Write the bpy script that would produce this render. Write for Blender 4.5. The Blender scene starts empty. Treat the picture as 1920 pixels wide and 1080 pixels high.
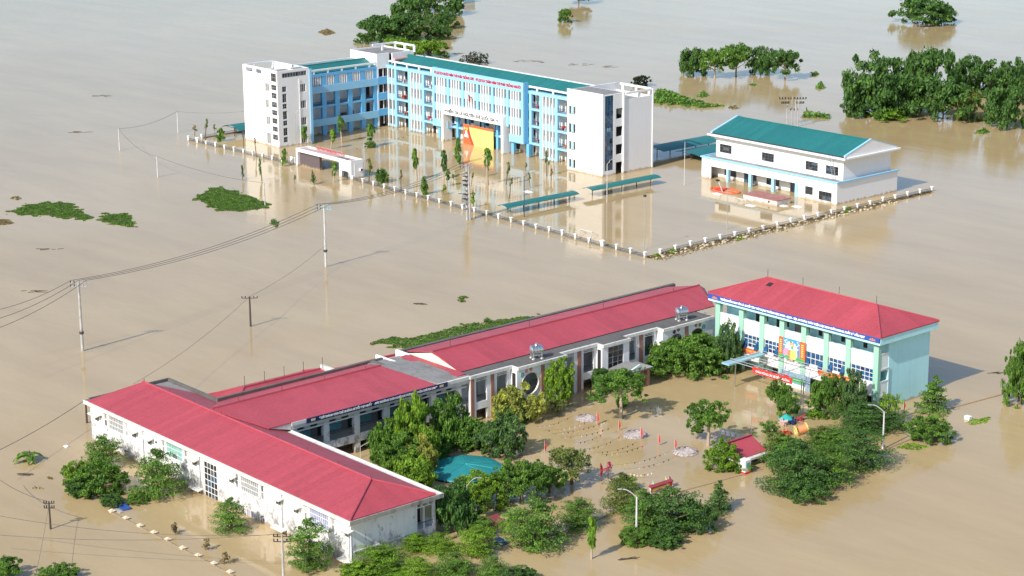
import bpy, math, random
from mathutils import Vector, Matrix
SC = bpy.context.scene
COL = SC.collection
R = random.Random(7)

# ------------------------------------------------------------------ camera
# world: X runs along the long facades, Y at right angles to them, Z up, flood level z = 0
CAMH = 85.0
FPX, PITCH, ROLL, YAW = 3828.5, math.radians(14.934), math.radians(-0.333), math.radians(-49.0)
def _cam_axes():
    c, s = math.cos(PITCH), math.sin(PITCH)
    rt, up, fw = Vector((1, 0, 0)), Vector((0, s, c)), Vector((0, c, -s))
    r2 = math.cos(ROLL) * rt + math.sin(ROLL) * up
    u2 = -math.sin(ROLL) * rt + math.cos(ROLL) * up
    U = Vector((math.cos(YAW), math.sin(YAW), 0)); V = Vector((-math.sin(YAW), math.cos(YAW), 0))
    w = lambda a: Vector((a.dot(U), a.dot(V), a.z))
    return w(r2), w(u2), w(fw)
CR, CU, CF = _cam_axes()
cam = bpy.data.objects.new('camera', bpy.data.cameras.new('camera')); COL.objects.link(cam)
cam.data.sensor_width = 36.0
cam.data.lens = FPX / 1920 * 36.0
cam.data.clip_start = 1.0; cam.data.clip_end = 9000.0
m = Matrix((CR, CU, -CF)).transposed().to_4x4(); m.translation = (0, 0, CAMH)
cam.matrix_world = m
SC.camera = cam

def at(x, y, z=0.0):
    """surveyed point: where the sight line of a measured photo point meets height z"""
    d = CR * ((x - 960) / FPX) + CU * ((540 - y) / FPX) + CF
    t = (z - CAMH) / d.z
    return Vector((d.x * t, d.y * t, z))
def height_at(p, y):
    lo, hi = -5.0, 60.0
    for _ in range(40):
        mid = (lo + hi) / 2
        q = Vector((p[0], p[1], mid - CAMH))
        if 540 - FPX * q.dot(CU) / q.dot(CF) > y: lo = mid
        else: hi = mid
    return lo
def px_size(p):
    q = Vector((p[0], p[1], -CAMH)); return q.dot(CF) / FPX      # metres per photo pixel there

# ------------------------------------------------------------------ light
SUN_EL, SUN_AZ = math.radians(37.0), math.radians(8.5)             # sun stands towards -Y, a little to +X
sdir = Vector((math.sin(SUN_AZ) * math.cos(SUN_EL), -math.cos(SUN_AZ) * math.cos(SUN_EL), math.sin(SUN_EL)))
sun = bpy.data.objects.new('sun', bpy.data.lights.new('sun', 'SUN')); COL.objects.link(sun)
sun.data.energy = 3.5; sun.data.angle = math.radians(0.55); sun.data.color = (1.0, 0.95, 0.87)
sun.rotation_euler = sdir.to_track_quat('Z', 'Y').to_euler()
world = bpy.data.worlds.new('World'); SC.world = world; world.use_nodes = True
wn, wl = world.node_tree.nodes, world.node_tree.links
sky = wn.new('ShaderNodeTexSky'); sky.sky_type = 'NISHITA'; sky.sun_disc = False
sky.sun_elevation = SUN_EL; sky.sun_rotation = math.atan2(sdir.x, sdir.y)
sky.altitude = 50; sky.air_density = 1.0; sky.dust_density = 1.6; sky.ozone_density = 3.0
bg = wn['Background']; bg.inputs[1].default_value = 0.125
wl.new(sky.outputs[0], bg.inputs[0])
SC.view_settings.view_transform = 'Standard'; SC.view_settings.look = 'None'
SC.view_settings.exposure = 0.57; SC.view_settings.gamma = 1.0
try: SC.view_settings.use_curve_mapping = False
except Exception: pass
SC.render.engine = 'CYCLES'
SC.cycles.max_bounces = 6; SC.cycles.diffuse_bounces = 3; SC.cycles.glossy_bounces = 3
SC.cycles.transmission_bounces = 3; SC.cycles.transparent_max_bounces = 6
SC.cycles.caustics_reflective = False; SC.cycles.caustics_refractive = False
SC.cycles.use_denoising = True

# ------------------------------------------------------------------ materials
MATS = {}
def nodes_of(name):
    mt = bpy.data.materials.new(name); mt.use_nodes = True
    n, l = mt.node_tree.nodes, mt.node_tree.links
    return mt, n, l, n['Principled BSDF']
def mapping(n, l, scale=(1, 1, 1), rot=0.0):
    g = n.new('ShaderNodeNewGeometry'); mp = n.new('ShaderNodeMapping'); mp.inputs['Scale'].default_value = scale; mp.inputs['Rotation'].default_value = (0, 0, rot)
    l.new(g.outputs['Position'], mp.inputs['Vector']); return mp.outputs[0]
def noise(n, l, vec, scale, detail=4, rough=0.6):
    t = n.new('ShaderNodeTexNoise'); t.inputs['Scale'].default_value = scale
    t.inputs['Detail'].default_value = detail; t.inputs['Roughness'].default_value = rough
    l.new(vec, t.inputs['Vector']); return t.outputs[0]
def ramp(n, l, fac, stops):
    r = n.new('ShaderNodeValToRGB'); e = r.color_ramp.elements
    while len(e) < len(stops): e.new(0.5)
    for k, (p, c) in enumerate(stops): e[k].position = p; e[k].color = (*c, 1) if len(c) == 3 else c
    l.new(fac, r.inputs[0]); return r.outputs[0]
def mixc(n, l, fac, a, b, mode='MIX'):
    x = n.new('ShaderNodeMix'); x.data_type = 'RGBA'; x.blend_type = mode
    if isinstance(fac, (int, float)): x.inputs[0].default_value = fac
    else: l.new(fac, x.inputs[0])
    for i, c in ((6, a), (7, b)):
        if isinstance(c, tuple): x.inputs[i].default_value = (*c, 1)
        else: l.new(c, x.inputs[i])
    return x.outputs[2]
def bump(n, l, b, h, strength, dist):
    k = n.new('ShaderNodeBump'); k.inputs['Strength'].default_value = strength; k.inputs['Distance'].default_value = dist
    l.new(h, k.inputs['Height']); l.new(k.outputs[0], b.inputs['Normal'])
def plain(name, c, rough=0.6, metal=0.0, vary=0.12, scale=1.3):
    mt, n, l, b = nodes_of(name)
    f = noise(n, l, mapping(n, l), scale)
    lo = tuple(x * (1 - vary) for x in c); hi = tuple(min(1, x * (1 + vary * 0.6)) for x in c)
    l.new(ramp(n, l, f, [(0.3, lo), (0.7, hi)]), b.inputs['Base Color'])
    b.inputs['Roughness'].default_value = rough; b.inputs['Metallic'].default_value = metal
    MATS[name] = mt; return mt
def plaster(name, c, dirt=(0.45, 0.43, 0.4), amount=0.25, base_dirt=0.0, relief=0.15):
    """painted render with rain streaks and stains"""
    mt, n, l, b = nodes_of(name)
    st = noise(n, l, mapping(n, l, (1.6, 1.6, 0.13)), 1.0, 5, 0.65)
    bl = noise(n, l, mapping(n, l), 0.45, 6, 0.65)
    f1 = ramp(n, l, st, [(0.50, (0, 0, 0)), (0.78, (1, 1, 1))])
    f2 = ramp(n, l, bl, [(0.48, (0, 0, 0)), (0.8, (1, 1, 1))])
    mu = n.new('ShaderNodeMath'); mu.operation = 'ADD'; l.new(f1, mu.inputs[0]); l.new(f2, mu.inputs[1])
    m2 = n.new('ShaderNodeMath'); m2.operation = 'MULTIPLY'; m2.use_clamp = True; l.new(mu.outputs[0], m2.inputs[0]); m2.inputs[1].default_value = amount
    colr = mixc(n, l, m2.outputs[0], c, dirt)
    if base_dirt:                                    # mould and flaked paint in patches, heavier low on the wall
        g = n.new('ShaderNodeNewGeometry'); sx = n.new('ShaderNodeSeparateXYZ'); l.new(g.outputs['Position'], sx.inputs[0])
        hz = n.new('ShaderNodeMapRange'); hz.inputs[1].default_value = 4.2; hz.inputs[2].default_value = 0.2
        hz.inputs[3].default_value = -0.13; hz.inputs[4].default_value = 0.07; l.new(sx.outputs[2], hz.inputs[0])
        bn = noise(n, l, mapping(n, l, (1, 1, 0.7)), 1.1, 9, 0.72)
        ad = n.new('ShaderNodeMath'); ad.operation = 'ADD'; l.new(bn, ad.inputs[0]); l.new(hz.outputs[0], ad.inputs[1])
        fk = ramp(n, l, ad.outputs[0], [(0.47, (0, 0, 0)), (0.54, (base_dirt * 0.6,) * 3), (0.64, (base_dirt,) * 3)])
        colr = mixc(n, l, fk, colr, (0.16, 0.15, 0.15))
    gt = n.new('ShaderNodeNewGeometry'); st2 = n.new('ShaderNodeSeparateXYZ'); l.new(gt.outputs['Position'], st2.inputs[0])
    tm = n.new('ShaderNodeMapRange'); tm.inputs[1].default_value = 0.85; tm.inputs[2].default_value = 0.1; tm.inputs[3].default_value = -0.25; tm.inputs[4].default_value = 0.28; l.new(st2.outputs[2], tm.inputs[0])
    tn = noise(n, l, mapping(n, l, (1, 1, 0.25)), 1.4, 4, 0.6); ta = n.new('ShaderNodeMath'); ta.operation = 'ADD'; l.new(tn, ta.inputs[0]); l.new(tm.outputs[0], ta.inputs[1])
    colr = mixc(n, l, ramp(n, l, ta.outputs[0], [(0.55, (0, 0, 0)), (0.75, (0.75, 0.75, 0.75))]), colr, (0.36, 0.27, 0.17))
    l.new(colr, b.inputs['Base Color']); b.inputs['Roughness'].default_value = 0.75
    bump(n, l, b, noise(n, l, mapping(n, l), 6, 3), relief, 0.02)
    MATS[name] = mt; return mt
def sheet_roof(name, c, axis, stripe=1.05, fade=0.06, lap=None):
    """profiled steel sheets running down the slope; neighbouring sheets weathered a little differently"""
    mt, n, l, b = nodes_of(name)
    g = n.new('ShaderNodeNewGeometry'); sx = n.new('ShaderNodeSeparateXYZ'); l.new(g.outputs['Position'], sx.inputs[0])
    oi = n.new('ShaderNodeObjectInfo')
    big = noise(n, l, mapping(n, l), 0.16, 5, 0.6)
    fine = noise(n, l, mapping(n, l), 2.2, 5, 0.7)
    a = mixc(n, l, oi.outputs['Random'], tuple(x * (1 - fade) for x in c), tuple(min(1, x * (1 + fade)) for x in c))
    w = ramp(n, l, big, [(0.3, (0.93, 0.93, 0.93)), (0.7, (1.04, 1.03, 1.03))])
    a = mixc(n, l, 1.0, a, w, 'MULTIPLY')
    d = ramp(n, l, fine, [(0.40, (0.9, 0.9, 0.9)), (0.62, (1.03, 1.03, 1.03))])
    a = mixc(n, l, 1.0, a, d, 'MULTIPLY')
    l.new(a, b.inputs['Base Color']); b.inputs['Roughness'].default_value = 0.5
    b.inputs['Specular IOR Level'].default_value = 0.35
    wv = n.new('ShaderNodeMath'); wv.operation = 'MULTIPLY'; l.new(sx.outputs[axis], wv.inputs[0]); wv.inputs[1].default_value = 2 * math.pi / (stripe / 4)
    sn = n.new('ShaderNodeMath'); sn.operation = 'SINE'; l.new(wv.outputs[0], sn.inputs[0])
    bump(n, l, b, sn.outputs[0], 0.35, 0.03)
    MATS[name] = mt; return mt
def leaf(name, c, vary=0.45):
    mt, n, l, b = nodes_of(name)
    g = n.new('ShaderNodeNewGeometry')
    f = noise(n, l, mapping(n, l), 0.8, 4)
    dk = tuple(x * (1 - vary) for x in c); lt = (min(1, c[0] * (1 + vary * 1.1)), min(1, c[1] * (1 + vary * 0.8)), c[2])
    col = ramp(n, l, f, [(0.32, dk), (0.66, lt)])
    ri = ramp(n, l, g.outputs['Random Per Island'], [(0.0, (0.62, 0.66, 0.7)), (0.55, (1, 1, 1)), (1.0, (1.5, 1.32, 1.05))])
    col = mixc(n, l, 1.0, col, ri, 'MULTIPLY')
    l.new(col, b.inputs['Base Color']); b.inputs['Roughness'].default_value = 0.62
    b.inputs['Specular IOR Level'].default_value = 0.3
    tr = n.new('ShaderNodeBsdfTranslucent'); l.new(col, tr.inputs[0])
    mx = n.new('ShaderNodeMixShader'); mx.inputs[0].default_value = 0.42
    l.new(b.outputs[0], mx.inputs[1]); l.new(tr.outputs[0], mx.inputs[2]); l.new(mx.outputs[0], n['Material Output'].inputs[0])
    MATS[name] = mt; return mt

def water_mat():
    mt, n, l, b = nodes_of('muddy_water')
    big = noise(n, l, mapping(n, l, (1, 1, 1)), 0.012, 4, 0.55)
    med = noise(n, l, mapping(n, l, (0.22, 1.0, 1), math.radians(-40)), 0.12, 7, 0.68)
    c = ramp(n, l, big, [(0.32, (0.415, 0.302, 0.150)), (0.7, (0.470, 0.356, 0.195))])
    c2 = ramp(n, l, med, [(0.33, (0.90, 0.89, 0.88)), (0.67, (1.05, 1.05, 1.06))])
    l.new(mixc(n, l, 1.0, c, c2, 'MULTIPLY'), b.inputs['Base Color'])
    b.inputs['IOR'].default_value = 1.33; b.inputs['Specular IOR Level'].default_value = 0.52
    patch = noise(n, l, mapping(n, l), 0.03, 3, 0.5)
    rr = n.new('ShaderNodeMapRange'); rr.inputs[1].default_value = 0.35; rr.inputs[2].default_value = 0.65
    rr.inputs[3].default_value = 0.02; rr.inputs[4].default_value = 0.07; l.new(patch, rr.inputs[0]); l.new(rr.outputs[0], b.inputs['Roughness'])
    # wind ripples lie across the current; weaker in the sheltered yards
    W = math.radians(-48.0)
    r1 = noise(n, l, mapping(n, l, (0.30, 1.25, 1), W), 0.85, 4, 0.6)
    r2 = noise(n, l, mapping(n, l, (0.6, 1.2, 1), W), 3.0, 2, 0.5)
    ad = n.new('ShaderNodeMath'); ad.operation = 'MULTIPLY_ADD'; l.new(r2, ad.inputs[0]); ad.inputs[1].default_value = 0.22; l.new(r1, ad.inputs[2])
    def mth(op, a, b_=None, clamp=False):
        k = n.new('ShaderNodeMath'); k.operation = op; k.use_clamp = clamp
        for i, q in enumerate((a, b_)):
            if q is None: continue
            if isinstance(q, (int, float)): k.inputs[i].default_value = q
            else: l.new(q, k.inputs[i])
        return k.outputs[0]
    gp = n.new('ShaderNodeNewGeometry'); sp_ = n.new('ShaderNodeSeparateXYZ'); l.new(gp.outputs['Position'], sp_.inputs[0])
    calm = None                                                    # walled yards keep the wind off: calmer, glassier water
    for cx, hx, cy, hy in ((-176, 19, 168, 36), (-312, 74, 262, 24), (-192, 32, 112, 9)):
        fx = mth('DIVIDE', mth('SUBTRACT', hx, mth('ABSOLUTE', mth('SUBTRACT', sp_.outputs[0], cx))), 6.0, True)
        fy = mth('DIVIDE', mth('SUBTRACT', hy, mth('ABSOLUTE', mth('SUBTRACT', sp_.outputs[1], cy))), 6.0, True)
        k = mth('MULTIPLY', fx, fy); calm = k if calm is None else mth('MAXIMUM', calm, k)
    calm = mth('SUBTRACT', 1.0, mth('MULTIPLY', calm, 0.62))
    l.new(mth('MULTIPLY', rr.outputs[0], calm), b.inputs['Roughness'])
    pm = n.new('ShaderNodeMapRange'); pm.inputs[1].default_value = 0.36; pm.inputs[2].default_value = 0.66; pm.inputs[3].default_value = 0.35; pm.inputs[4].default_value = 1.9; l.new(patch, pm.inputs[0])
    hm = n.new('ShaderNodeMath'); hm.operation = 'MULTIPLY'; l.new(ad.outputs[0], hm.inputs[0]); l.new(mth('MULTIPLY', pm.outputs[0], calm), hm.inputs[1])
    bump(n, l, b, hm.outputs[0], 0.15, 0.17)
    MATS['water'] = mt; return mt
water_mat()
plaster('white', (0.80, 0.80, 0.79), (0.55, 0.54, 0.52), 0.12)
plaster('old_white', (0.80, 0.79, 0.76), (0.42, 0.41, 0.39), 0.34, base_dirt=0.85)
plaster('grimy_white', (0.66, 0.65, 0.60), (0.25, 0.24, 0.22), 0.5)
plaster('corridor', (0.85, 0.81, 0.77), (0.4, 0.38, 0.36), 0.2)
plaster('blue', (0.13, 0.43, 0.72), (0.3, 0.42, 0.5), 0.18)  # school blue deepened for faces out of the sun; shade put into the colour
plaster('light_blue', (0.27, 0.55, 0.75), (0.4, 0.5, 0.55), 0.15)
plaster('aqua', (0.47, 0.82, 0.86), (0.3, 0.42, 0.44), 0.25)
plaster('pale_aqua', (0.76, 0.82, 0.80), (0.5, 0.55, 0.55), 0.14)
plaster('mint', (0.30, 0.55, 0.42), (0.35, 0.45, 0.4), 0.2)
plaster('cream', (0.80, 0.74, 0.58), (0.25, 0.25, 0.22), 0.45)
plaster('concrete', (0.25, 0.24, 0.225), (0.11, 0.105, 0.10), 0.75)
plaster('dark_concrete', (0.13, 0.122, 0.11), (0.07, 0.065, 0.06), 0.8)
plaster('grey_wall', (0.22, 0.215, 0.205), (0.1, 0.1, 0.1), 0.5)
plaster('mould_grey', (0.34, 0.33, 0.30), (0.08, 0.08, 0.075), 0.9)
plaster('brick_red', (0.36, 0.17, 0.125), (0.2, 0.12, 0.1), 0.4)
plaster('plum', (0.11, 0.085, 0.09), (0.1, 0.08, 0.08), 0.4)
plaster('rust_top', (0.34, 0.13, 0.11), (0.45, 0.32, 0.28), 0.5)
plaster('pinkish', (0.50, 0.34, 0.31), (0.3, 0.25, 0.24), 0.5)
sheet_roof('red_roof_x', (0.42, 0.068, 0.085), 0)
sheet_roof('red_roof_y', (0.42, 0.068, 0.085), 1)
sheet_roof('red_roof_d', (0.50, 0.055, 0.08), 0)
sheet_roof('teal_roof', (0.020, 0.165, 0.160), 0, fade=0.07)
plain('red_cap', (0.38, 0.062, 0.085), 0.5)
plain('dark_red', (0.30, 0.05, 0.06), 0.5)
plain('glass', (0.030, 0.034, 0.040), 0.08, vary=0.4)
plain('glass_grey', (0.11, 0.115, 0.12), 0.12, vary=0.4)
plain('glass_blue', (0.05, 0.10, 0.17), 0.08, vary=0.4)
plain('curtain', (0.45, 0.44, 0.42), 0.6, vary=0.3)
plain('blue_glass', (0.05, 0.13, 0.24), 0.06, vary=0.5, scale=0.8)
plain('blue_pane', (0.02, 0.09, 0.22), 0.15, vary=0.6, scale=2)
plain('green_pane', (0.25, 0.48, 0.42), 0.2, vary=0.2)
plain('grey_pane', (0.28, 0.29, 0.29), 0.2, vary=0.35, scale=1.7)
plain('lilac_pane', (0.30, 0.33, 0.50), 0.2, vary=0.3)
plain('frame_white', (0.78, 0.78, 0.77), 0.5)
plain('frame_dark', (0.10, 0.105, 0.11), 0.5)
plain('sky_shutter', (0.34, 0.62, 0.82), 0.5)
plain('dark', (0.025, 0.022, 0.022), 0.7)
plain('maroon', (0.10, 0.035, 0.035), 0.6)
plain('steel', (0.62, 0.64, 0.66), 0.28, 0.9, vary=0.1)
plain('galv', (0.45, 0.47, 0.48), 0.5, 0.5)
plain('aqua_steel', (0.28, 0.50, 0.55), 0.5)
plain('pole_white', (0.55, 0.55, 0.54), 0.6)
plain('pole_concrete', (0.42, 0.41, 0.39), 0.8, vary=0.25)
plain('pole_dark', (0.07, 0.055, 0.045), 0.8, vary=0.3)
plain('fence_grey', (0.15, 0.147, 0.14), 0.8, vary=0.3)
plain('iron', (0.05, 0.05, 0.055), 0.6)
plain('wire', (0.09, 0.08, 0.08), 0.6)
plain('bark', (0.16, 0.12, 0.085), 0.9, vary=0.35)
plain('pale_bark', (0.42, 0.34, 0.25), 0.9, vary=0.25)
plain('red_paint', (0.62, 0.03, 0.03), 0.5)
plain('sign_red', (0.58, 0.04, 0.07), 0.5)
plain('letter_red', (0.45, 0.012, 0.04), 0.5)
plain('flag_red', (0.58, 0.04, 0.035), 0.6)
plain('orange', (0.66, 0.24, 0.10), 0.5)
plain('orange_red', (0.75, 0.13, 0.05), 0.5)
plain('yellow', (0.75, 0.58, 0.15), 0.5)
plain('pale_yellow', (0.84, 0.72, 0.20), 0.5)
plain('navy', (0.018, 0.028, 0.10), 0.4)
plain('sign_blue', (0.035, 0.085, 0.34), 0.4)
plain('text_white', (0.82, 0.82, 0.82), 0.5)
plain('text_grey', (0.10, 0.11, 0.12), 0.5)
plain('teal_canvas', (0.02, 0.23, 0.24), 0.55, vary=0.12, scale=0.4)
plain('turquoise', (0.03, 0.40, 0.36), 0.5)
plain('pink', (0.75, 0.30, 0.42), 0.6)
plain('purple', (0.14, 0.02, 0.10), 0.6)
plain('mintgreen', (0.35, 0.72, 0.52), 0.6)
plain('magenta', (0.40, 0.03, 0.09), 0.6)
plain('thatch', (0.46, 0.40, 0.38), 0.95, vary=0.4, scale=4)
plain('sand', (0.62, 0.52, 0.36), 0.8)
plain('tarp_blue', (0.03, 0.08, 0.30), 0.4)
plain('mural_sky', (0.05, 0.30, 0.62), 0.5)
plain('mural_pale', (0.62, 0.82, 0.80), 0.5)
plain('leafgreen_paint', (0.05, 0.40, 0.10), 0.5)
plain('skin_paint', (0.65, 0.36, 0.22), 0.5)
plain('chalk_teal', (0.16, 0.42, 0.42), 0.5, vary=0.3, scale=3)
plain('chalk_blue', (0.25, 0.36, 0.46), 0.5, vary=0.4, scale=3)
leaf('leaf_bright', (0.198, 0.368, 0.047))
leaf('leaf_lime', (0.156, 0.314, 0.037))
leaf('leaf_yellow', (0.338, 0.400, 0.106))
leaf('leaf_mid', (0.126, 0.271, 0.052))
leaf('leaf_dark', (0.084, 0.198, 0.055))
leaf('leaf_deep', (0.063, 0.153, 0.061))
leaf('leaf_blue', (0.109, 0.219, 0.088))
leaf('leaf_olive', (0.157, 0.221, 0.063))
leaf('leaf_dry', (0.242, 0.209, 0.121))
leaf('leaf_weed', (0.085, 0.200, 0.034))
leaf('leaf_black', (0.029, 0.054, 0.028))
leaf('leaf_debris', (0.192, 0.168, 0.108), 0.7)

# ------------------------------------------------------------------ builders
ORG = {}
class MB:
    def __init__(s): s.v = []; s.f = []
    def add(s, vs, fs):
        o = len(s.v); s.v += [tuple(p) for p in vs]; s.f += [tuple(i + o for i in f) for f in fs]; return s
    def quad(s, *p): return s.add(p, [tuple(range(len(p)))])
    def box(s, x0, x1, y0, y1, z0, z1):
        v = [(x, y, z) for z in (z0, z1) for y in (y0, y1) for x in (x0, x1)]
        return s.add(v, [(0, 2, 3, 1), (4, 5, 7, 6), (0, 1, 5, 4), (2, 6, 7, 3), (0, 4, 6, 2), (1, 3, 7, 5)])
    def tube(s, p, q, r0, r1=None, n=7, caps=True):
        p, q = Vector(p), Vector(q); r1 = r0 if r1 is None else r1
        d = (q - p).normalized(); a = d.orthogonal().normalized(); b = d.cross(a)
        v = []
        for c, r in ((p, r0), (q, r1)):
            for k in range(n):
                t = 2 * math.pi * k / n; v.append(c + (a * math.cos(t) + b * math.sin(t)) * r)
        f = [(k, (k + 1) % n, n + (k + 1) % n, n + k) for k in range(n)]
        if caps: f += [tuple(range(n - 1, -1, -1)), tuple(range(n, 2 * n))]
        return s.add(v, f)
    def path(s, pts, r, n=5):
        for i in range(len(pts) - 1): s.tube(pts[i], pts[i + 1], r, r, n)
        return s
    def prism(s, top, h):
        """slab of thickness h under a planar polygon"""
        k = len(top); b = [(p[0], p[1], p[2] - h) for p in top]
        f = [tuple(range(k)), tuple(range(2 * k - 1, k - 1, -1))]
        f += [(i, k + i, k + (i + 1) % k, (i + 1) % k) for i in range(k)]
        return s.add(list(top) + b, f)
    def lathe(s, c, prof, n=16):
        v = []; f = []
        for r, z in prof:
            for k in range(n):
                t = 2 * math.pi * k / n; v.append((c[0] + r * math.cos(t), c[1] + r * math.sin(t), c[2] + z))
        for i in range(len(prof) - 1):
            for k in range(n): f.append((i * n + k, i * n + (k + 1) % n, (i + 1) * n + (k + 1) % n, (i + 1) * n + k))
        f.append(tuple(range(n - 1, -1, -1))); f.append(tuple((len(prof) - 1) * n + k for k in range(n)))
        return s.add(v, f)
    def wall(s, P, a0, a1, z0, z1, t, holes=()):
        """wall of thickness t in plane P with real openings"""
        A = sorted({a0, a1, *[min(max(h[i], a0), a1) for h in holes for i in (0, 1)]})
        Z = sorted({z0, z1, *[min(max(h[i], z0), z1) for h in holes for i in (2, 3)]})
        def solid(i, j):
            if not (0 <= i < len(A) - 1 and 0 <= j < len(Z) - 1): return False
            x, y = (A[i] + A[i + 1]) / 2, (Z[j] + Z[j + 1]) / 2
            return not any(h[0] < x < h[1] and h[2] < y < h[3] for h in holes)
        for i in range(len(A) - 1):
            for j in range(len(Z) - 1):
                if not solid(i, j): continue
                p, q, y, w = A[i], A[i + 1], Z[j], Z[j + 1]
                s.quad(P(p, y, 0), P(q, y, 0), P(q, w, 0), P(p, w, 0))
                s.quad(P(q, y, t), P(p, y, t), P(p, w, t), P(q, w, t))
                if not solid(i - 1, j): s.quad(P(p, y, t), P(p, y, 0), P(p, w, 0), P(p, w, t))
                if not solid(i + 1, j): s.quad(P(q, y, 0), P(q, y, t), P(q, w, t), P(q, w, 0))
                if not solid(i, j - 1): s.quad(P(p, y, t), P(q, y, t), P(q, y, 0), P(p, y, 0))
                if not solid(i, j + 1): s.quad(P(p, w, 0), P(q, w, 0), P(q, w, t), P(p, w, t))
        return s
    def pbox(s, P, a0, a1, z0, z1, d0, d1):
        p, q = P(a0, z0, d0), P(a1, z1, d1)
        return s.box(*sorted((p[0], q[0])), *sorted((p[1], q[1])), *sorted((p[2], q[2])))
    def mesh(s, name, mat, off=(0, 0, 0), smooth=False):
        me = bpy.data.meshes.new(name)
        me.from_pydata([(x - off[0], y - off[1], z - off[2]) for x, y, z in s.v], [], s.f)
        if smooth: me.polygons.foreach_set('use_smooth', [True] * len(me.polygons))
        me.materials.append(MATS[mat]); me.update(); return me
    def build(s, name, mat, parent=None, smooth=False, local=False):
        off = (0, 0, 0) if local else (origin(parent) if parent else (0, 0, 0))
        o = bpy.data.objects.new(name, s.mesh(name, mat, off, smooth)); COL.objects.link(o)
        if parent: o.parent = parent; ORG[o.name] = origin(parent)
        if name in ('lettering', 'baluster', 'railing', 'seam', 'pennant', 'thatch', 'ornament', 'motif', 'truss', 'letter_rack', 'stained_roofing'): o['kind'] = 'stuff'
        return o
    def thing(s, name, mat, loc, smooth=False):
        """a thing that is one mesh, its origin at loc"""
        o = bpy.data.objects.new(name, s.mesh(name, mat, loc, smooth)); COL.objects.link(o)
        o.location = loc; ORG[o.name] = tuple(loc); return o
def origin(o): return ORG.get(o.name, (0, 0, 0))
def PV(v0): return lambda a, z, d: (a, v0 + d, z)       # facade looking to -Y, a runs along X
def PU(u0): return lambda a, z, d: (u0 - d, a, z)       # facade looking to +X, a runs along Y
def tag(o, label=None, cat=None, group=None, kind=None):
    if label: o['label'] = label
    if cat: o['category'] = cat
    if group: o['group'] = group
    if kind: o['kind'] = kind
    return o
def thing(name, loc, label, cat, group=None):
    o = bpy.data.objects.new(name, None); COL.objects.link(o); o.location = loc; o.empty_display_size = 0.5
    ORG[o.name] = tuple(loc); return tag(o, label, cat, group)
_CUBE = {}
def part(name, parent, x0, x1, y0, y1, z0, z1, mat):
    """box-shaped part; alike parts share one mesh"""
    if x0 > x1: x0, x1 = x1, x0
    if y0 > y1: y0, y1 = y1, y0
    k = (name, mat, round(x1 - x0, 3), round(y1 - y0, 3), round(z1 - z0, 3))
    if k not in _CUBE: _CUBE[k] = MB().box(0, x1 - x0, 0, y1 - y0, 0, z1 - z0).mesh(name, mat)
    o = bpy.data.objects.new(name, _CUBE[k]); COL.objects.link(o); o.parent = parent
    g = origin(parent); o.location = (x0 - g[0], y0 - g[1], z0 - g[2]); ORG[o.name] = (x0, y0, z0); return o
def ppart(name, parent, P, a0, a1, z0, z1, d0, d1, mat):
    p, q = P(a0, z0, d0), P(a1, z1, d1)
    return part(name, parent, p[0], q[0], p[1], q[1], z0, z1, mat)
_WIN = {}; _PANE = {}
ALT = {'glass': ['glass_grey', 'dark', 'glass_blue'], 'blue_pane': ['glass_blue', 'navy', 'blue_glass'], 'blue_glass': ['blue_pane', 'glass_blue', 'glass'], 'grey_pane': ['glass_grey', 'curtain'], 'green_pane': ['glass_grey', 'green_pane'], 'lilac_pane': ['curtain', 'glass_grey']}
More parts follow.
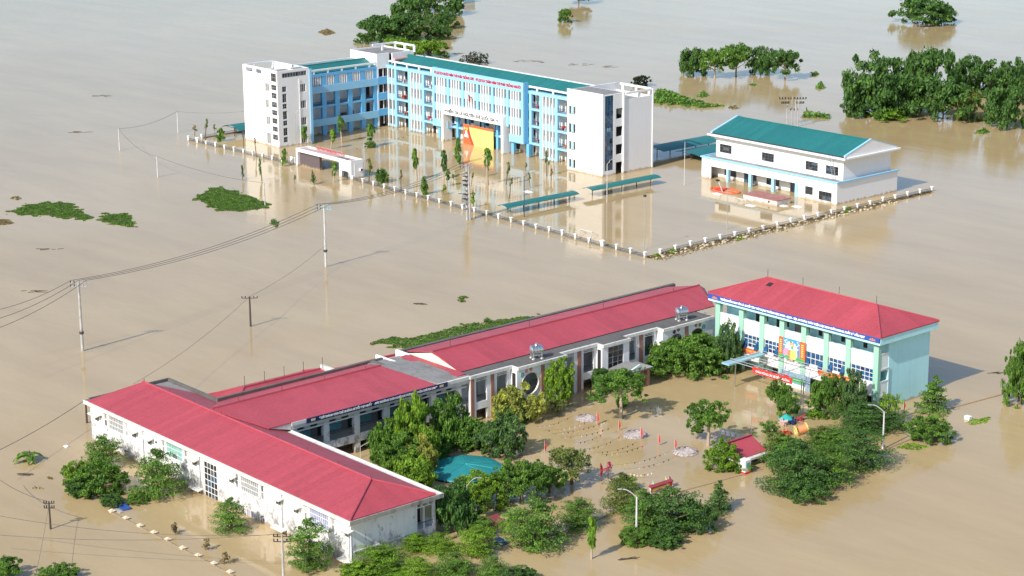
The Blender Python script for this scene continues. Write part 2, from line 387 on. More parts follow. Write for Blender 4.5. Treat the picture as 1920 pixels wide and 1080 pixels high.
def window(parent, P, a0, a1, z0, z1, nx, nz, glass='glass', frame='frame_white', d=0.10, bar=0.06, name='window', sill=None):
    """glazed window: pane mesh as the part, its frame with glazing bars as sub-part"""
    o0 = P(0, 0, 0); ax = P(1, 0, 0); kind = 'v' if abs(ax[0] - o0[0]) > 0.5 else 'u'
    key = (kind, round(a1 - a0, 2), round(z1 - z0, 2), nx, nz, glass, frame, d, bar, name)
    base = P(a0, z0, 0)
    if key not in _WIN:
        Q = (lambda a, z, dd: (a, dd, z)) if kind == 'v' else (lambda a, z, dd: (-dd, a, z))
        w, h = a1 - a0, z1 - z0
        g = MB().pbox(Q, 0.01, w - 0.01, 0.01, h - 0.01, d, d + 0.03)
        f = MB()
        f.pbox(Q, 0, bar, 0, h, d - 0.05, d - 0.005); f.pbox(Q, w - bar, w, 0, h, d - 0.05, d - 0.005)
        f.pbox(Q, bar, w - bar, 0, bar, d - 0.05, d - 0.005); f.pbox(Q, bar, w - bar, h - bar, h, d - 0.05, d - 0.005)
        for i in range(1, nx): f.pbox(Q, w * i / nx - bar / 2, w * i / nx + bar / 2, bar, h - bar, d - 0.045, d - 0.007)
        for j in range(1, nz): f.pbox(Q, bar, w - bar, h * j / nz - bar / 2, h * j / nz + bar / 2, d - 0.043, d - 0.008)
        _WIN[key] = (g.mesh(name, glass), f.mesh('frame', frame))
    gm, fm = _WIN[key]; g0 = origin(parent); w, h = a1 - a0, z1 - z0
    split = nx * nz > 1 and w / nx >= 0.42 and h / nz >= 0.40        # panes one can tell apart are pieces of their own
    o = bpy.data.objects.new(name, fm if split else gm); COL.objects.link(o); o.parent = parent
    o.location = (base[0] - g0[0], base[1] - g0[1], base[2] - g0[2]); ORG[o.name] = base
    if split:
        pk = (kind, round(w / nx - 0.02, 2), round(h / nz - 0.02, 2), glass)
        if pk not in _PANE:
            Q = (lambda a, z, dd: (a, dd, z)) if kind == 'v' else (lambda a, z, dd: (-dd, a, z))
            _PANE[pk] = MB().pbox(Q, -(w / nx - 0.02) / 2, (w / nx - 0.02) / 2, -(h / nz - 0.02) / 2, (h / nz - 0.02) / 2, -0.01, 0.01).mesh('pane', glass)
        for i in range(nx):
            for j in range(nz):
                q = bpy.data.objects.new('pane', _PANE[pk]); COL.objects.link(q); q.parent = o
                ca, cz = w * (i + 0.5) / nx, h * (j + 0.5) / nz
                q.location = (ca, d + 0.02, cz) if kind == 'v' else (-d - 0.02, ca, cz)
                q.rotation_euler = (R.uniform(-.02, .02), 0, R.uniform(-.02, .02)) if kind == 'v' else (0, R.uniform(-.02, .02), R.uniform(-.02, .02))
                alt = ALT.get(glass)
                if alt and R.random() < 0.4: q.material_slots[0].link = 'OBJECT'; q.material_slots[0].material = MATS[R.choice(alt)]
    else:
        f = bpy.data.objects.new('frame', fm); COL.objects.link(f); f.parent = o
    if sill:
        q0 = P(a0 - 0.08, z0 - 0.09, -0.09); q1 = P(a1 + 0.08, z0 - 0.005, -0.002)
        part('sill', o, q0[0], q1[0], q0[1], q1[1], z0 - 0.09, z0 - 0.005, sill)
    return o
def copy_tree(o, parent=None):
    c = o.copy(); COL.objects.link(c); c.parent = parent
    for ch in list(o.children): copy_tree(ch, c)
    return c
_TXT = {}
def lettering(parent, text, P, a0, a1, z0, z1, mat, name='lettering', bold=0.018, shear=0.0, d=-0.03, wide=True):
    """raised letters fitted to a panel"""
    cu = bpy.data.curves.new('letters', 'FONT'); cu.body = text; cu.size = 1.0; cu.offset = bold; cu.shear = shear
    cu.resolution_u = 2
    tmp = bpy.data.objects.new('letters', cu); COL.objects.link(tmp)
    dg = bpy.context.evaluated_depsgraph_get(); dg.update()
    me = bpy.data.meshes.new_from_object(tmp.evaluated_get(dg))
    vs = [tuple(v.co) for v in me.vertices]; fs = [tuple(p.vertices) for p in me.polygons]
    bpy.data.objects.remove(tmp); bpy.data.curves.remove(cu); bpy.data.meshes.remove(me)
    if not vs: return None
    x0, x1 = min(v[0] for v in vs), max(v[0] for v in vs); y0, y1 = min(v[1] for v in vs), max(v[1] for v in vs)
    b = MB(); n = len(vs)
    f = lambda v, dd: P(a0 + (v[0] - x0) / (x1 - x0) * (a1 - a0), z0 + (v[1] - y0) / (y1 - y0) * (z1 - z0), dd)
    b.add([f(v, d) for v in vs], fs)
    ed = {}
    for q in fs:
        for i in range(len(q)):
            e = (q[i], q[(i + 1) % len(q)]); ed[e] = 1
    rim = [e for e in ed if (e[1], e[0]) not in ed]
    b2 = [f(v, d) for v in vs] + [f(v, d + 0.028) for v in vs]
    b.add(b2, [(e[0], e[0] + n, e[1] + n, e[1]) for e in rim])
    return b.build(name, mat, parent)
def clip(poly, ax, lim, keep_low):
    out = []
    for i in range(len(poly)):
        a, b = poly[i - 1], poly[i]; da, db = a[ax] - lim, b[ax] - lim
        if keep_low: da, db = -da, -db
        if (da >= 0) != (db >= 0):
            t = da / (da - db); out.append(tuple(a[k] + (b[k] - a[k]) * t for k in range(3)))
        if db >= 0: out.append(tuple(b))
    return out
def sheets(parent, poly, ax, width=1.05, mat='red_roof_x', lift=0.012):
    """the single profiled sheets of one roof slope, each a piece of its own lying a little proud"""
    lo, hi = min(p[ax] for p in poly), max(p[ax] for p in poly); n = max(1, round((hi - lo) / width)); st = (hi - lo) / n
    for k in range(n):
        q = clip(clip(list(poly), ax, lo + k * st + 0.005, False), ax, lo + (k + 1) * st - 0.005, True)
        if len(q) < 3: continue
        z = lift + R.uniform(0.0, 0.010)
        MB().prism([(p[0], p[1], p[2] + z) for p in q], 0.02).build('roof_sheet', mat, parent)
def gable_roof(parent, x0, x1, y0, y1, ze, zr, along, i0=0.0, i1=0.0, t=0.12, mat='red_roof_x', cap='red_cap', yr=None, mat2=None, name='roof'):
    """pitched roof over a rectangle; ridge along 'x' or 'y'; i0/i1 pull the ridge ends in (hips)"""
    if along == 'x':
        ym = (y0 + y1) / 2 if yr is None else yr
        A, B = (x0 + i0, ym, zr), (x1 - i1, ym, zr)
        c = [(x0, y0, ze), (x1, y0, ze), (x1, y1, ze), (x0, y1, ze)]
        faces = [[c[0], c[1], B, A], [c[2], c[3], A, B], [c[1], c[2], B], [c[3], c[0], A]]
    else:
        xm = (x0 + x1) / 2 if yr is None else yr
        A, B = (xm, y0 + i0, zr), (xm, y1 - i1, zr)
        c = [(x0, y0, ze), (x0, y1, ze), (x1, y1, ze), (x1, y0, ze)]
        faces = [[c[2], c[3], A, B], [c[0], c[1], B, A], [c[3], c[0], A], [c[1], c[2], B]]
    b = MB()
    hips = []
    for k, f in enumerate(faces):
        end = k >= 2; ins = (i1, i0)[k - 2] if (end and along == 'x') else ((i0, i1)[k - 2] if end else 1)
        if end and ins == 0: continue
        b.prism(f, t)
    o = b.build(name, mat, parent)
    for k, f in enumerate(faces):
        end = k >= 2; ins = (i1, i0)[k - 2] if (end and along == 'x') else ((i0, i1)[k - 2] if end else 1)
        if end and ins == 0: continue
        ax = (1 if along == 'x' else 0) if end else (0 if along == 'x' else 1)
        sheets(o, f, ax, 1.05, mat)
    cp = MB().tube((A[0], A[1], A[2] + 0.05), (B[0], B[1], B[2] + 0.05), 0.15, n=6)
    ends = [(A, [c[0], c[3]], i0), (B, [c[1], c[2]], i1)]
    for e, cs, ins in ends:
        if ins > 0:
            for q in cs: cp.tube((e[0], e[1], e[2] + 0.05), (q[0], q[1], q[2] + 0.07), 0.11, n=6)
    cp.build('ridge_cap', cap, o)
    return o
# ------------------------------------------------------------------ setting: one sheet of flood water out to the horizon
w = MB().quad((-4500, -3500, 0), (3500, -3500, 0), (3500, 4500, 0), (-4500, 4500, 0)).build('flood_water', 'water')
tag(w, kind='structure')

# ================================================================== the four-storey school beyond the fence
SL = (3.20, 6.92, 10.55)                                   # storey slabs above the water
sch = thing('school_building', (-330, 285, 0), 'white and light blue four-storey school with teal roofs, red lettering and a white portal', 'school building')
# --- solid rear halves of the two wings (class rooms)
core = MB()
core.box(-377.7, -304.75, 285.4, 293.8, -1, 14.0)
core.box(-377.7, -371.2, 258.1, 285.4, -1, 14.0)
core.build('classroom_wall', 'corridor', sch)
V0 = PV(283.0); U0 = PU(-369.0)
# --- roofs
gable_roof(sch, -372.0, -304.75, 283.9, 293.6, 14.25, 16.05, 'x', mat='teal_roof', cap='teal_roof', yr=288.6)
gable_roof(sch, -377.3, -369.5, 258.1, 280.3, 14.20, 15.45, 'y', mat='teal_roof', cap='teal_roof')
# --- main front: slabs, beams, rails
for z in SL:
    part('floor_slab', sch, -368.9, -350.5, 283.02, 285.39, z - 0.46, z, 'light_blue')
    part('floor_slab', sch, -319.8, -304.7, 283.02, 285.39, z - 0.46, z, 'light_blue')
    part('floor_slab', sch, -350.4, -319.9, 283.10, 285.39, z - 0.42, z, 'light_blue')
    part('floor_slab', sch, -371.19, -369.02, 258.2, 280.2, z - 0.46, z, 'blue')
part('eaves_beam', sch, -368.9, -350.5, 282.95, 284.2, 13.55, 14.2, 'light_blue')
part('eaves_beam', sch, -319.85, -304.7, 282.95, 284.2, 13.55, 14.2, 'light_blue')
part('eaves_beam', sch, -370.3, -368.95, 258.2, 280.3, 13.48, 14.1, 'blue')
def parapet_rail(x0, x1, y0, y1, zt, zb, n, along, mat='frame_white'):
    part('parapet_rail', sch, x0, x1, y0, y1, zt - 0.36, zt, mat)
    for k in range(n):
        t = (k + 0.5) / n
        if along == 'x': c = x0 + (x1 - x0) * t; part('parapet_post', sch, c - 0.2, c + 0.2, y0 + 0.03, y1 - 0.03, zb, zt - 0.36, mat)
        else: c = y0 + (y1 - y0) * t; part('parapet_post', sch, x0 + 0.03, x1 - 0.03, c - 0.2, c + 0.2, zb, zt - 0.36, mat)
parapet_rail(-368.0, -350.5, 283.0, 283.35, 15.36, 14.2, 4, 'x')
parapet_rail(-319.8, -304.75, 283.0, 283.35, 15.26, 14.2, 3, 'x')
parapet_rail(-371.3, -304.75, 293.5, 293.85, 15.25, 14.0, 14, 'x')
part('parapet_upstand', sch, -371.3, -304.75, 293.45, 293.9, 14.0, 14.45, 'frame_white')
parapet_rail(-369.4, -369.0, 260.9, 280.3, 15.10, 14.1, 5, 'y')
parapet_rail(-377.75, -377.4, 258.1, 280.3, 15.3, 14.0, 6, 'y')
# --- columns of the main front
for a in (-365.65, -360.70, -355.66, -319.35, -316.08, -311.20):
    ppart('column', sch, V0, a - 0.38, a + 0.38, -1, 13.55, 0.0, 0.6, 'light_blue')
# --- screens of white fins with blue spandrels between the open balconies
def fins(P, xs, z0, z1, d0, d1, wd=0.26): 
    for a in xs: ppart('fin', sch, P, a - wd / 2, a + wd / 2, z0, z1, d0, d1, 'white')
def screen(a0, a1, n, zs, P=V0, mat='light_blue', top=13.55, bot=0.25):
    for z0, z1 in zs: ppart('spandrel', sch, P, a0, a1, z0, z1, 0.06, 0.22, mat)
    st = (a1 - a0) / n
    fins(P, [a0 + st * (k + 0.5) for k in range(n)], bot, top, -0.22, 0.30)
SPZ = [(0.05, 0.75), (2.75, 4.15), (6.35, 7.8), (9.9, 11.45)]
screen(-360.32, -356.04, 4, SPZ); screen(-315.70, -311.58, 4, SPZ); screen(-368.85, -366.03, 2, SPZ)
# --- what stands in the corridors: doors, windows, clutter on the open balconies
B0 = PV(285.4)
for bay0, bay1 in ((-365.2, -361.1), (-355.2, -350.5), (-318.9, -316.5), (-310.8, -304.8)):
    for k, z in enumerate((-0.45,) + SL):
        ppart('door', sch, B0, bay0 + 0.15, bay0 + 1.15, max(z, -0.3), z + 2.5, -0.05, 0.0, 'dark')
        if bay1 - bay0 > 3: ppart('door', sch, B0, bay1 - 1.0, bay1 - 0.2, max(z, -0.3), z + 2.5, -0.05, 0.0, 'dark')
        ppart('vent', sch, B0, bay0 + 2.0, bay0 + 2.45, z + 1.8, z + 2.3, -0.06, 0.0, 'dark')
        if k:
            ppart('railing', sch, V0, bay0 + 0.08, bay1 - 0.05, z + 0.93, z + 1.0, 0.10, 0.16, 'maroon')
            bars = MB()
            q = bay0 + 0.15
            while q < bay1 - 0.1:
                bars.pbox(V0, q, q + 0.03, z, z + 0.93, 0.115, 0.145); q += 0.22
            bars.build('baluster', 'maroon', sch)
            for j in range(4):
                q = bay0 + 0.4 + R.random() * (bay1 - bay0 - 1.1); h = 0.35 + R.random() * 0.65
                part('bundle', sch, q, q + 0.3 + R.random() * 0.35, 283.7, 284.15, z + 0.002, z + h, R.choice(['flag_red', 'text_white', 'orange', 'text_white', 'maroon', 'pinkish']))
for a in (-348, -343.4, -338.2, -333, -328, -323):
    for z in (-0.45,) + SL:
        ppart('door', sch, B0, a - 0.5, a + 0.5, max(z, -0.3), z + 2.4, -0.05, 0.0, 'dark')
        ppart('window', sch, B0, a + 1.2, a + 2.6, z + 0.9, z + 2.3, -0.04, 0.0, 'dark')
# --- projecting lettered front
S0 = PV(281.5)
sp = MB(); sp.pbox(S0, -350.45, -319.9, 13.9, 15.92, 0, 0.45)
sb = sp.build('name_band', 'light_blue', sch)
lettering(sb, 'VÌ LỢI ÍCH MƯỜI NĂM THÌ PHẢI TRỒNG CÂY - VÌ LỢI ÍCH TRĂM NĂM THÌ PHẢI TRỒNG NGƯỜI', S0, -349.75, -320.65, 14.42, 15.5, 'letter_red', bold=0.075)
cols = [-350.08, -345.03, -340.0, -335.0, -330.0, -325.05, -320.27]
for i, a in enumerate(cols):
    inner = 2 <= i <= 4
    ppart('column', sch, S0, a - 0.36, a + 0.36, 2.86 if not inner and i not in (1, 5) else 6.0, 13.9, 0.02, 0.45, 'light_blue')
for a in (-349.0, -324.2, -319.32): ppart('column', sch, PV(282.2), a - 0.42, a + 0.42, -1, 2.86, 0.0, 0.7, 'blue')
for a in (-343.7, -340.0, -335.0, -330.2, -327.6): ppart('column', sch, PV(283.0), a - 0.36, a + 0.36, -1, 7.2, 0.0, 0.6, 'blue')
for i in range(6):
    a0, a1 = cols[i] + 0.36, cols[i + 1] - 0.36
    for z0, z1 in ((10.2, 11.95), (6.5, 8.25)) + (((2.86, 4.5),) if i in (0, 5) else ()):
        ppart('spandrel', sch, S0, a0, a1, z0, z1, 0.14, 0.30, 'light_blue')
    st = (a1 - a0) / 5
    fins(S0, [a0 + st * (k + 1) for k in range(4)], 4.5 if i in (0, 5) else 6.5, 13.9, 0.0, 0.40, 0.30)
part('side_panel', sch, -320.25, -319.9, 281.96, 282.95, 2.86, 15.92, 'blue')
part('side_panel', sch, -350.45, -350.1, 281.96, 282.95, 2.86, 15.92, 'blue')
part('soffit', sch, -350.1, -345.3, 281.97, 283.09, 2.62, 2.85, 'blue'); part('soffit', sch, -325.0, -320.3, 281.97, 283.09, 2.62, 2.85, 'blue')
# flag leaning out of the third storey
fl = MB(); fl.tube((-336.3, 281.4, 10.4), (-336.9, 280.4, 11.8), 0.05); fl.build('flag_staff', 'pole_dark', sch)
fl = MB().add([(-336.5, 280.95, 11.0), (-336.8, 280.5, 11.6), (-336.75, 280.55, 10.1), (-336.5, 280.9, 9.7)], [(0, 1, 2, 3)]); fl.build('flag', 'dark_red', sch)
# --- portal
P0 = PV(280.5)
po = MB(); po.wall(P0, -346.2, -325.3, -1, 8.2, 2.5, [(-345.5, -326.05, -1.1, 6.2)])
po = po.build('portal', 'white', sch)
lettering(po, 'HIỀN TÀI LÀ NGUYÊN KHÍ QUỐC GIA', P0, -344.0, -327.9, 6.55, 7.85, 'text_grey', bold=0.045)
for a in (-345.0, -327.6):
    e = MB()
    for k, (q, h) in enumerate(((0.0, 0.10), (0.18, 0.2), (0.36, 0.30), (0.54, 0.2), (0.72, 0.10))): e.pbox(P0, a + q, a + q + 0.13, 7.0, 7.0 + h, -0.04, 0)
    e.pbox(P0, a - 0.1, a + 0.95, 6.92, 6.97, -0.04, 0)
    e.build('ornament', 'text_grey', po)
# --- left wing, inner face
for a in (261.75, 265.45, 269.05, 272.7, 276.35, 279.95):
    ppart('column', sch, U0, a - 0.58, a + 0.58, -1, 13.48, 0.0, 0.7, 'blue')
for z0, z1 in ((9.80, 11.40), (2.36, 4.0)):
    ppart('balcony_front', sch, U0, 261.2, 280.5, z0, z1, -0.28, -0.01, 'light_blue')
for i in range(5):
    a0 = 261.75 + 3.65 * i + 0.58; a1 = a0 + 3.65 - 1.16
    fins(U0, [a0 + (a1 - a0) * (k + 0.5) / 4 for k in range(4)], 11.4, 13.47, 0.05, 0.4, 0.3)
    part('rail', sch, -369.3, -369.24, a0, a1, 7.65, 7.72, 'iron')
    bb = MB()
    q = a0
    while q < a1: bb.box(-369.29, -369.25, q, q + 0.04, 6.92, 7.65); q += 0.19
    bb.build('baluster', 'iron', sch)
    C0 = PU(-371.2)
    if i == 4: ppart('door', sch, C0, a1 - 0.7, a1 + 0.3, 6.92, 9.4, -0.05, 0, 'dark'); ppart('door', sch, C0, a1 - 0.7, a1 + 0.3, 3.2, 5.6, -0.05, 0, 'dark')  # last bay only: dark panels painting the shadow at its side
    ppart('poster', sch, C0, a0 + 0.5, a0 + 0.75, 8.6, 9.1, -0.04, 0, 'text_grey'); ppart('poster', sch, C0, a0 + 1.0, a0 + 1.2, 5.0, 5.4, -0.04, 0, 'text_grey')
part('desk', sch, -370.4, -369.6, 271.0, 272.0, 3.201, 4.35, 'maroon'); part('desk', sch, -370.4, -369.6, 273.4, 274.0, 3.201, 4.6, 'maroon')
# --- stair block where the wings meet
st = MB()
hol = []
for z in (-0.3,) + SL: hol.append((280.75, 283.5, z + 1.05 if z > 0 else -1.1, z + 2.95))
st.wall(PU(-368.9), 280.35, 283.85, -1, 16.9, 0.3, hol)
st.wall(PV(280.35), -379.0, -369.2, 13.9, 16.9, 0.3)
st.box(-379.0, -378.7, 280.65, 290.3, 13.9, 16.9); st.box(-378.7, -369.2, 290.0, 290.3, 13.9, 16.9); st.box(-368.2, -367.9, 284.0, 290.3, 13.9, 16.9)
st.build('stair_tower', 'white', sch)
part('tower_roof', sch, -378.7, -369.2, 280.65, 290.0, 16.35, 16.6, 'concrete')
for z in SL:
    part('spandrel', sch, -368.89, -368.7, 280.4, 283.8, z - 0.55, z + 1.04, 'blue')
for z in (-0.3,) + SL:
    part('stair_opening', sch, -370.3, -370.2, 282.1, 283.6, max(z, -0.5), z + 2.9, 'dark'); part('stair_post', sch, -369.1, -368.95, 282.05, 282.2, max(z + 1.06, -1), z + 2.9, 'corridor')
part('stair_wall', sch, -371.19, -370.9, 280.6, 284, -1, 14, 'corridor')
def frame_rail(pts, zb, zt, nposts, mat='white'):
    for (x0, y0), (x1, y1) in zip(pts, pts[1:]):
        b = MB(); dx, dy = (0.16, 0) if abs(y1 - y0) > abs(x1 - x0) else (0, 0.16)
        lo = lambda p, q: min(p, q)
        part('roof_beam', sch, lo(x0, x1) - 0.16, max(x0, x1) + 0.16 if dx else max(x0, x1) - 0.165, lo(y0, y1) - 0.16 if not dx else lo(y0, y1) + 0.165, max(y0, y1) + 0.16 if not dx else max(y0, y1) - 0.165, zt - 0.4, zt, mat)
    for x, y in nposts: part('roof_post', sch, x - 0.3, x + 0.3, y - 0.17, y + 0.17, zb, zt - 0.4, mat)
frame_rail([(-374.7, 283.4), (-374.7, 290.15), (-367.2, 290.15)], 16.6, 18.25, [(-374.7, 290.15), (-374.7, 286.3), (-371.0, 290.15), (-367.5, 290.15)])
# --- right end tower
TW = PV(280.0); TU = PU(-294.0)
t = MB(); wins = [(-304.14, -302.03, a, b) for a, b in ((11.56, 13.39), (7.78, 9.75), (4.12, 6.05), (0.47, 2.33))]
t.wall(TW, -304.6, -294.0, -1, 16.83, 0.3, wins)
hl = [(280.62, 282.98, 1.05, 16.4)] + [(283.75, 285.62, a, b) for a, b in ((11.44, 13.55), (7.79, 9.82), (4.11, 6.15), (-1.1, 2.48))]
t.wall(TU, 280.3, 285.95, -1, 16.6, 0.3, hl)
t.wall(PU(-293.9), 285.95, 293.9, -1, 15.15, 0.35)
t.box(-304.6, -304.3, 280.3, 294.0, 13.0, 16.6); t.box(-304.3, -294.3, 285.95, 286.25, 12, 16.6); t.box(-304.3, -294.25, 293.6, 293.9, -1, 15.15)
t.box(-304.45, -304.3, 280.3, 293.9, -1, 13.0)
t.build('end_tower', 'white', sch)
part('corner_fin', sch, -294.2, -293.7, 285.6, 285.94, -1, 16.75, 'white'); part('corner_fin', sch, -294.1, -293.75, 293.91, 294.2, -1, 16.5, 'white')
part('tower_roof', sch, -304.3, -294.3, 280.3, 285.95, 16.2, 16.62, 'concrete'); part('tower_roof', sch, -304.3, -294.25, 286.25, 293.6, 14.0, 14.3, 'concrete')
for a, b in ((11.56, 13.39), (7.78, 9.75), (4.12, 6.05), (0.47, 2.33)):
    wo = window(sch, TW, -304.14, -302.03, a, b, 3, 1, 'grey_pane', 'frame_white', d=0.16)
    ppart('shutter', wo, TW, -303.4, -302.75, a + 0.25, b - 0.06, 0.02, 0.06, 'sky_shutter'); ppart('shutter', wo, TW, -303.85, -303.55, a + 0.3, b - 0.06, 0.06, 0.09, 'dark'); ppart('shutter', wo, TW, -302.5, -302.25, a + 0.4, b - 0.06, 0.06, 0.09, 'dark')
window(sch, TU, 280.62, 282.98, 1.05, 16.4, 3, 15, 'blue_glass', 'frame_dark', d=0.10, bar=0.05, name='curtain_window')
for z0, z1 in ((12.0, 14.6), (8.9, 9.6), (6.6, 7.6), (4.2, 5.4), (2.4, 3.3)):
    for k in range(2):
        a = 280.75 + R.random() * 1.4; ppart('tinted_pane', sch, TU, a, a + 0.62, z0 + R.random() * 0.3, z0 + 0.9, 0.07, 0.094, R.choice(['sky_shutter', 'blue_pane']))  # panes in mixed blue tints laid over the curtain glazing
for a, b in ((11.44, 13.55), (7.79, 9.82), (4.11, 6.15), (-1.0, 2.48)):
    part('balcony_recess', sch, -296.0, -295.9, 283.5, 285.8, a - 0.5, b + 0.3, 'grey_wall'); part('balcony_door', sch, -295.89, -295.8, 283.75, 284.6, a, b, 'dark')
frame_rail([(-303.0, 293.75), (-293.95, 293.75)], 15.15, 16.72, [(-302.3, 293.75), (-298.4, 293.75), (-294.6, 293.75)])
frame_rail([(-294.0, 286.3), (-294.0, 293.75)], 15.15, 16.55, [(-294.25, 290.4)])
rt = MB().tube((-298.8, 287.3, 15.0), (-296.2, 287.3, 15.0), 0.62, n=12); rt.build('roof_tank', 'galv', sch, smooth=False)
for q in (-298.4, -296.6): part('tank_stand', sch, q - 0.08, q + 0.08, 286.9, 287.7, 14.3, 14.5, 'iron')
rt = MB().tube((-367.2, 283.9, 15.45), (-367.2, 287.6, 15.55), 0.5, n=10); rt.build('roof_tank', 'pinkish', sch)
part('tank_stand', sch, -367.6, -366.8, 284.2, 284.5, 14.3, 15.0, 'iron'); part('tank_stand', sch, -367.6, -366.8, 287.0, 287.3, 14.3, 15.1, 'iron')
# roof clutter: pipes and small iron stands along the rear parapet
for k in range(9):
    x = -364 + k * 6.6; b = MB(); b.tube((x, 292.6, 14.2), (x, 292.6, 15.2), 0.06); b.tube((x, 292.6, 15.2), (x + 0.7, 292.6, 15.3), 0.05); b.build('vent_pipe', 'iron', sch)
part('cable_tray', sch, -338.0, -331.5, 285.3, 285.42, 14.9, 15.02, 'iron')
# --- left end block
E0 = PV(249.8); EU = PU(-364.1)
AW = [(-369.25, -367.65, a, b) for a, b in ((11.9, 13.66), (8.27, 10.07), (4.54, 6.34), (0.25, 2.7))]
SW = [(-366.45, -364.5, a, b) for a, b in ((14.36, 16.2), (12.5, 13.67), (10.7, 11.93), (8.74, 9.97), (7.0, 8.15), (5.15, 6.35), (3.4, 4.52), (1.54, 2.77))]
e = MB()
e.wall(E0, -377.7, -366.9, -1, 16.85, 0.3, AW + [(-376.5, -373.9, 15.52, 16.42), (-372.6, -370.4, 15.52, 16.42)])
e.wall(PV(249.5), -366.9, -364.1, -1, 16.85, 0.3, SW)
LV = [(250.75, 251.85, a, b) for a, b in ((12.1, 13.3), (9.8, 11.7), (8.4, 9.5), (6.1, 7.9), (4.7, 5.8), (2.5, 4.2), (1.0, 2.2))]
RV = [(255.5, 257.05, a, b) for a, b in ((11.54, 13.4), (7.93, 9.75), (4.2, 6.02), (0.2, 2.3))]
e.wall(EU, 249.8, 257.95, -1, 16.75, 0.3, LV + RV + [(250.85, 257.3, 15.15, 16.2)])
e.box(-377.7, -377.4, 250.1, 258.1, -1, 15.3); e.box(-377.4, -369.3, 257.8, 258.1, -1, 14.0)
e.box(-367.0, -366.7, 250.1, 257.95, 13.6, 16.75); e.box(-369.3, -364.4, 257.65, 257.95, -1, 16.75)
e.build('end_block', 'white', sch)
part('block_roof', sch, -366.7, -364.4, 250.1, 257.65, 16.35, 16.62, 'concrete'); part('block_roof', sch, -377.4, -367.0, 250.1, 257.8, 14.6, 14.9, 'concrete')
part('roof_rib', sch, -366.9, -364.2, 253.6, 254.0, 16.63, 16.8, 'white')
frame_rail([(-377.5, 250.0), (-377.5, 258.0)], 15.3, 16.9, [(-377.5, 252.6), (-377.5, 257.6)], 'white'); part('block_wall', sch, -377.3, -370.5, 257.9, 258.09, 14.9, 16.7, 'white')
for h in AW: window(sch, E0, *h, 2, 1, 'grey_pane', 'frame_white', d=0.12)
for h in SW: window(sch, PV(249.5), *h, 3, 2, 'glass', 'grey_pane', d=0.12, bar=0.07)
for h in LV: window(sch, EU, *h, 2, 2, 'glass', 'grey_pane', d=0.12, bar=0.08)
for h in RV: window(sch, EU, *h, 3, 1, 'glass', 'frame_white', d=0.12, bar=0.14)
window(sch, EU, 250.85, 257.3, 15.15, 16.2, 9, 1, 'glass', 'grey_pane', d=0.12, bar=0.12)
part('pilaster', sch, -364.5, -363.9, 257.96, 258.6, -1, 16.4, 'light_blue')
part('return_wall', sch, -369.0, -364.6, 258.1, 258.5, -1, 14.0, 'blue')
part('drain_pipe', sch, -364.09, -363.98, 256.0 - 0.8, 256.0 - 0.7, -0.5, 14.5, 'frame_white')

# --- stage backdrop stored under the portal
bn = thing('stage_backdrop', (-336, 282.6, 0), 'large yellow and red stage backdrop leaning under the white portal of the tall school', 'banner')
BP = PV(282.4)
MB().pbox(BP, -340.9, -330.75, -0.5, 4.4, 0, 0.12).build('panel', 'pale_yellow', bn)
rb = MB()
cur = [(-338.9, 3.9), (-338.6, 2.8), (-338.2, 1.8), (-337.5, 0.6), (-337.0, -0.4)]
prev = None
for (a, z) in cur:
    if prev: rb.quad(BP(-340.9, prev[1], -0.02), BP(-340.9, z, -0.02), BP(a, z, -0.02), BP(prev[0], prev[1], -0.02))
    prev = (a, z)
rb.pbox(BP, -340.9, -330.75, 3.9, 4.42, -0.03, 0.0)
rb.build('red_field', 'orange_red', bn)
dk = MB()
prev = None
for (a, z) in cur:
    if prev: dk.quad(BP(prev[0] - 0.05, prev[1], -0.025), BP(prev[0] - 0.75, prev[1], -0.025), BP(a - 0.75, z, -0.025), BP(a - 0.05, z, -0.025))
    prev = (a, z)
dk.build('ribbon', 'flag_red', bn)
for a, z in ((-340.35, 3.45), (-339.55, 3.45)):
    dsc = MB(); dsc.add([BP(a, z, -0.04)] + [BP(a + 0.3 * math.cos(k * math.pi / 7), z + 0.3 * math.sin(k * math.pi / 7), -0.04) for k in range(14)], [(0, 1 + k, 1 + (k + 1) % 14) for k in range(14)]); dsc.build('emblem', 'yellow', bn)
bst = MB(); bst.add([BP(a, z, -0.035) for a, z in ((-340.5, 1.6), (-339.1, 1.5), (-339.25, 2.2), (-339.6, 2.45), (-339.55, 2.9), (-339.85, 3.1), (-340.1, 2.9), (-340.05, 2.4), (-340.4, 2.1))], [tuple(range(9))]); bst.build('bust_print', 'text_white', bn)

# ================================================================== gatehouse
gt = thing('gatehouse', (-336, 242, 0), 'white school gatehouse with dark plum wall and red letters on its roof', 'gatehouse')
G0 = PV(241.0)
g = MB(); g.box(-345.7, -345.2, 241.0, 244.2, -1, 3.75)
g.wall(G0, -345.2, -330.6, 3.08, 3.75, 0.25)
g.wall(PV(243.95), -345.2, -330.6, 3.08, 3.75, 0.25)
g.wall(G0, -330.6, -326.55, -1, 3.75, 0.25, [(-329.75, -327.65, -1.1, 1.42)])
g.wall(PU(-326.55), 241.25, 244.2, -1, 3.75, 0.25); g.box(-330.6, -326.8, 243.95, 244.2, -1, 3.75)
g.build('wall', 'white', gt)
part('roof_slab', gt, -345.2, -330.6, 241.25, 243.95, 3.1, 3.4, 'pinkish'); part('roof_slab', gt, -330.6, -326.8, 241.25, 243.95, 3.1, 3.4, 'pinkish')
for a in (-333.2, -331.2): part('roof_upstand', gt, a, a + 1.5, 241.5, 243.0, 3.41, 3.55, 'concrete')
part('plum_wall', gt, -345.1, -338.2, 241.6, 242.2, -1, 3.05, 'plum')
part('side_wall', gt, -330.9, -330.62, 241.3, 243.9, -1, 3.05, 'plum')
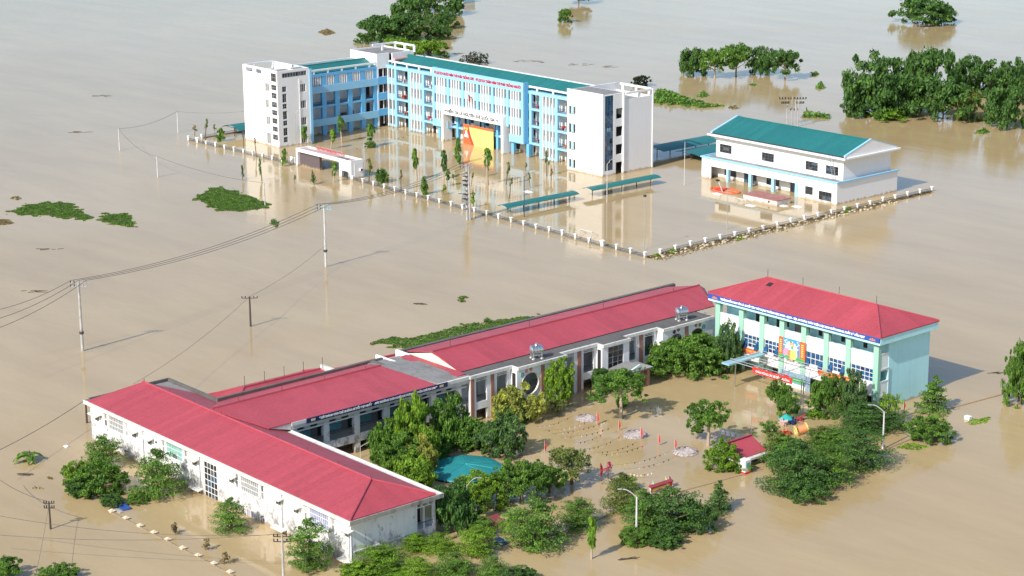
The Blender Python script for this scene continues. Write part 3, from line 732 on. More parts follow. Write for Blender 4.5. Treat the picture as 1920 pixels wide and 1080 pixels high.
part('side_panel', gt, -326.54, -326.48, 241.8, 244.0, -0.5, 3.3, 'white')
ac = part('air_conditioner', gt, -326.47, -326.1, 243.0, 243.7, 1.5, 2.0, 'text_white'); part('fan', ac, -326.09, -326.06, 243.15, 243.55, 1.55, 1.95, 'dark')
window(gt, G0, -329.75, -327.65, -1.0, 1.42, 4, 2, 'glass', 'frame_dark', d=0.14, bar=0.07)
lettering(gt, 'TRƯỜNG TRUNG HỌC CƠ SỞ', PV(243.55), -342.0, -332.4, 3.5, 4.4, 'sign_red', d=0.0, bold=0.03)
rl = MB()
for z in (3.55, 4.3): rl.box(-342.1, -332.3, 243.6, 243.64, z, z + 0.05)
for k in range(25): rl.box(-342.1 + k * 0.4, -342.05 + k * 0.4, 243.6, 243.64, 3.4, 4.3)
rl.build('letter_rack', 'pinkish', gt)
part('post_sign', gt, -348.2, -346.4, 241.2, 241.3, 0.1, 1.6, 'white')

# ================================================================== boundary fence of the tall school
POST = MB().box(-0.19, 0.19, -0.19, 0.19, -0.8, 0.92); POST.box(-0.27, 0.27, -0.27, 0.27, 0.92, 1.06); POST.box(-0.2, 0.2, -0.2, 0.2, 1.06, 1.1)
PM = POST.mesh('post', 'white'); WIDE = MB().box(-0.34, 0.34, -0.22, 0.22, -0.8, 0.95).box(-0.42, 0.42, -0.3, 0.3, 0.95, 1.15).mesh('post', 'white')
def fence(label, p, q, n, wides=(), cat='fence', wall_h=0.22):
    p, q = Vector(p), Vector(q)
    f = thing('boundary_fence', (p.x, p.y, 0), label, cat)
    d = (q - p).normalized(); nn = Vector((-d.y, d.x, 0)) * 0.09
    for k in range(n):
        c = p.lerp(q, k / (n - 1))
        o = bpy.data.objects.new('post', WIDE if k in wides else PM); COL.objects.link(o); o.parent = f; o.location = c - p + Vector((0, 0, R.uniform(-0.16, 0.06))); o.rotation_euler = (R.uniform(-.06, .06), R.uniform(-.06, .06), math.atan2(d.y, d.x))
        if k < n - 1:
            a = c + d * 0.23; b = p.lerp(q, (k + 1) / (n - 1)) - d * 0.23
            w_ = MB(); h = wall_h
            w_.prism([(a - nn)[:2] + (h,), (b - nn)[:2] + (h,), (b + nn)[:2] + (h,), (a + nn)[:2] + (h,)], h + 0.6)
            w_.build('fence_wall', 'fence_grey', f)
            r_ = MB(); r_.tube(a + Vector((0, 0, 0.62)), b + Vector((0, 0, 0.62)), 0.035, n=4); r_.tube(a + Vector((0, 0, 0.36)), b + Vector((0, 0, 0.36)), 0.03, n=4)
            L = (b - a).length; m_ = int(L / 0.28)
            for j in range(1, m_): c2 = a + d * (L * j / m_); r_.tube(c2 + Vector((0, 0, h)), c2 + Vector((0, 0, 0.74)), 0.022, n=3, caps=False)
            r_.build('railing', 'iron', f)
    return f
fence('low post and rail fence west of the gatehouse, in front of the white end block', (-384.7, 239.4, 0), (-347.0, 240.9, 0), 12, (1,))
fence('long low post and rail fence east of the gatehouse, in front of the saplings', (-325.5, 240.6, 0), (-240.4, 239.1, 0), 25, (21,))
fence('low post and rail fence lined with floating debris beside the teal roofed hall', (-240.4, 242.8, 0), (-240.6, 318.0, 0), 21)
fence('far corner fence behind the bare shrubs by the small teal shelter', (-384.9, 243.0, 0), (-386.5, 262.0, 0), 5)

# ================================================================== hall with the teal roof
hl = thing('assembly_hall', (-262, 303, 0), 'white two-storey hall with teal gable roof and blue porch columns', 'hall')
HV = PV(294.75); HU = PU(-245.1)
h = MB()
LW = [(-249.55, -246.34, 0.39, 2.12)]
h.wall(HV, -280.4, -245.1, -1, 4.15, 0.3, [(-277.9, -254.8, -1.1, 2.62), (-253.05, -251.05, 0.95, 2.5)] + LW)
h.wall(HU, 295.05, 312.8, -1, 4.15, 0.3)
h.box(-280.4, -280.1, 295.05, 312.8, -1, 4.15); h.box(-280.1, -245.4, 312.5, 312.8, -1, 4.15)
h.build('ground_storey', 'white', hl)
p_ = MB(); IW = [(-276.5, -273.3, 0.6, 2.35), (-271.2, -267.8, -1.1, 2.35), (-265.2, -261.8, 0.5, 2.35), (-259.0, -255.4, -1.1, 2.35)]
IV = PV(297.3); p_.wall(IV, -280.1, -253.6, -1, 4.0, 0.25, IW); p_.box(-253.9, -253.6, 295.06, 297.3, -1, 4.0)
p_.build('porch_wall', 'white', hl)
for hh in IW: window(hl, IV, hh[0], hh[1], max(hh[2], -0.9), hh[3], 4, 2, 'glass', 'frame_dark', d=0.12, bar=0.06)
for hh in LW + [(-253.05, -251.05, 0.95, 2.5)]: window(hl, HV, *hh, 4, 2, 'glass', 'frame_dark', d=0.12, bar=0.05, sill='white')
for a in (-273.35, -267.38, -261.35, -255.27): ppart('column', hl, HV, a - 0.33, a + 0.33, -1, 2.62, 0.02, 0.62, 'sky_shutter')
part('porch_roof', hl, -280.1, -245.4, 295.05, 312.5, 4.0, 4.14, 'concrete')
for x0, x1, y0, y1 in ((-280.65, -244.85, 294.5, 295.0), (-245.3, -244.85, 295.0, 313.05), (-280.65, -280.2, 295.0, 313.05)): part('coping', hl, x0, x1, y0, y1, 4.15, 4.42, 'light_blue')
UV, UU = PV(297.5), PU(-246.0)
WU = [(-278.11, -274.89, 5.12, 6.85), (-266.77, -263.59, 5.07, 6.75), (-255.42, -252.32, 4.99, 6.7), (-250.33, -247.2, 4.93, 6.6)]
u = MB(); u.wall(UV, -279.1, -246.0, 4.1, 8.1, 0.3, WU); u.wall(UU, 297.8, 311.6, 4.1, 8.1, 0.3)
u.box(-279.1, -278.8, 297.8, 311.6, 4.1, 8.1); u.box(-278.8, -246.3, 311.3, 311.6, 4.1, 8.1)
u.build('upper_storey', 'white', hl)
for hh in WU: window(hl, UV, *hh, 4, 3, 'glass', 'frame_dark', d=0.12, bar=0.06, sill='white')
part('interior', hl, -278.7, -246.4, 303, 303.2, 4.2, 8.0, 'corridor')
cn = MB()
for k, (o_, z0, z1) in enumerate(((0.25, 7.75, 8.1), (0.8, 8.1, 8.45), (1.35, 8.45, 8.75))):
    cn.box(-279.1 - o_, -246.0 + o_, 297.5 - o_, 311.6 + o_, z0 + 0.002 * k, z1)
cn.build('cornice', 'white', hl)
gable_roof(hl, -279.6, -245.42, 297.0, 311.9, 8.95, 11.25, 'x', mat='teal_roof', cap='teal_roof', yr=304.4, t=0.2)
for x in (-245.4, -280.0):
    gb = MB().add([(x, 296.8, 8.75), (x, 312.1, 8.75), (x, 312.1, 9.1), (x, 304.4, 11.45), (x, 296.8, 9.1), (x + 0.35, 296.8, 8.75), (x + 0.35, 312.1, 8.75), (x + 0.35, 312.1, 9.1), (x + 0.35, 304.4, 11.45), (x + 0.35, 296.8, 9.1)], [(0, 4, 3, 2, 1), (5, 6, 7, 8, 9), (0, 1, 6, 5), (1, 2, 7, 6), (2, 3, 8, 7), (3, 4, 9, 8), (4, 0, 5, 9)])
    gb.build('gable', 'white', hl)
    for y in (296.75, 312.15): MB().prism([(x - 0.06, y, 9.2), (x + 0.41, y, 9.2), (x + 0.41, 304.4, 11.56), (x - 0.06, 304.4, 11.56)], 0.1).build('verge', 'light_blue', hl)
part('gutter', hl, -280.0, -244.9, 296.72, 297.0, 8.76, 8.9, 'dark')
ld = MB()
for y in (-248.4, -247.6): ld.tube((y, 297.2, 4.2), (y, 296.1, 8.9), 0.045, n=4)
for k in range(11): z = 4.5 + k * 0.4; ld.tube((-248.4, 297.2 - (z - 4.2) * 0.234, z), (-247.6, 297.2 - (z - 4.2) * 0.234, z), 0.035, n=4)
ld.build('roof_ladder', 'galv', hl)

# ================================================================== shelters
def shelter(label, x0, x1, y0, y1, z, posts, rise=0.35):
    s_ = thing('parking_shelter', ((x0 + x1) / 2, (y0 + y1) / 2, 0), label, 'shelter', 'teal parking shelters')
    b = MB(); n = 6; w_ = x1 - x0
    top = [(x0 + w_ * k / n, z - rise * (2 * k / n - 1) ** 2) for k in range(n + 1)]
    for (xa, za), (xb, zb) in zip(top, top[1:]): b.prism([(xa, y0, za), (xb, y0, zb), (xb, y1, zb), (xa, y1, za)], 0.07)
    b.build('roof', 'teal_roof', s_)
    xm = (x0 + x1) / 2
    for k in range(posts):
        y = y0 + (y1 - y0) * (k + 0.35) / (posts - 0.3); q = MB().tube((xm, y, -0.8), (xm, y, z - 0.35), 0.09); q.tube((xm, y, z - 0.75), (x0 + 0.3, y, z - rise - 0.02), 0.05); q.tube((xm, y, z - 0.75), (x1 - 0.3, y, z - rise - 0.02), 0.05); q.build('post', 'iron', s_)
    return s_
shelter('long teal curved shelter roof by the fence with the lamp post in front', -283.6, -280.7, 243.0, 261.3, 1.75, 5)
shelter('long teal curved shelter roof nearer to the white end tower', -283.9, -280.9, 264.9, 283.7, 1.80, 5)
bs = shelter('low teal shelter roofs half flooded between the tower and the hall', -304.5, -298.0, 301.5, 320, 2.3, 5, 0.5)
shelter('teal shelter roof butting the hall, with a second sheet laid on it', -297.5, -290.5, 304.5, 318.0, 1.9, 4, 0.4)
shelter('short teal shelter roof left of the white end block', -386.0, -379.0, 249.0, 257.5, 2.6, 3, 0.75)
# flooded pump house with rusty top
ph = thing('pump_house', tuple(at(1525, 385)), 'small whitewashed block with a rusty red flat top in front of the hall', 'pump house')
MB().box(-260.6, -251.9, 285.6, 289.4, -0.6, 0.98).build('wall', 'grimy_white', ph)
MB().box(-260.7, -251.8, 285.5, 289.5, 0.98, 1.12).build('flat_top', 'rust_top', ph)
part('hatch', ph, -254.2, -253.8, 285.55, 285.59, 0.4, 0.75, 'dark')
# sport things adrift in front of the hall
c = at(1360, 358)
rg = MB()
for k in range(28):
    a, b = 2 * math.pi * k / 28, 2 * math.pi * (k + 1) / 28
    rg.tube((c.x + 4.2 * math.cos(a) * 0.83, c.y + 1.9 * math.sin(a), 0.12), (c.x + 4.2 * math.cos(b) * 0.83, c.y + 1.9 * math.sin(b), 0.12), 0.13, n=5, caps=False)
rg.tube((c.x - 3.3, c.y, .12), (c.x + 3.3, c.y, .12), .08); rg.tube((c.x - 1, c.y - 1.8, .12), (c.x - 1, c.y + 1.8, .12), .08)
tag(rg.thing('oval_frame', 'orange_red', tuple(c)), 'orange oval frame lying at the water surface before the porch', 'frame')
c = at(1352, 357)
rg = MB(); rg.box(c.x - 1.2, c.x + 0.9, c.y - 0.5, c.y + 0.6, -0.05, 0.28)
tag(rg.thing('red_float', 'flag_red', tuple(c)), 'red box lying inside the orange oval frame', 'box')
hp = at(1357, 360)
hp_t = thing('basketball_post', tuple(hp), 'leaning white basketball post behind the orange oval frame', 'post')
a1 = at(1347, 339, 2.2)
MB().tube(hp + Vector((0, 0, -0.6)), a1, 0.10).build('post', 'pole_white', hp_t); MB().box(a1.x - 0.5, a1.x + 0.1, a1.y - 0.3, a1.y + 0.3, a1.z - 0.1, a1.z + 0.2).build('backboard', 'dark', hp_t)
def goal(pa, pb, label, h=0.8):
    a, b = at(*pa), at(*pb); q = MB(); r_ = 0.07
    up = Vector((0, 0, h)); dn = Vector((0, 0, -0.5)); bk = Vector((0.3, 1.4, 0))
    q.tube(a + dn, a + up, r_); q.tube(b + dn, b + up, r_); q.tube(a + up, b + up, r_); q.tube(a + up, a + bk, r_ * 0.7); q.tube(b + up, b + bk, r_ * 0.7)
    tag(q.thing('goal_frame', 'pole_white', tuple(a)), label, 'goal')
goal((1376, 378), (1398, 383), 'white goal frame sticking out of the water in front of the porch')
goal((1087, 438), (1109, 443), 'white goal frame by the fence below the end tower')
for (x, y, lab) in ((1346, 364, 'white slab adrift beside the orange oval frame'), (1408, 386, 'pale slab adrift beside the goal before the porch'), (1468, 386, 'pale slab adrift left of the rusty topped block'), (1495, 388, 'pale slab adrift touching the rusty topped block'), (991, 360, 'white float drifting among the saplings left of the shelters')):
    c = at(x, y); tag(MB().prism([(c.x - 1.0, c.y - 0.5, 0.1), (c.x + 0.9, c.y - 0.6, 0.08), (c.x + 1.1, c.y + 0.3, 0.12), (c.x - 0.8, c.y + 0.5, 0.14)], 0.3).thing('drifting_slab', 'text_white', tuple(c)), lab, 'float')
# ================================================================== nursery school, block nearest the camera
wb = thing('whitewashed_block', (-192, 126, 0), 'weathered white two-storey block with a red hip roof and rows of barred windows', 'school building')
WV, WU_ = PV(120.5), PU(-165.0)
NAR = [(-216.6, -215.8), (-211.55, -210.8), (-203.0, -202.3), (-198.05, -197.35), (-187.25, -186.5), (-182.1, -181.4), (-173.75, -173.1), (-168.72, -168.0)]
MAI = [(-215.35, -211.9, 'grey_pane'), (-201.95, -198.4, 'green_pane'), (-186.05, -182.45, 'grey_pane'), (-172.6, -169.1, 'lilac_pane')]
HOOD = [(-219.1, 3.1), (-210.2, 3.2), (-206.6, 3.2), (-196.6, 3.2), (-188.8, 3.2), (-179.4, 3.2), (-176.0, 3.2), (-166.5, 3.2)]
LHOOD = [(-196.0, -0.3), (-179.0, -0.35), (-166.6, -0.35)]
DOOR = (-193.75, -191.0, -0.2, 4.3)
holes = [(a, b, 2.75, 4.6) for a, b in NAR] + [(a, b, 2.72, 4.5) for a, b, _ in MAI] + [DOOR]
holes += [(a + 0.55, a + 1.35, z, z + 0.62) for a, z in HOOD]
holes += [(-182.1, -181.45, -1.1, 0.85), (-186.0, -182.5, -1.1, 0.9), (-211.9, -211.1, -1.1, 0.85), (-198.4, -197.8, -1.1, 0.6), (-173.0, -169.0, -1.1, 0.8), (-168.8, -168.0, -1.1, 0.8)]
w_ = MB(); w_.wall(WV, -219.75, -165.0, -1, 5.0, 0.3, holes); w_.build('front_wall', 'old_white', wb)
e_ = MB(); e_.wall(WU_, 120.8, 132.05, -1, 5.0, 0.3, [(129.5, 131.75, 1.58, 4.2), (129.55, 130.15, 4.3, 4.75), (130.25, 131.05, 4.3, 4.75), (131.15, 131.75, 4.3, 4.75), (129.45, 131.7, -1.1, 0.62)])
e_.box(-219.75, -219.45, 120.8, 132.05, -1, 5.0); e_.box(-219.45, -165.3, 129.2, 129.45, -1, 5.0)
for a in range(7): e_.box(-167.9 - a * 7, -167.5 - a * 7, 131.65, 132.05, -1, 5.0)
e_.build('end_wall', 'old_white', wb)
part('gallery_shade_panel', wb, -167.3, -167.2, 129.46, 131.64, 1.5, 5.0, 'dark'); part('gallery_shade_panel', wb, -167.3, -167.2, 129.46, 131.64, -1, 1.0, 'dark')  # dark panels added inside the open gallery to paint its shaded interior
part('gallery_floor', wb, -219.4, -165.31, 129.46, 132.0, 1.0, 1.5, 'grimy_white')
for (a, b) in NAR: window(wb, WV, a, b, 2.75, 4.6, 1, 2, 'grey_pane', 'frame_white', d=0.14, bar=0.09)
for (a, b, g) in MAI: window(wb, WV, a, b, 2.72, 4.5, 9 if g != 'green_pane' else 3, 3, g, 'frame_white', d=0.12, bar=0.05, sill='old_white')
window(wb, WV, *DOOR, 4, 6, 'glass', 'frame_white', d=0.10, bar=0.07, name='stair_window')
for (a, b) in ((-182.1, -181.45), (-211.9, -211.1), (-198.4, -197.8), (-168.8, -168.0)): window(wb, WV, a, b, -1, 0.6, 1, 1, 'grey_pane', 'frame_white', d=0.2)
for (a, b) in ((-186.0, -182.5), (-173.0, -169.0)): window(wb, WV, a, b, -1, 0.8, 8, 2, 'lilac_pane', 'frame_white', d=0.12, bar=0.05)
HM = None
def hood(a, z):
    global HM
    if HM is None:
        s = MB(); s.add([(-0.25, -0.001, 0.98), (2.0, -0.001, 0.98), (2.0, -0.75, 0.82), (-0.25, -0.75, 0.82), (-0.25, -0.001, 0.86), (2.0, -0.001, 0.86), (2.0, -0.75, 0.74), (-0.25, -0.75, 0.74)],
                        [(0, 3, 2, 1), (4, 5, 6, 7), (3, 7, 6, 2), (0, 4, 7, 3), (1, 2, 6, 5)])
        f = MB(); 
        for q in (0.55, 0.93, 1.27): f.box(q, q + 0.08, -0.10, -0.03, 0.0, 0.62)
        f.box(0.63, 0.93, -0.10, -0.03, 0.0, 0.06); f.box(1.01, 1.27, -0.10, -0.03, 0.0, 0.06); f.box(0.63, 0.93, -0.10, -0.03, 0.56, 0.62); f.box(1.01, 1.27, -0.10, -0.03, 0.56, 0.62)
        HM = (s.mesh('window_hood', 'grimy_white'), f.mesh('shutter_frame', 'frame_dark'), MB().box(0.57, 1.33, 0.08, 0.12, 0.02, 0.6).mesh('vent_window', 'grey_pane'))
    g = origin(wb)
    for me, n_ in zip(HM, ('window_hood', 'shutter_frame', 'vent_window')):
        o = bpy.data.objects.new(n_, me); COL.objects.link(o); o.parent = wb; o.location = (a - g[0], 120.5 - g[1], z - g[2])
for a, z in HOOD + LHOOD: hood(a, z)
for a in (-217.2, -204.2, -188.0, -175.0): part('wall_light', wb, a, a + 0.2, 120.38, 120.49, 3.75, 3.98, 'dark')
for a in (-207.1, -194.5, -177.75, -165.25): MB().tube((a, 120.42, -0.8), (a, 120.42, 4.95), 0.055, n=6).build('drain_pipe', 'galv', wb)
part('corner_board', wb, -165.35, -164.97, 120.46, 120.499, -1, 4.95, 'frame_white')
part('string_course', wb, -164.999, -164.9, 120.8, 129.4, 1.42, 1.58, 'grimy_white')
part('railing', wb, -165.1, -165.05, 129.55, 131.7, 2.35, 2.42, 'iron'); part('gallery_post', wb, -165.32, -165.1, 130.5, 130.62, 1.58, 4.2, 'grimy_white')
ev = MB(); ev.box(-220.2, -164.15, 119.75, 132.6, 5.0, 5.32); ev.build('eaves_slab', 'grimy_white', wb)
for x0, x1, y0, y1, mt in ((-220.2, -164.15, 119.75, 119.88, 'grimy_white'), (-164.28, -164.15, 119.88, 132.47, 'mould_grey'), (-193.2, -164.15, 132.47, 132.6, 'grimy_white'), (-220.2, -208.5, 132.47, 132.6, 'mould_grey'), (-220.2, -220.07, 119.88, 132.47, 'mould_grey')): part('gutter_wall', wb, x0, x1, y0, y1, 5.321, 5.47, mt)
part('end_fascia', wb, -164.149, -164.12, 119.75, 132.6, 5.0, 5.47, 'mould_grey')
# red roof, ridge along X with a hip at the near end; thickness hidden by the gutter wall
ro = MB(); A, B = (-217.4, 126.8, 7.0), (-169.6, 126.8, 7.0)
c0, c1, c2, c3 = (-219.4, 119.92, 5.55), (-164.3, 119.92, 5.55), (-164.3, 131.6, 5.55), (-213.2, 131.6, 5.55)
ro.prism([c0, c1, B, A], 0.1); ro.prism([c1, c2, B], 0.1); ro.prism([c2, c3, A, B], 0.1); ro.prism([c3, (-214.2, 130.0, 5.55), c0, A], 0.1)
ro = ro.build('roof', 'red_roof_x', wb)
sheets(ro, [c0, c1, B, A], 0, 1.05, 'red_roof_x'); sheets(ro, [c2, c3, A, B], 0, 1.05, 'red_roof_x'); sheets(ro, [c1, c2, B], 1, 1.05, 'red_roof_y')
cp = MB(); cp.tube((A[0], A[1], 7.06), (B[0], B[1], 7.06), 0.16, n=6)
for q in (c1, c2): cp.tube((B[0], B[1], 7.06), (q[0], q[1], q[2] + 0.07), 0.12, n=6)
cp.build('ridge_cap', 'red_cap', ro)
for k in range(9): MB().tube((-217 + k * 5.9, 126.8, 7.1), (-217 + k * 5.9, 126.8, 7.55), 0.045, n=5).build('lightning_rod', 'dark_red', ro)
part('back_parapet', wb, -220.0, -208.6, 131.9, 132.2, 5.33, 5.85, 'dark_concrete'); part('back_parapet', wb, -220.0, -219.7, 125.5, 131.9, 5.33, 5.85, 'dark_concrete'); part('back_parapet', wb, -219.9, -219.6, 120.4, 125.5, 5.33, 5.7, 'dark_concrete'); part('flat_corner', wb, -219.6, -212.9, 125.6, 131.8, 5.34, 5.5, 'concrete')

# ------------------------------------------------------------------ middle wing
mw = thing('classroom_wing', (-200, 146, 0), 'red roofed middle wing with a dark blue slogan board and shaded galleries', 'school building')
MU = PU(-193.65)
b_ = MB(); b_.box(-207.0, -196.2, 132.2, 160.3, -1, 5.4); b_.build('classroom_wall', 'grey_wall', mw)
MC = [137.8, 142.8, 147.55, 151.3 - 0.0, 155.0, 159.2]
MC = [133.4, 138.17, 142.83, 147.53, 151.25, 155.0, 159.2]
for a in MC: ppart('column', mw, MU, a - 0.42, a + 0.42, -1, 5.45, 0.0, 0.5, 'old_white')
part('gallery_floor', mw, -196.19, -193.9, 132.6, 160.3, 1.45, 2.47, 'grimy_white')
part('gallery_front', mw, -193.89, -193.6, 132.6, 160.3, 1.45, 2.47, 'old_white')
part('tie_beam', mw, -193.75, -193.5, 132.6, 160.6, 4.80, 4.95, 'frame_white')
for k in range(len(MC) - 1):
    a0, a1 = MC[k] + 0.43, MC[k + 1] - 0.43
    if a1 - a0 < 1: continue
    r_ = MB(); r_.box(-193.78, -193.72, a0, a1, 3.32, 3.38)
    q = a0
    while q < a1: r_.box(-193.77, -193.73, q, q + 0.03, 2.47, 3.32); q += 0.16
    r_.build('railing', 'iron', mw)
    # soffit coffers seen above the tie beam
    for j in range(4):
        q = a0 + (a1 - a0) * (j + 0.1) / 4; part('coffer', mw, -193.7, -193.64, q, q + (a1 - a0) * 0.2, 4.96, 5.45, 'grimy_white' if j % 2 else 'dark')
    bd = PU(-196.2)
    ppart('notice_board', mw, bd, a0 + 1.0, a1 - 0.2, 3.0, 4.9, -0.08, 0, 'chalk_blue'); ppart('notice_board', mw, bd, a0 + 0.4, a1 - 0.3, 2.75, 3.5, -0.14, -0.08, 'chalk_teal')
    ppart('door', mw, bd, a0, a0 + 0.9, 2.47, 4.7, -0.05, 0, 'dark')
part('eaves_slab', mw, -195.5, -192.85, 132.55, 160.7, 5.95, 6.4, 'grimy_white'); part('eaves_slab', mw, -208.0, -195.5, 132.55, 160.3, 5.45, 5.75, 'grimy_white')
part('soffit', mw, -196.1, -193.0, 132.6, 160.6, 5.46, 5.94, 'grimy_white')
sb = part('slogan_board', mw, -192.84, -192.74, 134.65, 156.6, 5.86, 6.46, 'navy')
SU = PU(-192.74)
lettering(sb, '“ HÃY DÀNH CHO TRẺ NHỮNG GÌ TỐT ĐẸP NHẤT     MÔI TRƯỜNG THÂN THIỆN LÀ TƯƠNG LAI CỦA TRẺ MAI SAU ”', SU, 136.5, 154.9, 5.93, 6.42, 'text_white', bold=0.05, shear=0.2)
ppart('motif', sb, SU, 135.3, 135.9, 6.02, 6.3, -0.03, 0, 'sand'); ppart('motif', sb, SU, 155.3, 155.9, 6.02, 6.3, -0.03, 0, 'sand')
rf = MB(); ze, zr = 6.42, 7.25; RM = -202.0
fa = [(-192.95, 129.3, ze), (-192.95, 155.0, ze), (RM, 153.0, zr), (RM, 126.9, zr - 0.16)]
fb = [(RM, 126.9, zr - 0.16), (RM, 153.0, zr), (-207.4, 155.2, 5.85), (-207.4, 131.6, 5.75)]
rf.prism(fa, 0.08); rf.prism(fb, 0.08)
rf = rf.build('roof', 'red_roof_y', mw)
sheets(rf, fa, 1, 1.05, 'red_roof_y'); sheets(rf, fb, 1, 1.05, 'red_roof_y')
MB().add([(-193.0, 129.3, 6.34), (-193.0, 132.5, 6.34), (-193.0, 132.5, 5.5), (-193.2, 129.3, 6.34), (-193.2, 132.5, 6.34), (-193.2, 132.5, 5.5)], [(0, 2, 1), (3, 4, 5), (0, 3, 5, 2), (1, 2, 5, 4), (0, 1, 4, 3)]).build('valley_cheek', 'grimy_white', mw)
cp = MB().tube((RM, 127.2, zr - 0.10), (RM, 153, zr + 0.06), 0.14, n=6); cp.build('ridge_cap', 'red_cap', rf)
for k in range(4): MB().tube((RM, 131 + k * 6.5, zr), (RM, 131 + k * 6.5, zr + 0.55), 0.05, n=5).build('lightning_rod', 'dark_red', rf)
part('back_parapet', mw, -207.9, -207.45, 131.5, 158.0, 5.3, 6.15, 'dark_concrete'); part('back_parapet', mw, -207.4, -206.9, 157.0, 163.0, 4.9, 5.35, 'dark_concrete'); part('back_parapet', mw, -207.4, -202.0, 155.3, 155.7, 5.6, 6.35, 'dark_concrete')
part('flat_roof', mw, -207.0, -195.51, 154.65, 160.25, 5.76, 6.1, 'concrete'); part('flat_roof', mw, -195.49, -193.2, 155.1, 160.6, 6.401, 6.45, 'concrete')
MB().prism([(-202.2, 153.2, 7.0), (-194.5, 155.1, 6.46), (-194.5, 160.2, 6.46), (-202.2, 160.2, 6.5)], 0.35).build('flat_roof', 'concrete', mw)
MB().prism([(-206.9, 153.4, 6.0), (-202.2, 153.2, 7.0), (-202.2, 160.2, 6.5), (-206.9, 160.2, 6.0)], 0.3).build('flat_roof', 'concrete', mw)

# ------------------------------------------------------------------ long wing
lw = thing('long_wing', (-200, 184, 0), 'longest red roofed wing with round openings, brick piers and a stained flat edge roof', 'school building')
LU, BU = PU(-192.88), PU(-191.7)
c_ = MB(); c_.box(-207.0, -195.6, 160.9, 204.3, -1, 6.0); c_.build('classroom_wall', 'corridor', lw)
part('gallery_floor', lw, -195.59, -193.2, 160.7, 204.3, 1.85, 2.5, 'grimy_white')
part('roof_slab', lw, -196.4, -192.6, 160.3, 167.4, 6.0, 6.4, 'grimy_white'); part('roof_slab', lw, -196.4, -191.4, 167.4, 176.1, 6.0, 6.402, 'grimy_white')
part('roof_slab', lw, -196.4, -192.6, 176.1, 182.7, 6.0, 6.4, 'grimy_white'); part('roof_slab', lw, -196.4, -191.4, 182.7, 187.9, 6.0, 6.402, 'grimy_white')
part('roof_slab', lw, -196.4, -192.6, 187.9, 194.2, 6.0, 6.4, 'grimy_white'); part('roof_slab', lw, -196.4, -191.4, 194.2, 204.4, 6.0, 6.402, 'grimy_white')
tp = MB()
for x, y0, y1 in ((-193.0, 160.5, 167.6), (-191.7, 167.6, 175.9), (-193.0, 175.9, 182.9), (-191.7, 182.9, 187.7), (-193.0, 187.7, 194.4), (-191.7, 194.4, 204.2)): tp.box(-196.3, x, y0 + 0.001, y1, 6.403, 6.44)
tp.build('stained_roofing', 'dark_concrete', lw)
def bay_open(a0, a1, low=True):
    """white bay with an upper gallery opening and a flooded one below"""
    hs = [(a0, a1, 2.6, 5.35), (a0, a1, -1.1, 1.5)]
    return hs
def opening_dress(a0, a1):
    for z in (5.45, 5.68, 1.62): ppart('louvre', lw, LU, a0, a1, z, z + 0.08, -0.04, 0.10, 'frame_white')
    r_ = MB(); r_.pbox(LU, a0, a1, 3.45, 3.52, 0.1, 0.16)
    q = a0
    while q < a1: r_.pbox(LU, q, q + 0.03, 2.6, 3.45, 0.115, 0.145); q += 0.15
    r_.build('railing', 'iron', lw)
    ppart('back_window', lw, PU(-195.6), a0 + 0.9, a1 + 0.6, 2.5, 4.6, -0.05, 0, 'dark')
OPS = [(161.45, 163.25), (165.0, 166.75), (177.3, 178.65), (180.4, 182.3), (188.8, 190.25), (192.0, 193.8)]
segs = [(160.45, 167.35, OPS[:2]), (176.15, 182.75, OPS[2:4]), (187.85, 194.25, OPS[4:])]
for s0, s1, ops in segs:
    hs = []
    for a0, a1 in ops: hs += [(a0, a1, 2.6, 5.85), (a0, a1, -1.1, 1.72)]
    MB().wall(LU, s0, s1, -1, 6.0, 0.35, hs).build('front_wall', 'white', lw)
    for a0, a1 in ops: opening_dress(a0, a1)
for a0, a1 in ((160.5, 161.05), (163.9, 164.45), (179.25, 179.92), (190.88, 191.6)): ppart('brick_pier', lw, LU, a0, a1, -1, 5.98, -0.1, -0.002, 'brick_red')
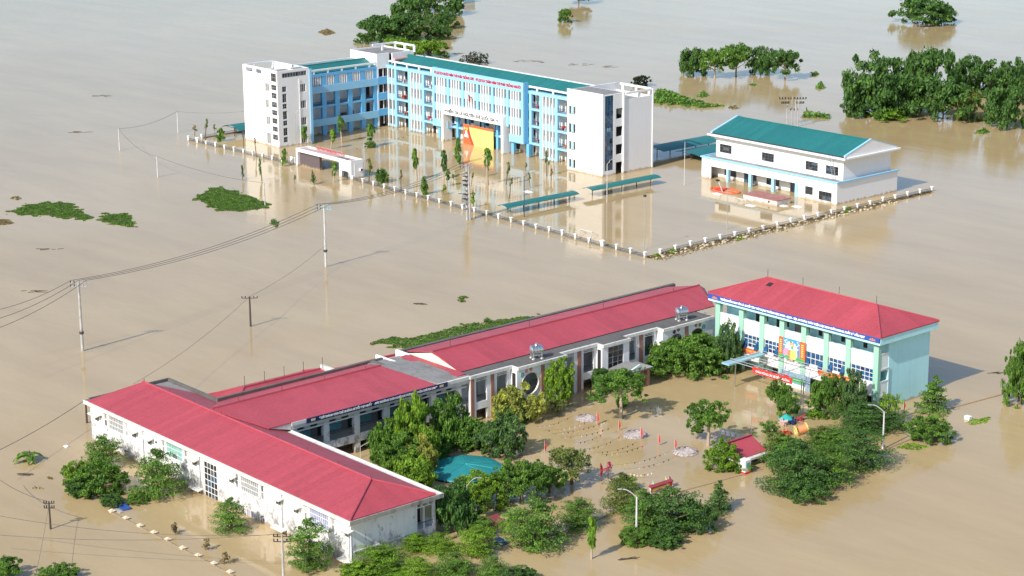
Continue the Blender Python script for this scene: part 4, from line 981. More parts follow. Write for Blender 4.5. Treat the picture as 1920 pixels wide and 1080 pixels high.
def round_bay(a0, a1, centres, rad, zc, name='round_bay'):
    """projecting white bay with big round openings"""
    b = MB(); n = 36; P = BU; t = 0.3
    edges = sorted([a0, a1] + [q for c in centres for q in (c - rad - 0.25, c + rad + 0.25)])
    for k in range(0, len(edges), 2):
        if edges[k + 1] - edges[k] > 0.02: b.pbox(P, edges[k], edges[k + 1], -1, 6.0, 0, t)
    for c in centres:
        x0, x1, z0, z1 = c - rad - 0.25, c + rad + 0.25, -1, 6.0
        inn, out = [], []
        for k in range(n):
            th = 2 * math.pi * k / n; cx, cz = math.cos(th), math.sin(th)
            inn.append((c + rad * cx, zc + rad * cz))
            s_ = min((x1 - c) / abs(cx) if abs(cx) > 1e-6 else 9e9, ((z1 - zc) / cz if cz > 1e-6 else ((z0 - zc) / cz if cz < -1e-6 else 9e9)))
            out.append((c + s_ * cx, zc + s_ * cz))
        cor = [(x1, z1), (x0, z1), (x0, z0), (x1, z0)]
        def quadrant(p): return 0
        for k in range(n):
            i0, i1, o0, o1 = inn[k], inn[(k + 1) % n], out[k], out[(k + 1) % n]
            extra = [q for q in cor if (abs(o0[0] - q[0]) < 1e-6 and abs(o1[1] - q[1]) < 1e-6) or (abs(o0[1] - q[1]) < 1e-6 and abs(o1[0] - q[0]) < 1e-6)]
            extra = [q for q in extra if not (abs(o0[0] - o1[0]) < 1e-6 or abs(o0[1] - o1[1]) < 1e-6)]
            ring = [i0, o0] + extra[:1] + [o1, i1]
            b.quad(*[P(a, z, 0) for a, z in ring]); b.quad(*[P(a, z, t) for a, z in reversed(ring)])
            b.quad(P(*i0, 0), P(*i1, 0), P(*i1, t), P(*i0, t))
    for a in (a0, a1): 
        s_ = (0, 0.25) if a == a0 else (-0.25, 0)
        b.pbox(PU(-192.01), a + s_[0], a + s_[1], -1, 6.0, 0, 1.2)
    o = b.build(name, 'white', lw)
    for c in centres:
        rm = MB()
        for k in range(n):
            a, e = 2 * math.pi * k / n, 2 * math.pi * (k + 1) / n
            rm.tube(P(c + rad * math.cos(a), zc + rad * math.sin(a), -0.02), P(c + rad * math.cos(e), zc + rad * math.sin(e), -0.02), 0.07, n=4, caps=False)
        rm.build('round_rim', 'sand', o)
        r_ = MB(); r_.pbox(P, c - rad, c + rad, 3.2, 3.27, 0.32, 0.38); 
        for k in range(14): q = c - rad + 2 * rad * (k + 0.5) / 14; r_.pbox(P, q, q + 0.03, 2.45, 3.2, 0.335, 0.365)
        r_.build('railing', 'iron', o)
    return o
rb1 = round_bay(167.4, 176.1, (169.75, 173.85), 1.52, 3.72)
rb2 = round_bay(194.3, 204.4, (196.9, 201.15), 1.52, 3.72)
def disc(parent, P, a, z, r, mat, d=-0.05):
    q = MB(); n = 16
    f = lambda k, dd: P(a + r * math.cos(2 * math.pi * k / n), z + r * math.sin(2 * math.pi * k / n), dd)
    q.add([f(k, d) for k in range(n)] + [f(k, 0.0) for k in range(n)], [tuple(range(n))] + [(k, n + k, n + (k + 1) % n, (k + 1) % n) for k in range(n)]); q.build('coloured_disc', mat, parent)
for P_, a, z, r, mt in ((rb1, 168.35, 5.16, .34, 'chalk_teal'), (rb1, 169.06, 5.57, .28, 'pink'), (rb1, 169.8, 5.72, .28, 'orange'), (rb1, 173.87, 5.72, .28, 'orange'), (rb1, 174.58, 5.6, .26, 'purple'), (rb1, 175.4, 5.28, .3, 'chalk_teal'),
                        (rb2, 196.6, 5.55, .28, 'purple'), (rb2, 197.4, 5.7, .28, 'brick_red'), (rb2, 200.93, 5.68, .28, 'brick_red'), (rb2, 201.7, 5.6, .28, 'brick_red'), (rb2, 202.48, 5.18, .36, 'chalk_teal')):
    disc(P_, BU, a, z, r, mt)
for a0, a1 in ((171.6, 172.2), (198.7, 199.35)): ppart('brick_pier', lw, BU, a0, a1, -1, 5.98, -0.1, -0.002, 'brick_red')
ppart('end_recess', lw, PU(-195.3), 203.0, 204.3, 2.5, 5.9, 0, 0.1, 'grey_wall')
gb_ = MB(); gb_.wall(BU, 182.75, 187.85, -1, 6.0, 0.3, [(183.87, 186.75, 2.7, 5.8)]); gb_.pbox(PU(-192.01), 182.75, 183.0, -1, 6.0, 0, 1.1); gb_.pbox(PU(-192.01), 187.6, 187.85, -1, 6.0, 0, 1.1)
gb_.build('stair_bay', 'white', lw)
window(lw, BU, 183.87, 186.75, 2.7, 5.8, 3, 4, 'glass', 'grey_pane', d=0.12, bar=0.07, name='stair_window')
part('side_slit', lw, -192.6, -191.95, 182.72, 182.745, 2.7, 5.6, 'dark'); part('side_slit', lw, -192.6, -191.95, 167.36, 167.395, 1.5, 5.5, 'dark')
rf = MB(); X0, X1, RX = -194.85, -207.4, -201.2; ze, zr = 6.52, 7.72
fa = [(X0, 160.35, ze), (X0, 208.0, ze), (RX, 211.5, zr), (RX, 160.9, zr)]; fb = [(RX, 160.9, zr), (RX, 211.5, zr), (X1, 211.0, 6.35), (X1, 161.5, 6.35)]
rf.prism([(X0, 160.35, ze), (X0, 208.0, ze), (RX, 211.5, zr), (RX, 160.9, zr)], 0.1)
rf.prism([(RX, 160.9, zr), (RX, 211.5, zr), (X1, 211.0, 6.35), (X1, 161.5, 6.35)], 0.1)
rf.prism([(X0, 208.0, ze), (-203.0, 214.5, 6.4), (RX, 211.5, zr)], 0.1)
rf = rf.build('roof', 'red_roof_y', lw)
sheets(rf, fa, 1, 1.05, 'red_roof_y'); sheets(rf, fb, 1, 1.05, 'red_roof_y')
cp = MB().tube((RX, 160.9, zr + .06), (RX, 211.5, zr + .06), 0.14, n=6); cp.build('ridge_cap', 'red_cap', rf)
MB().box(X0 - 0.02, X0 + 0.06, 160.4, 208.0, 6.441, 6.51).build('gutter', 'dark', rf)
for k in range(4): MB().tube((RX, 164 + k * 14, zr), (RX, 164 + k * 14, zr + 1.4), 0.035, n=5).build('lightning_rod', 'iron', rf)
gw = MB(); gw.add([(-195.3, 160.5, 6.0), (-206.6, 160.5, 6.0), (-206.6, 160.5, 6.35), (RX, 160.5, zr - 0.12), (-195.3, 160.5, 6.46), (-195.3, 160.8, 6.0), (-206.6, 160.8, 6.0), (-206.6, 160.8, 6.35), (RX, 160.8, zr - 0.12), (-195.3, 160.8, 6.46)],
                  [(0, 4, 3, 2, 1), (5, 6, 7, 8, 9), (0, 1, 6, 5), (1, 2, 7, 6), (2, 3, 8, 7), (3, 4, 9, 8), (4, 0, 5, 9)]); gw.build('gable', 'cream', lw)
MB().prism([(-193.6, 158.9, 6.50), (-193.6, 160.3, 6.62), (-205.5, 160.3, 6.62), (-205.5, 158.9, 6.50)], 0.08).build('lean_to_roof', 'red_roof_y', lw)
bp = MB(); bp.box(-208.2, -207.6, 161.0, 213.0, 5.7, 6.45); bp.build('back_parapet', 'dark_concrete', lw)
part('white_parapet', lw, -209.2, -203.5, 157.6, 157.9, 4.4, 6.2, 'white'); part('white_parapet', lw, -207.9, -205.0, 160.0, 160.3, 5.5, 6.7, 'white')
# porch with painted gable
pc = thing('porch', (-190, 186, 0), 'little gabled porch roof on brick pillars in front of the long red roofed wing', 'porch')
for x, y in ((-189.9, 188.4), (-189.2, 188.9), (-189.9, 184.6)): part('pillar', pc, x - 0.22, x + 0.22, y - 0.22, y + 0.22, -1, 2.55, 'brick_red')
part('slab', pc, -191.65, -188.4, 183.9, 189.2, 2.55, 2.8, 'concrete')
MB().prism([(-188.5, 183.9, 2.85), (-187.9, 186.6, 3.5), (-191.0, 186.6, 3.5), (-191.6, 183.9, 2.85)], 0.1).build('roof', 'grey_wall', pc)
g_ = MB(); g_.add([(-188.3, 184.0, 2.81), (-188.3, 189.1, 2.81), (-188.3, 186.6, 3.62), (-188.5, 184.0, 2.81), (-188.5, 189.1, 2.81), (-188.5, 186.6, 3.62)], [(0, 1, 2), (3, 5, 4), (0, 2, 5, 3), (1, 4, 5, 2), (0, 3, 4, 1)]); g_.build('gable', 'mural_pale', pc)
for y, z, r, mt in ((186.5, 3.1, .25, 'leafgreen_paint'), (187.5, 2.98, .15, 'flag_red'), (185.6, 2.98, .15, 'turquoise')): disc(pc, PU(-188.3), y, z, r, mt)

# ------------------------------------------------------------------ two low roofs behind the wings
def rear_block(label, x0, x1, y0, y1, ze, zr, i0, i1):
    t_ = thing('rear_block', ((x0 + x1) / 2, (y0 + y1) / 2, 0), label, 'building')
    MB().box(x0 + 0.4, x1 - 0.4, y0 + 0.4, y1 - 0.4, -1, ze).build('wall', 'grimy_white', t_)
    r_ = gable_roof(t_, x0, x1, y0, y1, ze + 0.1, zr, 'y', i0, i1, mat='red_roof_y')
    return t_, r_
t_, r_ = rear_block('low red hip roof with five lightning rods behind the middle wing', -218.0, -208.2, 134.0, 151.9, 3.0, 4.62, 5.2, 0.6)
for k in range(5): MB().tube((-213.1, 139.3 + k * 3.1, 4.6), (-213.1, 139.3 + k * 3.1, 6.2), 0.035, n=5).build('lightning_rod', 'iron', r_)
part('parapet', t_, -214.0, -208.5, 151.95, 152.3, 3.0, 4.9, 'grimy_white')
rear_block('small red roof tucked behind the end of the long wing', -217.0, -209.3, 155.8, 164.5, 2.6, 4.0, 0.4, 0.3)

# ------------------------------------------------------------------ aqua building
aq = thing('aqua_school_block', (-176, 208, 0), 'aqua and white three-storey block with red hip roof and long blue slogan board', 'school building')
QV, QU = PV(203.3), PU(-161.05)
AC = [-189.8, -185.35, -181.5, -177.85, -173.95, -170.0, -166.2, -161.5]
for a in AC: ppart('column', aq, QV, a - 0.42, a + 0.42, -1, 9.0, 0.0, 0.6, 'mint'); ppart('capital', aq, QV, a - 0.5, a + 0.5, 8.86, 9.02, -0.07, 0.62, 'mint')
part('classroom_wall', aq, -190.2, -161.4, 205.6, 213.9, -1, 9.2, 'aqua')
part('end_wall', aq, -161.39, -161.06, 205.45, 213.99, -1, 9.2, 'aqua')
for z in (1.85, 5.55): part('floor_slab', aq, -190.2, -161.2, 203.95, 205.59, z - 0.35, z, 'pale_aqua')
part('ceiling', aq, -190.2, -161.2, 203.95, 205.59, 9.0, 9.2, 'pale_aqua')
for i in range(7):
    a0, a1 = AC[i] + 0.43, AC[i + 1] - 0.43
    ppart('parapet_panel', aq, QV, a0, a1, 5.5, 7.42, 0.16, 0.4, 'white'); ppart('parapet_cap', aq, QV, a0, a1, 7.42, 7.56, 0.06, 0.46, 'pale_aqua')
    ppart('lower_panel', aq, QV, a0, a1, 1.86, 3.62, 0.16, 0.4, 'white')
    if i not in (3,):
        nx = 4 if i != 6 else 5
        wo = window(aq, PV(203.5), a0, a1, 3.66, 5.45, nx, 3 if i != 4 else 2, 'blue_pane', 'frame_white', d=0.12, bar=0.075)
        if i in (1, 2, 4, 5):
            for q in (a0 + 0.1, a1 - 0.75):
                s_ = MB(); s_.prism([(q, 203.55, 4.5), (q + 0.62, 203.55, 4.5), (q + 0.62, 203.05, 3.62), (q, 203.05, 3.62)], 0.04); s_.build('open_sash', 'blue_pane', wo)
    else: ppart('lower_wall', aq, QV, a0, a1, 3.62, 5.5, 0.2, 0.4, 'white')
    ppart('tie_beam', aq, QV, a0, a1, 8.82, 8.95, 0.1, 0.22, 'mint')
    IQ = PV(205.6)
    if i in (1, 2): ppart('door', aq, IQ, a0 + 0.3, a0 + 1.5, 5.55, 8.3, -0.06, 0, 'dark')
    if i in (4, 5, 6): ppart('door', aq, IQ, a1 - 1.6, a1 - 0.5, 5.55, 8.3, -0.06, 0, 'dark')
    ppart('small_window', aq, IQ, a0 + (0.3 if i > 3 else 1.9), a0 + (0.95 if i > 3 else 2.55), 7.3, 8.4, -0.05, 0, 'dark')
    if i >= 2: ppart('ground_wall', aq, PV(205.3), a0, a1, -1, 1.4, 0, 0.2, 'dark')
part('stair_void', aq, -177.4, -175.2, 205.48, 205.58, 5.6, 8.6, 'grey_wall')
# balcony return at the near corner
for z0, z1 in ((5.6, 7.55), (1.95, 3.75)): ppart('return_panel', aq, QU, 203.95, 205.44, z0, z1, 0.06, 0.26, 'pale_aqua'); ppart('return_cap', aq, QU, 203.95, 205.44, z1, z1 + 0.12, 0.0, 0.3, 'frame_white'); ppart('return_sill', aq, QU, 203.95, 205.44, z0 - 0.14, z0 - 0.01, 0.0, 0.3, 'frame_white')
part('return_door', aq, -161.55, -161.45, 203.97, 204.4, 3.88, 5.45, 'dark'); part('return_door', aq, -161.55, -161.45, 203.97, 204.3, 7.7, 9.0, 'dark')
part('red_chair', aq, -161.9, -161.6, 204.5, 205.3, 3.2, 4.1, 'turquoise')
MB().tube((-160.99, 205.5, 0), (-160.99, 205.5, 5.5), 0.05, n=5).build('drain_pipe', 'galv', aq)
sl = MB(); sl.box(-191.0, -160.35, 202.6, 214.7, 9.2, 9.5); sl.box(-191.0, -160.35, 202.75, 214.7, 9.5, 10.15); sl.build('eaves_box', 'aqua', aq)
part('eaves_lip', aq, -191.05, -160.3, 202.75, 214.75, 10.151, 10.2, 'dark_concrete')
bd = part('slogan_board', aq, -191.0, -160.4, 202.5, 202.595, 9.52, 10.2, 'sign_blue')
SV = PV(202.5)
lettering(bd, 'TRƯỜNG MẦM NON VĂN LÀ QUYẾT TÂM "XÂY DỰNG TRƯỜNG HỌC XANH - SẠCH - ĐẸP, AN TOÀN, THÂN THIỆN, HỌC SINH CHĂM NGOAN, THẦY CÔ MẪU MỰC"', SV, -188.6, -162.8, 9.62, 10.16, 'text_white', bold=0.075)
for a in (-190.2, -162.1):
    e = MB(); e.pbox(SV, a, a + 1.1, 9.68, 9.76, -0.03, 0)
    for k in range(3): e.pbox(SV, a + 0.15 + k * 0.3, a + 0.35 + k * 0.3, 9.76, 9.92 + (0.08 if k == 1 else 0), -0.03, 0)
    e.build('motif', 'orange', bd)
rf = gable_roof(aq, -191.1, -160.25, 202.55, 214.8, 10.3, 12.45, 'x', 5.7, 5.7, mat='red_roof_x')
for k in range(4): MB().tube((-185.4 + k * 6.45, 208.67, 12.4), (-185.4 + k * 6.45, 208.67, 13.7), 0.035, n=5).build('lightning_rod', 'iron', rf)
hb = MB(); hb.prism([(-184.2, 206.9, 11.92), (-183.4, 206.9, 11.92), (-183.4, 207.7, 12.2), (-184.2, 207.7, 12.2)], 0.02); hb.build('roof_hatch', 'dark', rf)
# painted picture wall
mu = thing('painted_picture', (-175.8, 203.3, 4.9), 'colourful painted panel with pink and yellow lotus between two orange strips', 'mural')
MVp = PV(203.12)
MB().pbox(MVp, -177.35, -174.4, 3.9, 6.6, 0, 0.1).build('panel', 'mural_sky', mu)
MB().pbox(MVp, -178.15, -177.36, 3.7, 6.6, -0.02, 0.1).build('side_strip', 'orange_red', mu); MB().pbox(MVp, -174.39, -173.4, 3.7, 6.6, -0.02, 0.1).build('side_strip', 'orange_red', mu)
def blob(name, mat, cx, cz, rx, rz, d, n=18, pet=0.0):
    q = MB(); P = lambda k: MVp(cx + rx * math.cos(2 * math.pi * k / n), cz + rz * math.sin(2 * math.pi * k / n), d)
    q.add([MVp(cx, cz, d)] + [P(k) for k in range(n)], [(0, 1 + k, 1 + (k + 1) % n) for k in range(n)]); q.build(name, mat, mu)
blob('halo', 'mural_pale', -175.9, 5.2, 1.1, 1.15, -0.012)
for cx, cz, rx, rz, mt in ((-176.7, 4.55, .55, .75, 'pink'), (-175.3, 4.5, .55, .7, 'pale_yellow'), (-176.1, 4.35, .4, .75, 'orange'), (-175.7, 4.35, .35, .8, 'yellow')): blob('petal', mt, cx, cz, rx, rz, -0.02 - R.random() * 0.006)
for cx, cz, mt in ((-176.2, 5.5, 'text_white'), (-175.7, 5.45, 'leafgreen_paint'), (-175.95, 5.95, 'skin_paint'), (-175.5, 5.85, 'skin_paint'), (-175.95, 6.1, 'dark'), (-175.5, 6.0, 'brick_red')): blob('painted_child', mt, cx, cz, .2, .24, -0.03 - R.random() * 0.008)
for cx in (-177.7, -176.6, -174.6, -173.9): blob('painted_grass', 'leafgreen_paint', cx, 3.95, .45, .3, -0.035 - R.random() * 0.008)
for k in range(7):
    ppart('strip_mark', mu, MVp, -177.95, -177.6, 4.5 + k * 0.27, 4.62 + k * 0.27, -0.03, -0.021, 'pale_yellow'); ppart('strip_mark', mu, MVp, -174.1, -173.7, 4.5 + k * 0.27, 4.62 + k * 0.27, -0.03, -0.021, 'pale_yellow')
for k in range(10): blob('painted_cloud', 'text_white', -177.2 + R.random() * 0.5 + (2.2 if k % 2 else 0), 5.3 + R.random() * 1.1, .16, .07, -0.013 - k * 0.001)
# banners on the aqua front
def banner(label, a0, a1, z0, z1, mat, tm, y=203.3, words=None, name='banner'):
    t_ = thing(name, ((a0 + a1) / 2, y, z0), label, 'banner'); P = PV(y)
    MB().pbox(P, a0, a1, z0, z1, -0.06, -0.02).build('cloth', mat, t_)
    if words: lettering(t_, words, P, a0 + (a1 - a0) * 0.08, a1 - (a1 - a0) * 0.06, z0 + (z1 - z0) * 0.25, z0 + (z1 - z0) * 0.8, tm, d=-0.09, bold=0.02)
    return t_
banner('orange and yellow lettered banner below the windows right of the steel canopy', -171.2, -164.4, 2.75, 3.5, 'orange_red', 'yellow', 203.28, 'NHIỆT LIỆT CHÀO MỪNG NĂM HỌC MỚI')
banner('orange lettered banner partly behind the big tree left of the steel canopy', -187.5, -181.95, 2.85, 3.6, 'orange_red', 'yellow', 203.28, 'CHÀO MỪNG NĂM HỌC MỚI')
hoard = banner('blue and white picture hoarding under the steel canopy, half in the water', -177.6, -172.2, -0.4, 2.1, 'chalk_blue', 'text_white', 203.0)
part('print', hoard, -177.2, -173.0, 202.90, 202.92, 0.0, 0.55, 'text_white'); part('print', hoard, -176.9, -175.9, 202.90, 202.92, 0.7, 1.5, 'flag_red'); part('print', hoard, -175.5, -173.2, 202.90, 202.92, 0.8, 1.4, 'leafgreen_paint')
# ------------------------------------------------------------------ steel canopy before the aqua front
cy = thing('steel_canopy', (-175, 200, 0), 'pale blue steel canopy frame on thin posts before the aqua block', 'canopy')
for x, y in ((-180.7, 197.3), (-170.0, 198.6), (-168.6, 197.4), (-180.4, 202.6), (-169.4, 202.6)):
    MB().tube((x, y, -1), (x, y, 3.4), 0.08, n=7).build('post', 'steel', cy)
MB().box(-181.5, -180.1, 195.4, 202.6, 3.45, 3.68).build('gutter_slab', 'aqua_steel', cy)
bm = MB()
for y in (196.6, 199.4, 202.4):
    bm.tube((-181.0, y, 3.75), (-168.3, y, 3.75), 0.06, n=5); bm.tube((-181.0, y, 4.1), (-168.3, y, 4.1), 0.04, n=5)
    for k in range(9): x = -181 + k * 1.5; bm.tube((x, y, 3.75), (x, y, 4.1), 0.025, n=4, caps=False)
for x in (-181, -176.8, -172.5, -168.4): bm.tube((x, 196.4, 3.8), (x, 202.6, 3.8), 0.06, n=5)
bm.build('truss', 'galv', cy)
banner('red welcome banner with pale letters hung on the front of the steel canopy', -176.8, -169.8, 3.05, 3.9, 'flag_red', 'text_white', 196.5, 'CHÀO MỪNG CÁC BÉ ĐẾN TRƯỜNG')

# ------------------------------------------------------------------ water tanks on the flat edge roof
def tank(x, y, z, label):
    t_ = thing('water_tank', (x, y, z), label, 'water tank', 'stainless roof tanks')
    b = MB(); ax = Vector((0.35, 0.94, 0)); r, L = 0.62, 1.5; n = 16
    rings = [(-L / 2 - 0.22, 0.2), (-L / 2 - 0.1, 0.48), (-L / 2, r)] + [(-L / 2 + L * k / 8, r if k % 2 else r * 0.955) for k in range(1, 8)] + [(L / 2, r), (L / 2 + 0.1, 0.48), (L / 2 + 0.22, 0.2)]
    sd = Vector((-ax.y, ax.x, 0)); c0 = Vector((x, y, z + 1.25)); v = []; f = []
    for s_, rr in rings:
        for k in range(n): a = 2 * math.pi * k / n; v.append(c0 + ax * s_ + sd * (rr * math.cos(a)) + Vector((0, 0, rr * math.sin(a))))
    for i in range(len(rings) - 1):
        for k in range(n): f.append((i * n + k, i * n + (k + 1) % n, (i + 1) * n + (k + 1) % n, (i + 1) * n + k))
    f.append(tuple(range(n - 1, -1, -1))); f.append(tuple((len(rings) - 1) * n + k for k in range(n)))
    b.add(v, f); b.build('tank', 'steel', t_)
    q = MB(); q.tube(c0 + Vector((0, 0, 0.6)), c0 + Vector((0, 0, 0.85)), 0.2, n=8); q.build('lid', 'steel', t_)
    s2 = MB()
    for a in (-0.6, 0.6):
        for b_ in (-0.45, 0.45): p = c0 + ax * a + sd * b_; s2.tube((p.x, p.y, z), (p.x, p.y, z + 0.85), 0.05, n=5)
        p, p2 = c0 + ax * a + sd * 0.5, c0 + ax * a - sd * 0.5; s2.tube((p.x, p.y, z + 0.6), (p2.x, p2.y, z + 0.6), 0.045, n=5)
    for b_ in (-0.45, 0.45): p, p2 = c0 + ax * 0.7 + sd * b_, c0 - ax * 0.7 + sd * b_; s2.tube((p.x, p.y, z + 0.55), (p2.x, p2.y, z + 0.55), 0.045, n=5)
    s2.build('stand', 'galv', t_)
    fo = MB()
    for a in (-0.6, 0.6):
        for b_ in (-0.45, 0.45): p = c0 + ax * a + sd * b_; fo.box(p.x - 0.14, p.x + 0.14, p.y - 0.14, p.y + 0.14, z, z + 0.16)
    fo.build('foot', 'grimy_white', t_)
p = at(1006, 672, 6.44); tank(p.x, p.y, 6.44, 'stainless water tank on the roof edge above the two round windows')
p = at(1278, 600, 6.44); tank(p.x, p.y, 6.44, 'stainless water tank on the roof edge near the aqua block')
# ================================================================== small things in the yards
sd = thing('shed', (-159.3, 175.5, 0), 'small shed with a red lean-to roof and white gutter among the bushes', 'shed')
pts = [at(1358, 834, 2.3), at(1408, 818, 2.3), at(1420, 850, 1.25), at(1374, 864, 1.25)]
u0 = sum(p.x for p in pts[:2]) / 2; u1 = sum(p.x for p in pts[2:]) / 2; y0 = min(p.y for p in pts); y1 = max(p.y for p in pts)
MB().box(u0 + 0.2, u1 - 0.9, y0 + 0.3, y1 - 0.3, -1, 1.3).build('wall', 'grey_wall', sd)
MB().prism([(u1, y0, 1.22), (u1, y1, 1.22), (u0, y1, 2.5), (u0, y0, 2.5)], 0.08).build('roof', 'red_roof_y', sd)
MB().box(u0 - 0.05, u0 + 0.25, y0, y1, 2.52, 2.62).build('ridge_cap', 'red_cap', sd)
MB().box(u1 + 0.02, u1 + 0.6, y0 - 0.2, y1 + 1.3, 0.85, 1.12).build('gutter', 'grimy_white', sd)
vb = MB(); vb.prism([(u1, y0 - 0.18, 1.28), (u1, y0 - 0.01, 1.28), (u0, y0 - 0.01, 2.56), (u0, y0 - 0.18, 2.56)], 0.3); vb.build('verge', 'text_white', sd)
part('opening', sd, u1 - 0.89, u1 - 0.8, y0 + 0.6, y1 - 1.6, -0.5, 0.8, 'dark'); part('machine', sd, u1 - 0.3, u1 + 0.2, y1 - 1.4, y1 - 0.6, -0.2, 0.7, 'galv')
c = at(1396, 886); b_ = thing('notice_box', tuple(c), 'white notice box with a red foot in front of the small shed', 'box')
MB().box(c.x - 0.55, c.x + 0.55, c.y - 0.5, c.y + 0.5, 0.25, 1.7).build('case', 'text_white', b_); MB().box(c.x - 0.6, c.x + 0.6, c.y - 0.55, c.y + 0.55, -0.3, 0.25).build('foot', 'flag_red', b_); part('print', b_, c.x + 0.56, c.x + 0.58, c.y - 0.3, c.y + 0.3, 0.8, 1.4, 'chalk_teal')
for k, (x, y, lab) in enumerate(((1356, 815, 'white board farthest left in the row by the yard tree'), (1365, 817, 'white board in the middle of the row of three by the yard tree'), (1374, 819, 'white board of the row of three nearest the shed roof'))):
    c = at(x, y); tag(MB().box(c.x - 0.3, c.x + 0.3, c.y - 0.05, c.y + 0.05, -0.3, 0.6).thing('white_board', 'text_white', tuple(c)), lab, 'board')
# teal canvas over the round play pool
c = at(871, 876, 0.5); dm = MB(); n = 40; prof = []
for k, (r, z) in enumerate(((1.0, 0.25), (0.97, 0.42), (0.8, 0.62), (0.55, 0.78), (0.28, 0.88), (0.02, 0.93))):
    for j in range(n):
        a = 2 * math.pi * j / n; prof.append((c.x + 4.75 * r * math.cos(a), c.y + 4.75 * r * math.sin(a), z + (0.03 * math.sin(a * 8) if r > 0.5 else 0)))
fs = [(i * n + j, i * n + (j + 1) % n, (i + 1) * n + (j + 1) % n, (i + 1) * n + j) for i in range(5) for j in range(n)]
fs.append(tuple(5 * n + j for j in range(n))); fs.append(tuple(range(n - 1, -1, -1)))
dm.add(prof, fs); dmo = thing('canvas_canopy', (c.x, c.y, 0), 'round teal canvas canopy half hidden by the courtyard trees', 'canopy')
dm.build('canvas', 'teal_canvas', dmo)
sm = MB()
for j in range(0, n, 4):
    for i in range(5): sm.tube(Vector(prof[i * n + j]) + Vector((0, 0, .02)), Vector(prof[(i + 1) * n + j]) + Vector((0, 0, .02)), 0.02, n=3, caps=False)
sm.build('seam', 'turquoise', dmo)
for j in range(0, n, 8): a = 2 * math.pi * j / n; MB().tube((c.x + 4.5 * math.cos(a), c.y + 4.5 * math.sin(a), -0.8), (c.x + 4.5 * math.cos(a), c.y + 4.5 * math.sin(a), 0.3), 0.06).build('post', 'steel', dmo)
# thatched parasol tops
def thatch(px, py, w, lab):
    c = at(px, py); t_ = thing('thatched_parasol', tuple(c), lab, 'parasol', 'thatched parasols in the flooded yard')
    s = MB(); n = 110
    for i in range(3):
        for k in range(n):
            a = 2 * math.pi * (k + R.random()) / n; r0, r1 = (0.05, 0.45, 0.75)[i] * w, (0.6, 0.95, 1.1)[i] * w * R.uniform(0.92, 1.06); z0, z1 = (0.78, 0.6, 0.42)[i], (0.5, 0.28, 0.04)[i] + R.uniform(-.05, .05)
            da = 0.05 + 0.02 * R.random()
            P = lambda r, a_, z: (c.x + r * math.cos(a_), c.y + r * math.sin(a_), z * w * 0.62)
            s.quad(P(r0, a - da * .5, z0), P(r1, a - da, z1), P(r1, a + da, z1), P(r0, a + da * .5, z0 + 0.03))
    s.build('thatch', 'thatch', t_); MB().tube((c.x, c.y, -0.8), (c.x, c.y, 0.48 * w), 0.07).build('pole', 'bark', t_)
thatch(1099, 785, 1.35, 'thatched parasol top nearest the round windows, standing just above water'); thatch(1191, 816, 1.45, 'thatched parasol top in the middle of the yard beside a red flag'); thatch(1285, 848, 1.45, 'thatched parasol top nearest the shed')
thatch(1152, 952, 0.9, 'pale thatched parasol top under the tiered tree by the lamp post')
c = at(922, 990); t_ = thing('playhouse', tuple(c), 'tiny dark red roofed play hut in the water near the palm', 'hut')
q = MB(); 
q.prism([(c.x + 1.0, c.y - 0.9, 0.75), (c.x + 1.0, c.y + 0.9, 0.75), (c.x, c.y + 0.9, 1.5), (c.x, c.y - 0.9, 1.5)], 0.06); q.prism([(c.x - 1.0, c.y + 0.9, 0.75), (c.x - 1.0, c.y - 0.9, 0.75), (c.x, c.y - 0.9, 1.5), (c.x, c.y + 0.9, 1.5)], 0.06); q.build('roof', 'dark_red', t_)
for sx in (-.8, .8):
    for sy in (-.7, .7): part('post', t_, c.x + sx - .05, c.x + sx + .05, c.y + sy - .05, c.y + sy + .05, -0.6, 0.85, 'bark')
# play tubes, umbrella, scattered toys near the steel canopy
pt = at(1492, 815); t_ = thing('play_tunnel', tuple(pt), 'orange play tunnel with yellow rings rising from the water among trees', 'play tunnel')
def ring(c, r, tube, mat, name, axis):
    b = MB(); n = 18; a1 = axis.orthogonal().normalized(); a2 = axis.cross(a1)
    for k in range(n):
        t0, t1 = 2 * math.pi * k / n, 2 * math.pi * (k + 1) / n
        b.tube(c + (a1 * math.cos(t0) + a2 * math.sin(t0)) * r, c + (a1 * math.cos(t1) + a2 * math.sin(t1)) * r, tube, n=6, caps=False)
    b.build(name, mat, t_)
ax = Vector((0.5, 0.8, 0.25)).normalized(); c0 = pt + Vector((0, 0, 0.45))
ring(c0, 0.62, 0.13, 'yellow', 'ring', ax); ring(c0 + ax * 1.5, 0.62, 0.12, 'yellow', 'ring', ax)
tb = MB().tube(c0 + ax * 0.35, c0 + ax * 1.4, 0.55, n=14); tb.build('tube', 'orange', t_)
MB().box(pt.x - 1.0, pt.x - 0.3, pt.y - 1.2, pt.y - 0.4, -0.3, 0.4).build('step', 'flag_red', t_)
c = at(1474, 790); t_ = thing('umbrella', tuple(c), 'turquoise garden umbrella under the tree by the steel canopy', 'umbrella')
q = MB(); n = 10; q.add([(c.x, c.y, 1.0)] + [(c.x + 1.1 * math.cos(k * .6283), c.y + 1.1 * math.sin(k * .6283), 0.45) for k in range(n)], [(0, 1 + k, 1 + (k + 1) % n) for k in range(n)]); q.build('canopy', 'turquoise', t_); MB().tube((c.x, c.y, -.8), (c.x, c.y, 1.1), .03).build('pole', 'steel', t_)
